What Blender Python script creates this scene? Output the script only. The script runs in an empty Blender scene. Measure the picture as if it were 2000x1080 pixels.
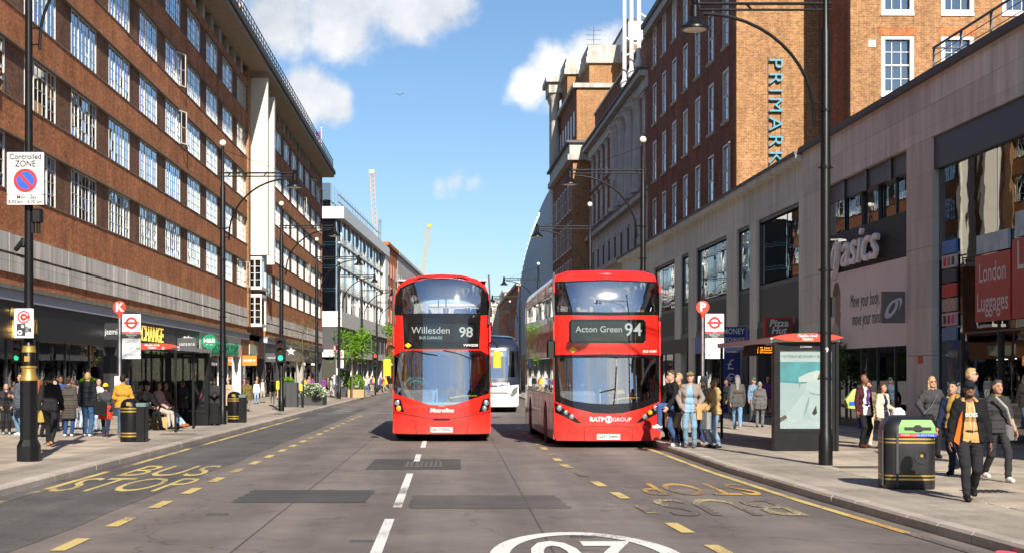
import bpy, bmesh, math, random
import numpy as np
from mathutils import Vector, Matrix, Euler, geometry
random.seed(7)
R = math.radians
sc = bpy.context.scene
C = sc.collection

# ------------------------------------------------------------------ camera, sky, sun, exposure
cam_d = bpy.data.cameras.new('camera'); cam = bpy.data.objects.new('camera', cam_d); C.objects.link(cam)
cam.location = (0, 0, 1.72); cam.rotation_euler = (R(90), 0, 0)
cam_d.sensor_width = 36; cam_d.lens = 52.0; cam_d.shift_x = 0.056; cam_d.shift_y = 0.095
cam_d.clip_start = 0.1; cam_d.clip_end = 6000
sc.camera = cam
SUN_EL, SUN_SLOPE = 32.0, 0.16            # shadows run away from the camera, drifting left
sun_az = math.atan2(SUN_SLOPE, 1.0)
sun_dir = Vector((math.sin(sun_az)*math.cos(R(SUN_EL)), -math.cos(sun_az)*math.cos(R(SUN_EL)), math.sin(R(SUN_EL))))
sd = bpy.data.lights.new('sun', 'SUN'); sd.energy = 5.0; sd.angle = R(0.53); sd.color = (1.0, 0.93, 0.82)
sun = bpy.data.objects.new('sun', sd); C.objects.link(sun)
sun.rotation_euler = sun_dir.to_track_quat('Z', 'Y').to_euler()
sc.view_settings.view_transform = 'Standard'; sc.view_settings.look = 'None'
sc.view_settings.exposure = 0.74; sc.view_settings.gamma = 1.0; sc.view_settings.use_curve_mapping = False
sc.render.engine = 'CYCLES'
sc.cycles.max_bounces = 8; sc.cycles.transparent_max_bounces = 24; sc.cycles.glossy_bounces = 5
sc.cycles.use_denoising = True
sc.cycles.sample_clamp_indirect = 6.0
sc.cycles.caustics_reflective = False; sc.cycles.caustics_refractive = False

def N(nt, t, **kw):
    n = nt.nodes.new(t)
    for k, v in kw.items():
        if k.startswith('i_'):
            key = k[2:]
            key = int(key) if key.isdigit() else key.replace('_', ' ')
            n.inputs[key].default_value = v
        else: setattr(n, k, v)
    return n
def L(nt, a, b): nt.links.new(a, b)

world = bpy.data.worlds.new('World'); sc.world = world; world.use_nodes = True
nt = world.node_tree; nt.nodes.clear()
sky = N(nt, 'ShaderNodeTexSky', sky_type='NISHITA', sun_disc=False)
sky.sun_elevation = R(SUN_EL); sky.sun_rotation = math.atan2(sun_dir.x, sun_dir.y)
sky.air_density = 1.0; sky.dust_density = 0.35; sky.ozone_density = 3.0; sky.altitude = 20
tc = N(nt, 'ShaderNodeTexCoord')
sep = N(nt, 'ShaderNodeSeparateXYZ'); L(nt, tc.outputs['Generated'], sep.inputs[0])
# cumulus: soft blobs by direction (x/y, z/y as seen along the street) broken up by noise, plus scattered cloud all round
def M(op, a, b=None, c=None):
    n = N(nt, 'ShaderNodeMath', operation=op)
    for i, v in enumerate((a, b, c)):
        if v is None: continue
        if isinstance(v, (int, float)): n.inputs[i].default_value = v
        else: L(nt, v, n.inputs[i])
    return n.outputs[0]
nz = N(nt, 'ShaderNodeTexNoise', i_Scale=13.0, i_Detail=9.0, i_Roughness=0.6); L(nt, tc.outputs['Generated'], nz.inputs['Vector'])
nz2 = N(nt, 'ShaderNodeTexNoise', i_Scale=3.1, i_Detail=6.0, i_Roughness=0.55); L(nt, tc.outputs['Generated'], nz2.inputs['Vector'])
dens = None
for d, w in (((-0.075, 1, .245), 420), ((-0.03, 1, .255), 420), ((-.008, 1, .25), 900), ((-0.12, 1, .245), 420), ((-0.10, 1, .188), 1100), ((-0.082, 1, .182), 1900),
             ((.052, 1, .196), 2600), ((.068, 1, .205), 1700), ((.09, 1, .215), 1700), ((.105, 1, .222), 2200), ((.07, 1, .182), 4000),
             ((.0, 1, .128), 3500), ((.012, 1, .126), 5000), ((-.01, 1, .126), 5000)):
    v = Vector(d).normalized()
    dp = N(nt, 'ShaderNodeVectorMath', operation='DOT_PRODUCT'); L(nt, tc.outputs['Generated'], dp.inputs[0]); dp.inputs[1].default_value = v
    g = M('EXPONENT', M('MULTIPLY', M('SUBTRACT', dp.outputs['Value'], 1.0), w*2.2))
    if w >= 3500: g = M('MULTIPLY', g, 0.62)
    elif d[0] > .04: g = M('MULTIPLY', g, 0.74)
    dens = g if dens is None else M('MAXIMUM', dens, g)
# scattered clouds everywhere else (behind and beside the camera)
far_ = M('SMOOTH_MIN', M('MULTIPLY', M('SUBTRACT', 0.55, sep.outputs['Y']), 3.0), 1.0, 0.1)
gen = M('MULTIPLY', M('MAXIMUM', far_, 0.0), M('MULTIPLY', M('SUBTRACT', nz2.outputs['Fac'], 0.5), 5.0))
dens = M('MAXIMUM', dens, M('MINIMUM', gen, 0.9))
val = M('ADD', M('MULTIPLY', dens, 1.15), M('MULTIPLY', M('SUBTRACT', nz.outputs['Fac'], 0.52), 1.9))
mr = N(nt, 'ShaderNodeMapRange', interpolation_type='SMOOTHSTEP'); L(nt, val, mr.inputs[0])
mr.inputs[1].default_value = 0.46; mr.inputs[2].default_value = 0.92
# thin haze layer near the horizon comes with the sky itself; cloud colour: bright tops, greyer cores
cr = N(nt, 'ShaderNodeMapRange'); L(nt, nz.outputs['Fac'], cr.inputs[0]); cr.inputs[1].default_value = 0.35; cr.inputs[2].default_value = 0.7
ccol = N(nt, 'ShaderNodeMix', data_type='RGBA'); L(nt, cr.outputs[0], ccol.inputs['Factor'])
ccol.inputs[6].default_value = (5.6, 5.9, 6.4, 1); ccol.inputs[7].default_value = (10.2, 10.2, 10.2, 1)
mx = N(nt, 'ShaderNodeMix', data_type='RGBA'); L(nt, M('MULTIPLY', mr.outputs[0], 0.92), mx.inputs['Factor'])
tint = N(nt, 'ShaderNodeMix', data_type='RGBA', blend_type='MULTIPLY'); tint.inputs['Factor'].default_value = 1.0
L(nt, sky.outputs[0], tint.inputs[6]); tint.inputs[7].default_value = (0.86, 0.96, 1.06, 1)
L(nt, tint.outputs[2], mx.inputs[6]); L(nt, ccol.outputs[2], mx.inputs[7])
bg = N(nt, 'ShaderNodeBackground'); bg.inputs[1].default_value = 0.070; L(nt, mx.outputs[2], bg.inputs[0])
out = N(nt, 'ShaderNodeOutputWorld'); L(nt, bg.outputs[0], out.inputs[0])

# ------------------------------------------------------------------ helpers
def tag(o, label=None, cat=None, group=None, kind=None):
    if label: o['label'] = label
    if cat: o['category'] = cat
    if group: o['group'] = group
    if kind: o['kind'] = kind
    return o
def thing(name, label, cat, loc=(0, 0, 0), rz=0.0, group=None):
    o = bpy.data.objects.new(name, None); C.objects.link(o); o.empty_display_size = 0.1
    o.location = loc; o.rotation_euler = (0, 0, rz)
    return tag(o, label, cat, group)
def link(name, me, parent=None, loc=(0, 0, 0), rot=(0, 0, 0), scale=None, mat=None):
    o = bpy.data.objects.new(name, me); C.objects.link(o); o.location = loc; o.rotation_euler = rot
    if scale: o.scale = scale
    if parent: o.parent = parent
    return o

class MB:
    def __init__(s): s.v = []; s.f = []; s.m = []
    def poly(s, pts, m=0):
        b = len(s.v); s.v += [tuple(p) for p in pts]; s.f.append(tuple(range(b, b+len(pts)))); s.m.append(m); return s
    def box(s, x0, y0, z0, x1, y1, z1, m=0):
        if x0 > x1: x0, x1 = x1, x0
        if y0 > y1: y0, y1 = y1, y0
        if z0 > z1: z0, z1 = z1, z0
        b = len(s.v)
        s.v += [(x0,y0,z0),(x1,y0,z0),(x1,y1,z0),(x0,y1,z0),(x0,y0,z1),(x1,y0,z1),(x1,y1,z1),(x0,y1,z1)]
        for f in ((0,3,2,1),(4,5,6,7),(0,1,5,4),(1,2,6,5),(2,3,7,6),(3,0,4,7)):
            s.f.append(tuple(b+i for i in f)); s.m.append(m)
        return s
    def cham(s, x0, y0, z0, x1, y1, z1, c, m=0):          # box with vertical edges and top edges chamfered
        def ring(z, i): return [(x0+c+i,y0+i,z),(x1-c-i,y0+i,z),(x1-i,y0+c+i,z),(x1-i,y1-c-i,z),(x1-c-i,y1-i,z),(x0+c+i,y1-i,z),(x0+i,y1-c-i,z),(x0+i,y0+c+i,z)]
        return s.loft([ring(z0, 0), ring(z1-c, 0), ring(z1, c*0.7)], m)
    def prism(s, pts, d, m=0):
        d = Vector(d); n = len(pts); b = len(s.v)
        s.v += [tuple(p) for p in pts] + [tuple(Vector(p)+d) for p in pts]
        s.f.append(tuple(range(b+n-1, b-1, -1))); s.m.append(m)
        s.f.append(tuple(range(b+n, b+2*n))); s.m.append(m)
        for i in range(n):
            j = (i+1) % n; s.f.append((b+i, b+j, b+n+j, b+n+i)); s.m.append(m)
        return s
    def loft(s, rings, m=0, caps=True, closed=True):
        n = len(rings[0]); b = len(s.v)
        for r in rings: s.v += [tuple(p) for p in r]
        for k in range(len(rings)-1):
            for i in range(n if closed else n-1):
                j = (i+1) % n; a = b+k*n
                s.f.append((a+i, a+j, a+n+j, a+n+i)); s.m.append(m)
        if caps:
            s.f.append(tuple(range(b+n-1, b-1, -1))); s.m.append(m)
            e = b+(len(rings)-1)*n; s.f.append(tuple(range(e, e+n))); s.m.append(m)
        return s
    def tube(s, path, r, n=8, m=0, caps=True):
        path = [Vector(p) for p in path]; rings = []; up = None
        for i, p in enumerate(path):
            t = (path[min(i+1, len(path)-1)] - path[max(i-1, 0)]).normalized()
            if up is None:
                up = Vector((0, 0, 1)) if abs(t.z) < 0.9 else Vector((1, 0, 0))
            a = t.cross(up).normalized(); bb = a.cross(t).normalized(); up = bb
            rr = r[i] if isinstance(r, (list, tuple)) else r
            rings.append([p + (a*math.cos(2*math.pi*k/n) + bb*math.sin(2*math.pi*k/n))*rr for k in range(n)])
        return s.loft(rings, m, caps)
    def lathe(s, prof, c=(0, 0, 0), n=16, m=0, sx=1, sy=1):
        rings = [[(c[0]+r*sx*math.cos(2*math.pi*k/n), c[1]+r*sy*math.sin(2*math.pi*k/n), c[2]+z) for k in range(n)] for r, z in prof]
        return s.loft(rings, m)
    def ball(s, c, rx, ry=None, rz=None, n=12, k=8, m=0):
        ry = ry or rx; rz = rz or rx
        prof = [(max(math.sin(math.pi*i/k), 1e-3), -math.cos(math.pi*i/k)) for i in range(k+1)]
        rings = [[(c[0]+rx*r*math.cos(2*math.pi*j/n), c[1]+ry*r*math.sin(2*math.pi*j/n), c[2]+rz*z) for j in range(n)] for r, z in prof]
        return s.loft(rings, m)
    def mesh(s, name, mats, smooth=False):
        me = bpy.data.meshes.new(name); me.from_pydata(s.v, [], s.f)
        for mt in (mats if isinstance(mats, (list, tuple)) else [mats]): me.materials.append(mt)
        if len(me.materials) > 1: me.polygons.foreach_set('material_index', s.m)
        if smooth:
            me.polygons.foreach_set('use_smooth', [True]*len(me.polygons))
            me.set_sharp_from_angle(angle=R(38))
        me.update(); return me
    def build(s, name, mats, parent=None, loc=(0, 0, 0), rot=(0, 0, 0), smooth=False, bevel=0):
        o = link(name, s.mesh(name, mats, smooth), parent, loc, rot)
        if bevel:
            b = o.modifiers.new('bevel', 'BEVEL'); b.width = bevel; b.segments = 2; b.limit_method = 'ANGLE'; b.angle_limit = R(40)
        return o

def copy_tree(o, parent=None, **kw):
    c = o.copy(); C.objects.link(c)
    if parent: c.parent = parent
    for k, v in kw.items(): c[k] = v
    for ch in list(o.children): copy_tree(ch, c)
    return c

_tc = {}
def text_mesh(txt, size, extrude=0.0, align='CENTER', shear=0.0, bold=0.0, space=1.0, mat=None, line=1.0):
    key = (txt, size, extrude, align, shear, bold, space, mat.name if mat else '', line)
    if key in _tc: return _tc[key]
    cu = bpy.data.curves.new('lettering', 'FONT'); cu.body = txt; cu.size = size; cu.extrude = extrude; cu.align_x = align; cu.align_y = 'CENTER'
    cu.shear = shear; cu.offset = bold; cu.space_character = space; cu.resolution_u = 3; cu.space_line = line
    o = bpy.data.objects.new('tmp', cu); C.objects.link(o)
    me = bpy.data.meshes.new_from_object(o.evaluated_get(bpy.context.evaluated_depsgraph_get()))
    bpy.data.objects.remove(o); bpy.data.curves.remove(cu)
    me.materials.clear()
    if mat: me.materials.append(mat)
    _tc[key] = me; return me
FRONT, LEFTWALL, RIGHTWALL = (R(90), 0, 0), (R(90), 0, R(90)), (R(90), 0, R(-90))
def letter(txt, size, mat, parent, loc, rot=FRONT, name='lettering', fit=None, **kw):
    me = text_mesh(txt, size, mat=mat, **kw)
    o = link(name, me, parent, loc, rot)
    if fit:                                    # squeeze to a width
        xs = [v.co.x for v in me.vertices]; w = max(xs)-min(xs)
        o.scale = (fit/w, 1, 1)
    return o

# ------------------------------------------------------------------ materials
MT = {}
def nodes(name):
    m = bpy.data.materials.new(name); m.use_nodes = True; nt = m.node_tree
    b = nt.nodes['Principled BSDF']; MT[name] = m
    return m, nt, b
def mat(name, col, rough=0.6, metal=0.0, var=0.12, nscale=6.0, bump=0.0, bscale=40.0, spec=0.5, coat=0.0, emit=None, es=1.0, detail=4.0):
    m, nt, b = nodes(name)
    b.inputs['Roughness'].default_value = rough; b.inputs['Metallic'].default_value = metal
    b.inputs['Specular IOR Level'].default_value = spec; b.inputs['Coat Weight'].default_value = coat; b.inputs['Coat Roughness'].default_value = 0.04
    tc = N(nt, 'ShaderNodeTexCoord')
    nz = N(nt, 'ShaderNodeTexNoise', i_Scale=nscale, i_Detail=detail, i_Roughness=0.6); L(nt, tc.outputs['Object'], nz.inputs['Vector'])
    mx = N(nt, 'ShaderNodeMix', data_type='RGBA'); L(nt, nz.outputs['Fac'], mx.inputs['Factor'])
    mx.inputs[6].default_value = (*[max(c*(1-var*2), 0) for c in col], 1); mx.inputs[7].default_value = (*[min(c*(1+var*2), 1) for c in col], 1)
    L(nt, mx.outputs[2], b.inputs['Base Color'])
    rr = N(nt, 'ShaderNodeMapRange'); L(nt, nz.outputs['Fac'], rr.inputs[0]); rr.inputs[3].default_value = max(rough-0.07, 0.01); rr.inputs[4].default_value = min(rough+0.07, 1)
    L(nt, rr.outputs[0], b.inputs['Roughness'])
    if bump:
        n2 = N(nt, 'ShaderNodeTexNoise', i_Scale=bscale, i_Detail=3.0); L(nt, tc.outputs['Object'], n2.inputs['Vector'])
        bp = N(nt, 'ShaderNodeBump', i_Strength=bump, i_Distance=0.02); L(nt, n2.outputs['Fac'], bp.inputs['Height']); L(nt, bp.outputs[0], b.inputs['Normal'])
    if emit:
        b.inputs['Emission Color'].default_value = (*emit, 1); b.inputs['Emission Strength'].default_value = es
    return m
def brick_mat(name, c1, c2, mortar, bump=0.5, patch=0.25, bw=0.225, rh=0.075):
    m, nt, b = nodes(name); b.inputs['Roughness'].default_value = 0.9; b.inputs['Specular IOR Level'].default_value = 0.2
    tc = N(nt, 'ShaderNodeTexCoord'); sp = N(nt, 'ShaderNodeSeparateXYZ'); L(nt, tc.outputs['Object'], sp.inputs[0])
    ad = N(nt, 'ShaderNodeMath', operation='ADD'); L(nt, sp.outputs[0], ad.inputs[0]); L(nt, sp.outputs[1], ad.inputs[1])
    cb = N(nt, 'ShaderNodeCombineXYZ'); L(nt, ad.outputs[0], cb.inputs[0]); L(nt, sp.outputs[2], cb.inputs[1])
    br = N(nt, 'ShaderNodeTexBrick', i_Scale=1.0); L(nt, cb.outputs[0], br.inputs['Vector'])
    br.inputs['Brick Width'].default_value = bw; br.inputs['Row Height'].default_value = rh; br.inputs['Mortar Size'].default_value = 0.006
    br.inputs['Mortar Smooth'].default_value = 0.3; br.inputs['Bias'].default_value = -0.1
    br.inputs['Color1'].default_value = (*c1, 1); br.inputs['Color2'].default_value = (*c2, 1); br.inputs['Mortar'].default_value = (*mortar, 1)
    nz = N(nt, 'ShaderNodeTexNoise', i_Scale=0.7, i_Detail=7.0, i_Roughness=0.65); L(nt, tc.outputs['Object'], nz.inputs['Vector'])
    mp = N(nt, 'ShaderNodeMapRange'); L(nt, nz.outputs['Fac'], mp.inputs[0]); mp.inputs[1].default_value = 0.3; mp.inputs[2].default_value = 0.7
    mp.inputs[3].default_value = 1-patch; mp.inputs[4].default_value = 1+patch
    n3 = N(nt, 'ShaderNodeTexNoise', i_Scale=9.0, i_Detail=3.0); L(nt, tc.outputs['Object'], n3.inputs['Vector'])
    mp3 = N(nt, 'ShaderNodeMapRange'); L(nt, n3.outputs['Fac'], mp3.inputs[0]); mp3.inputs[1].default_value = 0.3; mp3.inputs[2].default_value = 0.7; mp3.inputs[3].default_value = 0.72; mp3.inputs[4].default_value = 1.25
    mm0 = N(nt, 'ShaderNodeMath', operation='MULTIPLY'); L(nt, mp.outputs[0], mm0.inputs[0]); L(nt, mp3.outputs[0], mm0.inputs[1])
    mst = N(nt, 'ShaderNodeMapping'); L(nt, tc.outputs['Object'], mst.inputs[0]); mst.inputs['Scale'].default_value = (1.3, 1.3, .1)
    nst = N(nt, 'ShaderNodeTexNoise', i_Scale=1.0, i_Detail=6.0, i_Roughness=.7); L(nt, mst.outputs[0], nst.inputs['Vector'])
    mps = N(nt, 'ShaderNodeMapRange'); L(nt, nst.outputs['Fac'], mps.inputs[0]); mps.inputs[1].default_value = .42; mps.inputs[2].default_value = .68; mps.inputs[3].default_value = 1.06; mps.inputs[4].default_value = .72
    mm = N(nt, 'ShaderNodeMath', operation='MULTIPLY'); L(nt, mm0.outputs[0], mm.inputs[0]); L(nt, mps.outputs[0], mm.inputs[1])
    vm = N(nt, 'ShaderNodeVectorMath', operation='SCALE'); L(nt, br.outputs['Color'], vm.inputs[0]); L(nt, mm.outputs[0], vm.inputs['Scale'])
    L(nt, vm.outputs[0], b.inputs['Base Color'])
    n2 = N(nt, 'ShaderNodeTexNoise', i_Scale=22.0, i_Detail=4.0); L(nt, tc.outputs['Object'], n2.inputs['Vector'])
    h = N(nt, 'ShaderNodeMath', operation='MULTIPLY_ADD'); L(nt, br.outputs['Fac'], h.inputs[0]); h.inputs[1].default_value = -0.5; L(nt, n2.outputs['Fac'], h.inputs[2])
    bp = N(nt, 'ShaderNodeBump', i_Strength=bump, i_Distance=0.012); L(nt, h.outputs[0], bp.inputs['Height']); L(nt, bp.outputs[0], b.inputs['Normal'])
    return m
def stone_mat(name, col, streak=0.35, bw=1.2, rh=0.6, joint=0.004, rough=0.8):
    m, nt, b = nodes(name); b.inputs['Roughness'].default_value = rough; b.inputs['Specular IOR Level'].default_value = 0.3
    tc = N(nt, 'ShaderNodeTexCoord'); sp = N(nt, 'ShaderNodeSeparateXYZ'); L(nt, tc.outputs['Object'], sp.inputs[0])
    ad = N(nt, 'ShaderNodeMath', operation='ADD'); L(nt, sp.outputs[0], ad.inputs[0]); L(nt, sp.outputs[1], ad.inputs[1])
    cb = N(nt, 'ShaderNodeCombineXYZ'); L(nt, ad.outputs[0], cb.inputs[0]); L(nt, sp.outputs[2], cb.inputs[1])
    br = N(nt, 'ShaderNodeTexBrick', i_Scale=1.0); L(nt, cb.outputs[0], br.inputs['Vector'])
    br.inputs['Brick Width'].default_value = bw; br.inputs['Row Height'].default_value = rh; br.inputs['Mortar Size'].default_value = joint
    br.inputs['Color1'].default_value = (1.05, 1.04, 1.02, 1); br.inputs['Color2'].default_value = (0.93, 0.93, 0.94, 1); br.inputs['Mortar'].default_value = (0.6, 0.59, 0.57, 1)
    ms = N(nt, 'ShaderNodeMapping'); L(nt, tc.outputs['Object'], ms.inputs[0]); ms.inputs['Scale'].default_value = (2.2, 2.2, 0.25)
    nz = N(nt, 'ShaderNodeTexNoise', i_Scale=1.0, i_Detail=8.0, i_Roughness=0.65); L(nt, ms.outputs[0], nz.inputs['Vector'])
    mp = N(nt, 'ShaderNodeMapRange'); L(nt, nz.outputs['Fac'], mp.inputs[0]); mp.inputs[1].default_value = 0.35; mp.inputs[2].default_value = 0.7
    mp.inputs[3].default_value = 1-streak; mp.inputs[4].default_value = 1+streak*0.35
    vm = N(nt, 'ShaderNodeVectorMath', operation='SCALE'); L(nt, br.outputs['Color'], vm.inputs[0]); L(nt, mp.outputs[0], vm.inputs['Scale'])
    oi = N(nt, 'ShaderNodeObjectInfo'); mo = N(nt, 'ShaderNodeMapRange'); L(nt, oi.outputs['Random'], mo.inputs[0]); mo.inputs[3].default_value = .88; mo.inputs[4].default_value = 1.08
    vo = N(nt, 'ShaderNodeVectorMath', operation='SCALE'); L(nt, vm.outputs[0], vo.inputs[0]); L(nt, mo.outputs[0], vo.inputs['Scale'])
    v2 = N(nt, 'ShaderNodeVectorMath', operation='MULTIPLY'); L(nt, vo.outputs[0], v2.inputs[0]); v2.inputs[1].default_value = col
    L(nt, v2.outputs[0], b.inputs['Base Color'])
    n2 = N(nt, 'ShaderNodeTexNoise', i_Scale=30.0, i_Detail=4.0); L(nt, tc.outputs['Object'], n2.inputs['Vector'])
    bp = N(nt, 'ShaderNodeBump', i_Strength=0.25, i_Distance=0.01); L(nt, n2.outputs['Fac'], bp.inputs['Height']); L(nt, bp.outputs[0], b.inputs['Normal'])
    return m
def glass_mat(name, tint=(0.8, 0.85, 0.85), rough=0.0, ior=1.52, wave=0.0, extra=0.0):
    """thin pane: tinted see-through plus a Fresnel reflection"""
    m = bpy.data.materials.new(name); m.use_nodes = True; nt = m.node_tree; nt.nodes.clear(); MT[name] = m
    o = N(nt, 'ShaderNodeOutputMaterial'); tr = N(nt, 'ShaderNodeBsdfTransparent'); tr.inputs[0].default_value = (*tint, 1)
    gl = N(nt, 'ShaderNodeBsdfGlossy'); gl.inputs['Roughness'].default_value = rough; gl.inputs['Color'].default_value = (0.95, 0.97, 1, 1)
    fr = N(nt, 'ShaderNodeFresnel'); fr.inputs['IOR'].default_value = ior
    f2 = N(nt, 'ShaderNodeMath', operation='MULTIPLY_ADD'); L(nt, fr.outputs[0], f2.inputs[0]); f2.inputs[1].default_value = 1.7; f2.inputs[2].default_value = extra; f2.use_clamp = True
    mx = N(nt, 'ShaderNodeMixShader'); L(nt, f2.outputs[0], mx.inputs[0]); L(nt, tr.outputs[0], mx.inputs[1]); L(nt, gl.outputs[0], mx.inputs[2])
    if wave:
        tc = N(nt, 'ShaderNodeTexCoord'); nz = N(nt, 'ShaderNodeTexNoise', i_Scale=1.3, i_Detail=1.5); L(nt, tc.outputs['Object'], nz.inputs['Vector'])
        bp = N(nt, 'ShaderNodeBump', i_Strength=wave, i_Distance=0.05); L(nt, nz.outputs['Fac'], bp.inputs['Height']); L(nt, bp.outputs[0], gl.inputs['Normal'])
    L(nt, mx.outputs[0], o.inputs[0]); return m
def road_mat(name, col, spk=0.35, worn=0.25, fine=160.0, tracks=0.0, cell=None, gum=0.0):
    m, nt, b = nodes(name); b.inputs['Specular IOR Level'].default_value = 0.35
    tc = N(nt, 'ShaderNodeNewGeometry')
    def nzz(scale, detail, sx=1, sy=1, rough=0.6):
        mp = N(nt, 'ShaderNodeMapping'); L(nt, tc.outputs['Position'], mp.inputs[0]); mp.inputs['Scale'].default_value = (sx, sy, 1)
        n = N(nt, 'ShaderNodeTexNoise', i_Scale=scale, i_Detail=detail, i_Roughness=rough); L(nt, mp.outputs[0], n.inputs['Vector']); return n.outputs['Fac']
    def rng(v, a, b_, c, d):
        r = N(nt, 'ShaderNodeMapRange'); L(nt, v, r.inputs[0])
        for i, x in enumerate((a, b_, c, d)): r.inputs[i+1].default_value = x
        return r.outputs[0]
    def mul(a, b_):
        n = N(nt, 'ShaderNodeMath', operation='MULTIPLY'); L(nt, a, n.inputs[0]); L(nt, b_, n.inputs[1]); return n.outputs[0]
    f = rng(nzz(fine, 2), 0.3, 0.7, 1-spk, 1+spk)
    f = mul(f, rng(nzz(0.6, 7), 0.3, 0.7, 1-worn, 1+worn))
    f = mul(f, rng(nzz(1.0, 4, 1.6, 0.07), 0.3, 0.7, 1-worn*0.8, 1+worn*0.6))     # streaks along the lanes
    vs = N(nt, 'ShaderNodeTexVoronoi', i_Scale=3.2); L(nt, tc.outputs['Position'], vs.inputs['Vector'])
    sp = rng(vs.outputs['Distance'], 0.02, 0.05, 1.9, 1.0)                           # scattered pale gum spots and chippings
    f = mul(f, sp)
    if tracks:      # tyre-polished bands along the lanes, wandering a little
        sx = N(nt, 'ShaderNodeSeparateXYZ'); L(nt, tc.outputs['Position'], sx.inputs[0])
        wv = N(nt, 'ShaderNodeMath', operation='MULTIPLY_ADD'); L(nt, nzz(0.12, 2), wv.inputs[0]); wv.inputs[1].default_value = 1.2; L(nt, sx.outputs[0], wv.inputs[2])
        m2 = N(nt, 'ShaderNodeMath', operation='MULTIPLY'); L(nt, wv.outputs[0], m2.inputs[0]); m2.inputs[1].default_value = 3.4
        sn = N(nt, 'ShaderNodeMath', operation='SINE'); L(nt, m2.outputs[0], sn.inputs[0])
        f = mul(f, rng(sn.outputs[0], -1, 1, 1-tracks, 1+tracks*0.6))
        f = mul(f, rng(nzz(2.3, 8, 1, .5, .72), 0.56, 0.72, 1.0, 0.66))     # oil and tar stains
        vc = N(nt, 'ShaderNodeTexVoronoi', feature='DISTANCE_TO_EDGE', i_Scale=0.33); mpv = N(nt, 'ShaderNodeMapping'); L(nt, tc.outputs['Position'], mpv.inputs[0])
        nv = N(nt, 'ShaderNodeTexNoise', i_Scale=1.7, i_Detail=5.0); L(nt, tc.outputs['Position'], nv.inputs['Vector'])
        av = N(nt, 'ShaderNodeVectorMath', operation='MULTIPLY_ADD'); L(nt, nv.outputs['Color'], av.inputs[0]); av.inputs[1].default_value = (.9,.9,.9); L(nt, mpv.outputs[0], av.inputs[2]); L(nt, av.outputs[0], vc.inputs['Vector'])
        f = mul(f, rng(vc.outputs['Distance'], 0.0, 0.006, 0.55, 1.0))       # hairline cracks
    if cell:        # slabs differ from one another
        mpc = N(nt, 'ShaderNodeMapping'); L(nt, tc.outputs['Position'], mpc.inputs[0]); mpc.inputs['Scale'].default_value = (1/cell[0], 1/cell[1], 0)
        fl = N(nt, 'ShaderNodeVectorMath', operation='FLOOR'); L(nt, mpc.outputs[0], fl.inputs[0]); wn = N(nt, 'ShaderNodeTexWhiteNoise'); L(nt, fl.outputs[0], wn.inputs['Vector'])
        oi = N(nt, 'ShaderNodeObjectInfo'); f = mul(f, rng(wn.outputs['Value'], 0, 1, 0.94, 1.05)); f = mul(f, rng(oi.outputs['Random'], 0, 1, 0.84, 1.12))
    if gum:
        vg = N(nt, 'ShaderNodeTexVoronoi', i_Scale=4.1); L(nt, tc.outputs['Position'], vg.inputs['Vector']); f = mul(f, rng(vg.outputs['Distance'], 0.07, 0.10, 1-gum, 1.0))
        f = mul(f, rng(nzz(1.6, 7, 1, 1, .7), 0.52, 0.7, 1.0, 0.72))
    vm = N(nt, 'ShaderNodeVectorMath', operation='SCALE'); vm.inputs[0].default_value = col; L(nt, f, vm.inputs['Scale'])
    L(nt, vm.outputs[0], b.inputs['Base Color'])
    L(nt, rng(nzz(2.0, 5), 0.3, 0.7, 0.62, 0.85), b.inputs['Roughness'])
    bp = N(nt, 'ShaderNodeBump', i_Strength=0.5, i_Distance=0.006); L(nt, nzz(fine*0.6, 3), bp.inputs['Height']); L(nt, bp.outputs[0], b.inputs['Normal'])
    return m
def paint_mat(name, col, wear=0.45, under=(0.11, 0.094, 0.086)):
    """road paint, worn through to the asphalt in flecks"""
    m, nt, b = nodes(name); b.inputs['Roughness'].default_value = 0.7
    tc = N(nt, 'ShaderNodeTexCoord')
    n1 = N(nt, 'ShaderNodeTexNoise', i_Scale=28.0, i_Detail=6.0, i_Roughness=0.75); L(nt, tc.outputs['Object'], n1.inputs['Vector'])
    n2 = N(nt, 'ShaderNodeTexNoise', i_Scale=0.9, i_Detail=3.0); L(nt, tc.outputs['Object'], n2.inputs['Vector'])
    ad = N(nt, 'ShaderNodeMath', operation='MULTIPLY_ADD'); L(nt, n2.outputs['Fac'], ad.inputs[0]); ad.inputs[1].default_value = 0.7; L(nt, n1.outputs['Fac'], ad.inputs[2])
    r = N(nt, 'ShaderNodeMapRange'); L(nt, ad.outputs[0], r.inputs[0]); r.inputs[1].default_value = wear+0.28; r.inputs[2].default_value = wear+0.40
    mx = N(nt, 'ShaderNodeMix', data_type='RGBA'); L(nt, r.outputs[0], mx.inputs['Factor']); mx.inputs[6].default_value = (*under, 1); mx.inputs[7].default_value = (*col, 1)
    L(nt, mx.outputs[2], b.inputs['Base Color']); return m

black_paint = mat('black_paint', (0.007, 0.007, 0.008), 0.36, var=0.2, bump=0.05, bscale=18, spec=0.3)
black_rough = mat('black_rough', (0.010, 0.010, 0.011), 0.6, spec=0.25)
dark_grey = mat('dark_grey', (0.035, 0.036, 0.04), 0.5)
mid_grey = mat('mid_grey', (0.16, 0.16, 0.165), 0.5)
white_paint = mat('white_paint', (0.74, 0.73, 0.70), 0.5, var=0.06)
cream_paint = mat('cream_paint', (0.62, 0.58, 0.5), 0.55, var=0.08)
white_letter = mat('white_letter', (0.64, 0.64, 0.64), 0.5, var=0.02)
black_letter = mat('black_letter', (0.02, 0.02, 0.022), 0.5, var=0.02)
gold_paint = mat('gold_paint', (0.5, 0.33, 0.08), 0.35, metal=0.6)
steel = mat('steel', (0.5, 0.5, 0.5), 0.32, metal=0.9)
lamp_white = mat('lamp_white', (0.75, 0.72, 0.62), 0.25)
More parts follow.
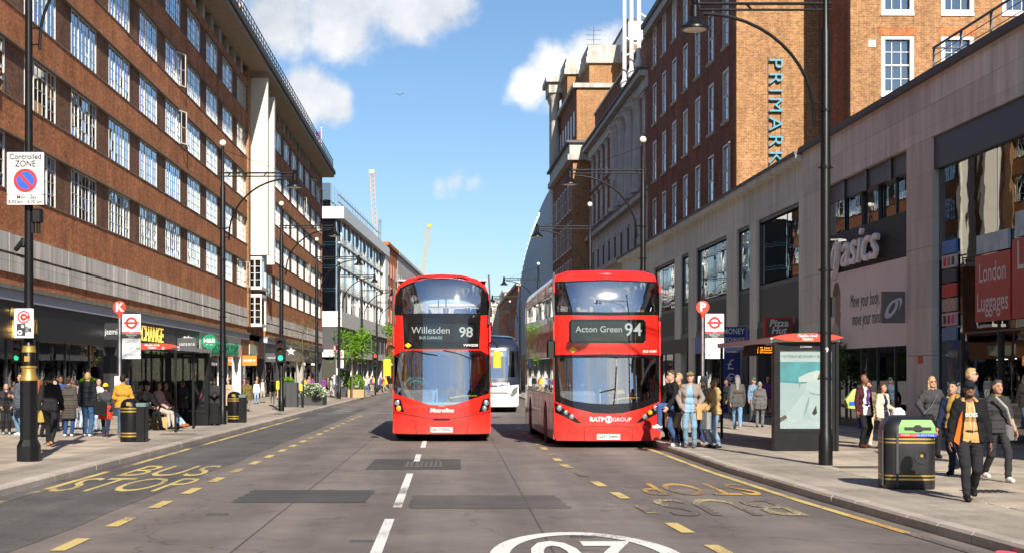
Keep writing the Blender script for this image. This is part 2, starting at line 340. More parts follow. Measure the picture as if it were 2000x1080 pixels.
red_sign = mat('red_sign', (0.52, 0.015, 0.012), 0.5, var=0.04)
tfl_red = mat('tfl_red', (0.6, 0.035, 0.012), 0.5, var=0.04)
blue_sign = mat('blue_sign', (0.02, 0.09, 0.55), 0.4, var=0.04)
green_sign = mat('green_sign', (0.0, 0.2, 0.09), 0.4, var=0.04)
orange_sign = mat('orange_sign', (0.85, 0.2, 0.02), 0.4, var=0.05)
yellow_paint = mat('yellow_paint', (0.85, 0.55, 0.02), 0.4, var=0.05)
glass_shop = glass_mat('glass_shop', (0.6, 0.64, 0.64), 0.0, 1.5, wave=0.025)
glass_win = glass_mat('glass_win', (0.5, 0.56, 0.6), 0.0, 1.5, wave=0.03, extra=0.16)
glass_bus = glass_mat('glass_bus', (0.95, 0.98, 0.98), 0.022, 1.5, extra=0.22)
glass_clear = glass_mat('glass_clear', (0.82, 0.86, 0.85), 0.0, 1.45)
glass_blue = glass_mat('glass_blue', (0.35, 0.45, 0.5), 0.0, 1.6, wave=0.06, extra=0.22)
glass_dark = glass_mat('glass_dark', (0.10, 0.11, 0.12), 0.01, 1.55, wave=0.03, extra=0.05)
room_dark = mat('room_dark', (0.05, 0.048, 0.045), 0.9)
curtain = mat('curtain', (0.42, 0.41, 0.38), 0.9, var=0.1)
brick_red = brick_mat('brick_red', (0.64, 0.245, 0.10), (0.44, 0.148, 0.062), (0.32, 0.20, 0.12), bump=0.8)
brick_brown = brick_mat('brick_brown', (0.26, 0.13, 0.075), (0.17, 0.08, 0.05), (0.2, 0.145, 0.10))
brick_tan_and_lit = brick_mat('brick_tan_and_lit', (0.36, 0.178, 0.075), (0.25, 0.112, 0.048), (0.44, 0.34, 0.21), patch=0.15)  # sunlight on the store's end walls put into the colour; also plain tan brick
brick_dark_and_shaded = brick_mat('brick_dark_and_shaded', (0.29, 0.112, 0.062), (0.19, 0.07, 0.042), (0.2, 0.125, 0.085))  # store brick darkened for its shaded street faces; also used as plain dark brick
brick_orange = brick_mat('brick_orange', (0.48, 0.14, 0.05), (0.4, 0.11, 0.04), (0.4, 0.2, 0.1))
stone_grey = stone_mat('stone_grey', (0.56, 0.54, 0.51), streak=0.3)
stone_warm = stone_mat('stone_warm', (0.72, 0.735, 0.68), streak=0.25, bw=2.6, rh=1.15)
stone_white = stone_mat('stone_white', (0.56, 0.53, 0.47), streak=0.4, bw=1.4, rh=0.5)
stone_band = stone_mat('stone_band', (0.82, 0.77, 0.68), streak=0.35, bw=1.6, rh=5.0, joint=0.008)
lead = mat('lead', (0.10, 0.10, 0.105), 0.7, nscale=2.0, var=0.2)
# ------------------------------------------------------------------ ground, road, pavements, kerbs, markings
asphalt = road_mat('asphalt', (0.176, 0.149, 0.133), spk=0.5, worn=0.22, fine=110, tracks=0.13)
asphalt_grey = road_mat('asphalt_grey', (0.108, 0.10, 0.094), spk=0.7, worn=0.25, fine=70, tracks=0.06)
asphalt_patch = road_mat('asphalt_patch', (0.072, 0.068, 0.066), spk=0.3, worn=0.15)
pave_stone = road_mat('pave_stone', (0.41, 0.345, 0.275), spk=0.2, worn=0.24, fine=60, cell=(.9,.62), gum=.35)
pave_joint = mat('pave_joint', (0.07, 0.06, 0.05), 0.95)
pave_strip = road_mat('pave_strip', (0.33, 0.285, 0.235), spk=0.45, worn=0.26, fine=90, gum=.3)
kerb_stone = road_mat('kerb_granite', (0.42, 0.36, 0.31), spk=0.3, worn=0.2, fine=80)
paint_y = paint_mat('road_paint_yellow', (0.60, 0.45, 0.16), 0.42)
paint_yw = paint_mat('road_paint_yellow_worn', (0.56, 0.44, 0.2), 0.60)
paint_o = paint_mat('road_paint_amber', (0.62, 0.36, 0.08), 0.50)
paint_w = paint_mat('road_paint_white', (0.72, 0.70, 0.66), 0.40)
earth = mat('earth', (0.12, 0.11, 0.1), 0.95, nscale=0.05)
tag(MB().poly([(-3000,-300,-.05),(3000,-300,-.05),(3000,5000,-.05),(-3000,5000,-.05)]).build('ground', earth), kind='structure')
KL = -6.38
def KR(y):
    pts = [(-40, 7.6), (8, 5.75), (13.5, 5.3), (20, 4.95), (26, 4.76), (40, 4.72), (120, 4.7), (330, 7.5)]
    for (a, xa), (b, xb) in zip(pts, pts[1:]):
        if y <= b: return xa+(xb-xa)*(y-a)/(b-a)
    return 7.5
def KLf(y): return KL if y < 120 else KL+(y-120)*0.03
ys = [-40, 0, 8, 13.5, 20, 26, 33, 40, 60, 90, 120, 160, 210, 330]
rb = MB()
for a, b in zip(ys, ys[1:]): rb.poly([(KLf(a),a,0),(KR(a),a,0),(KR(b),b,0),(KLf(b),b,0)])
road = rb.build('road', asphalt); tag(road, kind='structure')
def sheet(name, pts, m, z=0.004, parent=road): return MB().poly([(x, y, z) for x, y in pts]).build(name, m, parent)
bb = MB(); e = []
for i in range(60):
    y = -20+i*1.6; e.append((-4.28+0.03*math.sin(i*1.7)+0.02*math.sin(i*4.1), y))
for (xa, ya), (xb, yb) in zip(e, e[1:]): bb.poly([(KL, ya, .004), (xa, ya, .004), (xb, yb, .004), (KL, yb, .004)])
bb.build('bus_bay', asphalt_grey, road)
def ragged(pts, n=14, j=.035):
    o = []
    for (a, b), (c, d) in zip(pts, pts[1:]+pts[:1]):
        for k in range(n): o.append((a+(c-a)*k/n+random.uniform(-j, j)*(k > 0), b+(d-b)*k/n+random.uniform(-j, j)*(k > 0)))
    return o
sheet('asphalt_patch', ragged([(-3.0,19.8),(-1.2,19.75),(-1.18,21.9),(-2.98,21.95)]), asphalt_patch)
sheet('asphalt_patch', ragged([(-.58,18.9),(1.5,18.95),(1.42,21.0),(-.6,20.95)]), road_mat('asphalt_patch_worn', (0.105, 0.092, 0.085), 0.3, 0.2))
sheet('asphalt_patch', [(-1.62,26.6),(.11,26.6),(.12,29.9),(-1.6,29.9)], asphalt_patch)
sheet('asphalt_patch', ragged([(2.6,22.4),(4.5,22.2),(4.4,24.9),(2.9,25.1)]), road_mat('asphalt_patch_pale', (0.15, 0.125, 0.113), 0.3, 0.2))
# iron cover with raised lattice in the nearest dark patch
mc = MB().box(-1.0,27.3,.008,-.2,29.0,.012)
for i in range(9): mc.box(-.96+i*.09,27.35,.012,-.925+i*.09,28.95,.018)
for i in range(12): mc.box(-.96,27.4+i*.135,.012,-.24,27.43+i*.135,.0165)
mc.build('manhole_cover', mat('cast_iron', (0.09,0.085,0.08), 0.5, metal=0.4), road)
for (x, y) in ((-2.9,18.1),(1.35,15.6),(-.95,15.2)):
    b = MB().box(x-.13,y-.07,.004,x+.13,y+.07,.008)
    for k in range(4): b.box(x-.12+k*.065,y-.06,.008,x-.09+k*.065,y+.06,.011)
    b.build('iron_stud_cover', MT['cast_iron'], road)
def strip(name, x0, y0, x1, y1, w, m, z=0.008):
    d = Vector((x1-x0, y1-y0)).normalized(); n = Vector((-d.y, d.x))*w/2
    return sheet(name, [(x0-n.x, y0-n.y), (x1-n.x, y1-n.y), (x1+n.x, y1+n.y), (x0+n.x, y0+n.y)], m, z)
y = 9.8
while y < 62:
    strip('yellow_dash', -3.86, y, -3.87, y+1.08, .15, paint_y); y += 2.28
y = 11.6; k = 0
while y < 48:
    xa = 2.06+max(0, 28-y)*0.039; xb = 2.06+max(0, 28-y-1.05)*0.039
    strip('yellow_dash', xa, y, xb, y+1.05, .15, paint_yw if k % 3 == 0 else paint_y); y += 2.2; k += 1
for a, b in ((28.4,31.6),(19.0,25.5),(10.8,17.5),(34.5,38),(41.5,46),(50,56),(60,66),(72,78)):
    strip('centre_dash', -.74, a, -.77, b, .115, paint_w)
for a, b in zip(range(6, 58, 2), range(8, 60, 2)):
    strip('kerbside_yellow_line', KL+.30, a, KL+.28, b, .115, paint_yw if a in (12, 20, 26, 34) else paint_y)
for a, b in zip(range(6, 44, 2), range(8, 46, 2)):
    strip('kerbside_yellow_line', KR(a)-.28, a, KR(b)-.28, b, .115, paint_o if 15 < a < 18 or 20 < a < 22 else paint_yw if a < 15 else paint_y)
def road_text(txt, x0, x1, y0, y1, m, flip=False):
    me = text_mesh(txt, 1.0, bold=0.008 if flip else -0.002, mat=m); xs = [v.co.x for v in me.vertices]; yy = [v.co.y for v in me.vertices]
    o = link('road_lettering', me, road); sx = (x1-x0)/(max(xs)-min(xs)); sy = (y1-y0)/(max(yy)-min(yy))
    cx, cy = (max(xs)+min(xs))/2, (max(yy)+min(yy))/2; s = -1 if flip else 1
    o.scale = (sx, sy, 1); o.rotation_euler = (0, 0, math.pi if flip else 0)
    o.location = ((x0+x1)/2 - s*cx*sx, (y0+y1)/2 - s*cy*sy, .0085); return o
road_text('BUS', -5.72, -4.3, 24.9, 27.7, paint_y); road_text('STOP', -6.0, -4.12, 21.6, 24.4, paint_y)
road_text('STOP', 2.75, 4.42, 20.95, 23.2, paint_o, True); road_text('BUS', 2.65, 4.3, 17.9, 20.3, paint_mat('road_paint_yellow_faded', (0.5, 0.4, 0.2), 0.56), True)
# 20 roundel, painted for the oncoming traffic
rd = MB(); n = 48; cx, cy = 1.25, 13.75
for i in range(n):
    a, b = 2*math.pi*i/n, 2*math.pi*(i+1)/n
    p = lambda t, rx, ry: (cx+rx*math.cos(t), cy+ry*math.sin(t), .008)
    rd.poly([p(a,.74,2.0), p(a,.93,2.3), p(b,.93,2.3), p(b,.74,2.0)])
rd.build('speed_roundel', paint_w, road)
road_text('20', .72, 1.78, 12.5, 15.2, paint_w, True)
for yy in (66, 67.6, 69.2, 70.8, 72.4):
    strip('zigzag_line', -5.6, yy, -4.7, yy+1.2, .1, paint_w); strip('zigzag_line', -4.7, yy+1.2, -5.6, yy+1.6, .1, paint_w)
strip('stop_line', -6.0, 64.8, -1.0, 64.8, .2, paint_w)
strip('lane_arrow', 4.1, 12.6, 4.7, 12.9, .2, paint_w)

for x0, y0, x1, y1 in ((-2.15,9,-2.2,60),(.95,9,1.0,60)): strip('tar_seam', x0, y0, x1, y1, .014, asphalt_patch, .0045)
# kerbs: single stones
def kerb(name, f, y0, y1, side):
    root = bpy.data.objects.new(name, None); C.objects.link(root); tag(root, kind='structure')
    st = MB(); w, h, l = .20, .125, .907
    st.loft([[(0,-l/2,-.02),(w*side,-l/2,-.02),(w*side,l/2,-.02),(0,l/2,-.02)],[(0,-l/2,h-.03),(w*side,-l/2,h-.03),(w*side,l/2,h-.03),(0,l/2,h-.03)],
             [(.025*side,-l/2+.004,h),(w*side,-l/2+.004,h),(w*side,l/2-.004,h),(.025*side,l/2-.004,h)]])
    if side < 0: st.f = [tuple(reversed(f_)) for f_ in st.f]
    me = st.mesh('kerb_stone', kerb_stone); y = y0
    while y < y1:
        o = link('kerb_stone', me, root, (f(y)+random.uniform(-.003,.003), y, random.uniform(-.002,.002)), (0, random.uniform(-.006,.006), math.atan((f(y-.45)-f(y+.45))/.9)))
        y += .915
    return root
kerb('kerb_left', KLf, 14, 150, -1); kerb('kerb_right', KR, 9, 150, 1)
# pavements: bed sheet, kerbside strip, slabs laid one by one where they can be told apart
def pavement(name, f, side, wall, y0, y1, strip_w, near, sx, sy, ymin, ymax):
    b = MB()
    for a, c in zip(ys, ys[1:]):
        p = [(f(a)+.19*side, a, .104), (wall(a), a, .104), (wall(c), c, .104), (f(c)+.19*side, c, .104)]
        b.poly(p if side > 0 else p[::-1])
    root = b.build(name, pave_joint); tag(root, kind='structure')
    s = MB()
    for i in range(-40, 160, 2):
        p = [(f(i)+.2*side, i, .1195), (f(i)+(.2+strip_w)*side, i, .1195), (f(i+2)+(.2+strip_w)*side, i+2, .1195), (f(i+2)+.2*side, i+2, .1195)]
        s.poly(p if side > 0 else p[::-1])
    s.build('kerbside_strip', pave_strip, root)
    slab = MB(); c = .0015; hx, hy = sx/2-.003, sy/2-.003
    slab.loft([[(-hx,-hy,-.03),(hx,-hy,-.03),(hx,hy,-.03),(-hx,hy,-.03)],[(-hx,-hy,-c),(hx,-hy,-c),(hx,hy,-c),(-hx,hy,-c)],[(-hx+c,-hy+c,0),(hx-c,-hy+c,0),(hx-c,hy-c,0),(-hx+c,hy-c,0)]])
    me = slab.mesh('paving_slab', pave_stone); spots = []
    y, r = ymin, 0; half = set()
    while y < 150:
        x0 = abs(f(y))+.2+strip_w+.012; xw = abs(wall(y)); k = 0
        if r % 2: half.add(((x0+sx/4)*side, y)); spots.append(((x0+sx/4)*side, y)); x0 += sx/2
        while x0 < xw+sx:
            spots.append(((x0+sx/2)*side, y)); x0 += sx
        y += sy; r += 1
    def vis(p):
        return 888+2889*p[0]/max(p[1], .1) if p[1] > 1 else 9e9
    cand = [p for p in spots if -40 < vis(p) < 2040 and p[1] >= ymin]
    cand.sort(key=lambda p: p[1]); one = set(cand[:near])
    rest = MB()
    for p in spots:
        z = .12+random.uniform(-.0006, .0006)
        q = .5 if p in half else 1.0
        if p in one: link('paving_slab', me, root, scale=(q, 1, 1), loc=(p[0], p[1], z), rot=(0, 0, 0))
        elif p[1] < 150:
            rest.poly([(p[0]-hx*q,p[1]-hy,z),(p[0]+hx*q,p[1]-hy,z),(p[0]+hx*q,p[1]+hy,z),(p[0]-hx*q,p[1]+hy,z)])
    tag(rest.build('slab_field', pave_stone, root), kind='stuff')
    return root
def wall_r(y): return 13.4-.0208*y
pavement('pavement_left', KLf, -1, lambda y: -13.6, 0, 150, .9, 300, .9, .62, 16, 60)
pr = pavement('pavement_right', KR, 1, wall_r, 0, 150, 1.35, 300, .9, .62, 10, 60)
g = MB().box(9.35,19.7,.115,9.95,20.2,.124)
for i in range(7): g.box(9.38+i*.08,19.72,.124,9.42+i*.08,20.18,.132)
link('drain_cover', g.mesh('drain_cover', MT['cast_iron']), pr, (-2.4, 0.2, 0))
for p in ((7.0, 25.4), (-8.2, 24.0), (-7.4, 39.5)):
    b = MB().box(p[0]-.45,p[1]-.3,.119,p[0]+.45,p[1]+.3,.125); b.build('service_cover', mat('service_iron', (0.10,0.085,0.07), 0.6), pr)
lt = MB().prism([(4.98,13.95,.02),(5.2,13.8,.02),(5.25,13.92,.02),(5.1,14.05,.02)], (0,0,.05)).prism([(5.15,13.8,.03),(5.35,13.7,.02),(5.4,13.8,.02),(5.2,13.92,.03)], (.01,0,.04))
o = lt.build('litter_packet', mat('pink_packet', (0.75,0.08,0.14), 0.4), bevel=.012); o.scale = (.5,.5,.6); o.location = (2.62,7.0,.01)
tag(o, 'crumpled pink packet lying in the gutter by the kerb', 'litter')
# ------------------------------------------------------------------ left side: long brick hotel
XL = -13.0
hotel = thing('brick_hotel', 'long red brick hotel with bands of white metal windows above dark shops', 'building', (XL, 0, 0))
SILL = [7.1, 9.83, 12.56, 15.29, 18.02]; WH = 1.62; TOP = 21.0
Y0, Y1, YC0, YC1 = -12.0, 145.0, 92.6, 101.5
PER = 5.5; bays = [89-PER*k for k in range(18)]; bays = [b for b in bays if b > -10] ; bays2 = [102.6+5.4*k for k in range(8)]
WW = 3.5
win_white = mat('window_white', (0.66, 0.65, 0.6), 0.5, var=0.08)
concrete_trim = mat('concrete_trim', (0.22, 0.17, 0.13), 0.85, var=0.2)
# frame, panes and curtains shared by all windows (local: y along the wall, x=0 glass plane, z from sill)
NCOL, NROW = 7, 4
fr = MB(); t = .045
for i in range(NCOL+1):
    y = WW*i/NCOL; hw = .032 if i in (0, 2, 5, NCOL) else .011
    fr.box(-.03, max(y-hw,0), 0, .03 if hw > .02 else .015, min(y+hw,WW), WH)
for j in range(NROW+1):
    z = WH*j/NROW; hw = .03 if j in (0, NROW) else .010
    fr.box(-.028, .002, max(z-hw,0), .027 if hw > .02 else .013, WW-.002, min(z+hw,WH))
frame_me = fr.mesh('window_frame', win_white)
pane_me = MB().box(-.004, -WW/NCOL/2+.008, -WH/NROW/2+.008, .004, WW/NCOL/2-.008, WH/NROW/2-.008).mesh('pane', glass_win)
pm = MB()
for i in range(NCOL):
    for j in range(NROW):
        a, b = random.uniform(-.004,.004), random.uniform(-.004,.004); y0, y1 = WW*i/NCOL+.008, WW*(i+1)/NCOL-.008; z0, z1 = WH*j/NROW+.008, WH*(j+1)/NROW-.008
        pm.poly([(a,y0,z0),(-a,y1,z0),(b,y1,z1),(-b,y0,z1)])
panes_me = pm.mesh('panes', glass_win)
def curt(a, b, seed):
    m = MB(); n = 40; rng = random.Random(seed); ph = rng.random()*6
    for i in range(n):
        y0, y1 = a+(b-a)*i/n, a+(b-a)*(i+1)/n
        m.poly([(-.16+.035*math.sin(i*1.3+ph),y0,.05),(-.16+.035*math.sin((i+1)*1.3+ph),y1,.05),(-.16+.035*math.sin((i+1)*1.3+ph),y1,WH+.1),(-.16+.035*math.sin(i*1.3+ph),y0,WH+.1)])
    return m
curt_me = [curt(.05,.75,1).mesh('curtain', curtain), curt(2.6,3.45,2).mesh('curtain', curtain), curt(.05,3.45,3).mesh('curtain', curtain), curt(.05,1.3,4).mesh('curtain', curtain),
           MB().box(-.12,.03,.7,-.1,WW-.03,WH+.1).mesh('curtain', curtain)]
def hotel_window(y, z, single, seed):
    rng = random.Random(seed)
    w = link('window', frame_me, hotel, (-.115, y, z))
    if single:
        for i in range(NCOL):
            for j in range(NROW):
                link('pane', pane_me, w, (0, WW*(i+.5)/NCOL, WH*(j+.5)/NROW), (0, rng.uniform(-.012,.012), rng.uniform(-.012,.012)))
    else: link('panes', panes_me, w)
    for c in rng.sample(range(5), rng.choice((1, 1, 2))): link('curtain', curt_me[c], w)
    link('sill', sill_me, w)
    if rng.random() < .05: link('open_casement', case_me, w, (.03, WW*rng.choice((2, 5))/NCOL, 0), (0, 0, R(rng.uniform(-22, -10))))
case_me = MB().box(-.015,0,.03,.015,.05,WH-.03).box(-.015,.93,.03,.015,.98,WH-.03).box(-.014,.05,.03,.014,.93,.08).box(-.014,.05,WH-.08,.014,.93,WH-.03).box(-.012,.48,.08,.012,.5,WH-.08).box(-.012,.05,WH/2-.01,.012,.93,WH/2+.01).mesh('open_casement', win_white)
sill_me = MB().box(-.02, -.03, -.045, .12, WW+.03, 0).mesh('sill', concrete_trim)
spots = [(y, z) for y in bays for z in SILL] + [(y, z) for y in bays2 for z in SILL]
def px_size(y): return 1/(max(y, 1)**2) if y > 43 else 0
near = set(sorted(spots, key=lambda s: -px_size(s[0]) + .00004*abs(s[1]-9.8))[:10])
for i, (y, z) in enumerate(spots): hotel_window(y, z, (y, z) in near, i)
# brick bands between the window rows, recessed piers, concrete lintel strips
def band(z0, z1, ya, yb, m=brick_red, x=0.0, name='brick_band', th=.45): return MB().box(-th, ya, z0, x, yb, z1).build(name, m, hotel)
secs = ((Y0, YC0), (YC1, Y1))
for ya, yb in secs:
    zs = [5.85] + [s-.07 for s in SILL]; tops = [s+WH for s in SILL]
    for k in range(len(SILL)):
        lo = 5.85 if k == 0 else SILL[k-1]+WH+.05
        band(lo, SILL[k]-.05, ya, yb)
        MB().box(-.3, ya, SILL[k]+WH, .03, yb, SILL[k]+WH+.05).build('lintel_strip', concrete_trim, hotel)
        MB().box(-.4, ya, SILL[k]-.048, .025, yb, SILL[k]-.004).build('sill_strip', concrete_trim, hotel)
    band(SILL[-1]+WH+.05, TOP-.9, ya, yb)
    bl = [b for b in (bays if ya < 50 else bays2)]; edges = [ya]+[e_ for b in sorted(bl) for e_ in (b, b+WW)]+[yb]
    for s in SILL:
        for a, b in zip(edges[0::2], edges[1::2]):
            if b > a+.05: MB().box(-.4, a, s-.002, -.10, b, s+WH-.002).build('shaded_brick_pier', brick_brown, hotel)  # shade of the recess put into the colour: browner brick than the bands
# rooms behind the windows
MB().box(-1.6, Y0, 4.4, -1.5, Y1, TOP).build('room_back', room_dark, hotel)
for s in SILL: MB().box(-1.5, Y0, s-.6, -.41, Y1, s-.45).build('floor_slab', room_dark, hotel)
# stone string courses above the shops, with pairs of slots
for ya, yb in secs:
    for z0, z1 in ((5.28, 5.82), (4.68, 5.2)):
        y = ya; k = 0
        while y < yb:
            e_ = min(y+2.2, yb); MB().box(-.4, y+.006, z0, .05+.004*(k % 3), e_-.006, z1).build('stone_block', stone_band, hotel); y = e_; k += 1
    MB().box(-.4, ya, 5.2, -.02, yb, 5.28).build('band_joint', concrete_trim, hotel)
    for k in range(int((yb-ya)/2.75)):
        MB().box(-.02, ya+1+k*2.75, 5.205, .06, ya+1.42+k*2.75, 5.276).build('vent_slot', black_rough, hotel)
    band(4.3, 4.675, ya, yb)
    MB().box(-.4, ya, 4.18, .22, yb, 4.30).build('ledge', mat('weathered_ledge', (0.2,0.19,0.155), 0.9, nscale=3, var=.3), hotel)
    MB().box(-.4, ya, 3.86, .15, yb, 4.177).build('shop_cornice', mat('shop_cornice_paint', (0.40,0.42,0.48), 0.6, var=.12), hotel)
# top storey: recess with stone posts under a deep overhanging slab, railing above
for ya, yb in secs:
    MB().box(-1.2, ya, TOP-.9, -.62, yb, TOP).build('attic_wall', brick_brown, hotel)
    y = ya+.6
    while y < yb-.7:
        MB().cham(-.62, y, TOP-.899, -.05, y+.75, TOP+.01, .03).build('stone_post', stone_white, hotel); y += 2.75
soffit = mat('soffit_concrete', (0.36, 0.30, 0.235), 0.9, nscale=2, var=.15)
MB().box(-4.0, Y0, TOP, 1.15, Y1+.6, TOP+.28).build('eaves_slab', soffit, hotel)
MB().box(-4.0, Y0, TOP+.283, 1.28, Y1+.75, TOP+.62).build('eaves_fascia', mat('fascia_dark', (0.06,0.055,0.05), 0.8), hotel)
rl = MB(); y = 30.0
while y < Y1+.5:
    rl.box(1.0, y, TOP+.62, 1.05, y+.05, TOP+1.75); y += 1.1
for z in (.85, 1.1, 1.35, 1.7): rl.box(1.005, 30, TOP+z, 1.045, Y1+.5, TOP+z+.045)
rl.build('roof_railing', black_paint, hotel)
MB().box(-9, 40, TOP+.62, -3.2, Y1-4, TOP+2.6).build('penthouse', brick_brown, hotel)
MB().box(-3.2, 88, TOP+.62, -.2, 92.5, TOP+6.5).build('stair_tower', brick_tan_and_lit, hotel)
MB().cham(-3.3, 87.9, TOP+6.5, -.1, 92.6, TOP+6.9, .1).build('tower_cap', stone_white, hotel)
# body of the building and its end wall on the side street
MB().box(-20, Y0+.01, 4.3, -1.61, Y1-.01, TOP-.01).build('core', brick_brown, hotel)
MB().box(-20, Y1-.009, 4.3, -.002, Y1+.2, TOP-.05).build('end_wall', brick_brown, hotel)
# link bay: tan brick strip, two tall pale sign boxes, oriel windows below
MB().box(-.4, YC0+.003, 4.3, -.18, YC1-.003, TOP-.005).build('link_wall', brick_dark_and_shaded, hotel)
MB().box(-.35, YC0-.002, 4.72, .10, YC0+1.0, TOP-.3).build('tan_pilaster', brick_tan_and_lit, hotel)
for k, (a, b, dep, z0, z1) in enumerate(((YC0+1.9, YC0+2.5, 1.05, 9.3, 20.6), (YC0+6.2, YC0+6.8, .95, 9.0, 20.2))):
    m = MB(); zz = z0
    while zz < z1-.1:
        e_ = min(zz+3.0, z1); m.box(-.18, a, zz+.008, dep, b, e_-.008); zz = e_
    m.box(-.17, a+.02, z0+.02, dep-.02, b-.02, z1-.02)
    m.build('sign_box', mat('sign_box_cream%d' % k, (0.62,0.57,0.47), .6, nscale=1.2, var=.05), hotel)
for z0 in (4.75, 7.1):
    z1 = z0+2.05; w = MB().box(-.18, YC0+1.3, z0, .75, YC0+3.6, z0+.18).box(-.18, YC0+1.3, z1-.2, .75, YC0+3.6, z1)
    for (x, y) in ((.70,YC0+1.32),(.70,YC0+3.54),(-.1,YC0+1.32),(-.1,YC0+3.54),(.3,YC0+1.32)): w.box(x-.04, y-.005, z0+.18, x+.04, y+.05, z1-.2)
    for j in (1, 2, 3): w.box(-.1, YC0+1.325, z0+.18+j*.42-.015, .70, YC0+1.35, z0+.18+j*.42+.015)
    o = w.build('oriel', win_white, hotel)
    MB().box(-.15, YC0+1.34, z0+.18, .68, YC0+3.5, z1-.2).build('oriel_glass', glass_dark, o)
for k, (y, z) in enumerate(((71.5, TOP+.62), (124.0, TOP+.62))):
    f = thing('flag', ['red and blue flag on a pole above the hotel eaves, nearer', 'small red and blue flag on a pole above the hotel eaves, farther'][k], 'flag', (XL+.2, y+18, z), group='roof flags')
    MB().tube([(0,0,0),(0,0,3.6)], .04, 6).ball((0,0,3.65), .09, n=8, k=5).build('pole', white_paint, f)
    fl = MB(); n = 8
    for i in range(n):
        fn = lambda q: (-.06-.11*q, .25*math.sin(q*1.1), 0)
        a, b = fn(i), fn(i+1)
        for j in range(3):
            fl.poly([(a[0],a[1],3.4-.35*j-.05*i),(b[0],b[1],3.4-.35*j-.05*(i+1)),(b[0],b[1],3.05-.35*j-.05*(i+1)),(a[0],a[1],3.05-.35*j-.05*i)], (i//2+j) % 3)
    fl.build('cloth', [red_sign, blue_sign, white_letter], f)

# ------------------------------------------------------------------ shopfronts (thing per shop); local x<0 is inside
shop_lamp = mat('shop_lamp', (.8,.8,.75), .5, emit=(1,.9,.72), es=9.0)
shop_lit = mat('shop_interior', (0.32, 0.3, 0.27), .9, nscale=.8, var=.3)
goods_m = [mat('goods_%d' % i, c, .6) for i, c in enumerate(((.5,.06,.05),(.06,.12,.35),(.55,.5,.42),(.08,.25,.1),(.55,.4,.06),(.03,.03,.035),(.35,.12,.28),(.6,.6,.62)))]
def shopfront(label, y0, y1, fascia_m, frame_m, zt=3.858, zf=2.75, nglass=3, door=None, side=1, base=(XL, 0, 0), rz=0, glass=glass_shop, riser=.35, depth=3.0, seed=0, gy=.25, shelves=True):
    """side=1: opens towards +x (left pavement); side=-1: towards -x"""
    s = side; t = thing('shopfront', label, 'shopfront', base, rz); rng = random.Random(seed)
    def bx(name, m, xa, ya, za, xb, yb, zb, par=t, **k): return MB().box(xa*s, ya, za, xb*s, yb, zb).build(name, m, par, **k)
    bx('fascia', fascia_m, -.12, y0+.002, zf, .06, y1-.002, zt)
    bx('pilaster', frame_m, -.3, y0+.002, .11, .08, y0+.32, zf-.002); bx('pilaster', frame_m, -.3, y1-.32, .11, .08, y1-.002, zf-.002)
    bx('stall_riser', frame_m, -.25, y0+.322, .11, -.1, y1-.322, riser)
    n = nglass; ww = (y1-y0-.64)/n
    for i in range(n):
        a = y0+.32+ww*i
        if door == i:
            d = bx('door', frame_m, -.9, a+.03, .11, -.86, a+.10, zf-.3)
            MB().box(-.9*s, a+.10, .16, -.88*s, a+ww-.1, zf-.35).build('door_glass', glass, d)
            MB().box(-.86*s, a+.15, .9, -.82*s, a+.18, 1.4).build('handle', steel, d)
        else:
            bx('pane', glass, -.19, a+.03, riser+.002, -.18, a+ww-.03, zf-.004)
        if i: bx('mullion', frame_m, -.22, a-.025, riser, -.14, a+.025, zf-.003)
    # inside: floor, back wall, side walls, ceiling with shelves and goods
    bx('shop_floor', shop_lit, -depth, y0+.01, .10, -.26, y1-.01, .13)
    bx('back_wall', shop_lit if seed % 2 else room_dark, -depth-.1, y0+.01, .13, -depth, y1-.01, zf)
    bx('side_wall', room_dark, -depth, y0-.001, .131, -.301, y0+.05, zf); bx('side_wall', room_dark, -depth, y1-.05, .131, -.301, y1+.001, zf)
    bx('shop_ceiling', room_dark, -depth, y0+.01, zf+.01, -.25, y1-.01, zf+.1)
    for k in range(max(1, int((y1-y0)/2.6))):
        bx('ceiling_light', shop_lamp, -1.7, y0+.9+k*2.6, zf-.03, -1.55, y0+2.1+k*2.6, zf+.005)
    if shelves:
        for k in range(int((y1-y0)/1.3)):
            ya = y0+.5+k*1.3
            for z in (.75, 1.25, 1.75, 2.2):
                m = MB().box(-1.15*s, ya, z-.03, -.75*s, ya+1.0, z)
                for q in range(5):
                    if rng.random() < .8:
                        h = rng.uniform(.12, .36); w = rng.uniform(.08,.15)
                        m.box(-1.05*s, ya+.04+q*.19, z, -.82*s, ya+.04+q*.19+w, z+h, rng.randint(1, 8))
                m.build('display_shelf', [mid_grey]+goods_m, t)
    return t
dk = mat('fascia_black', (0.018, 0.018, 0.022), .4); wh = mat('fascia_white', (.62,.61,.6), .5, var=.05); dkg = mat('fascia_grey', (.06,.06,.065), .45)
s1 = shopfront('black clothing shop at the left edge, behind the lamp post', 30, 56.9, dk, dk, nglass=8, door=2, seed=1)
letter("'jazmin", .95, gold_paint, s1, (.11, 44.3, 3.25), LEFTWALL, extrude=.05)
bxs = MB().box(.06,54.6,3.0,.7,54.72,3.6).build('projecting_sign', dk, s1)
letter('jazmin', .3, white_letter, bxs, (.38, 54.59, 3.28), FRONT, fit=.58)
MB().box(-.29, 42.0, .13, -.2, 46.3, 2.74).build('rough_brick_panel', brick_brown, s1)
s2 = shopfront('dark exchange shop with yellow dotted light letters', 57.0, 68.4, dkg, dk, nglass=4, door=1, seed=2)
dot_on = mat('bulb_yellow', (.9,.6,.1), .4, emit=(1,.62,.12), es=.55)
tm = text_mesh('EXCHANGE', 1.15, bold=.015); xs = [v.co.x for v in tm.vertices]
bulbs = MB(); tris = [[tm.vertices[i].co.copy() for i in p.vertices] for p in tm.polygons]
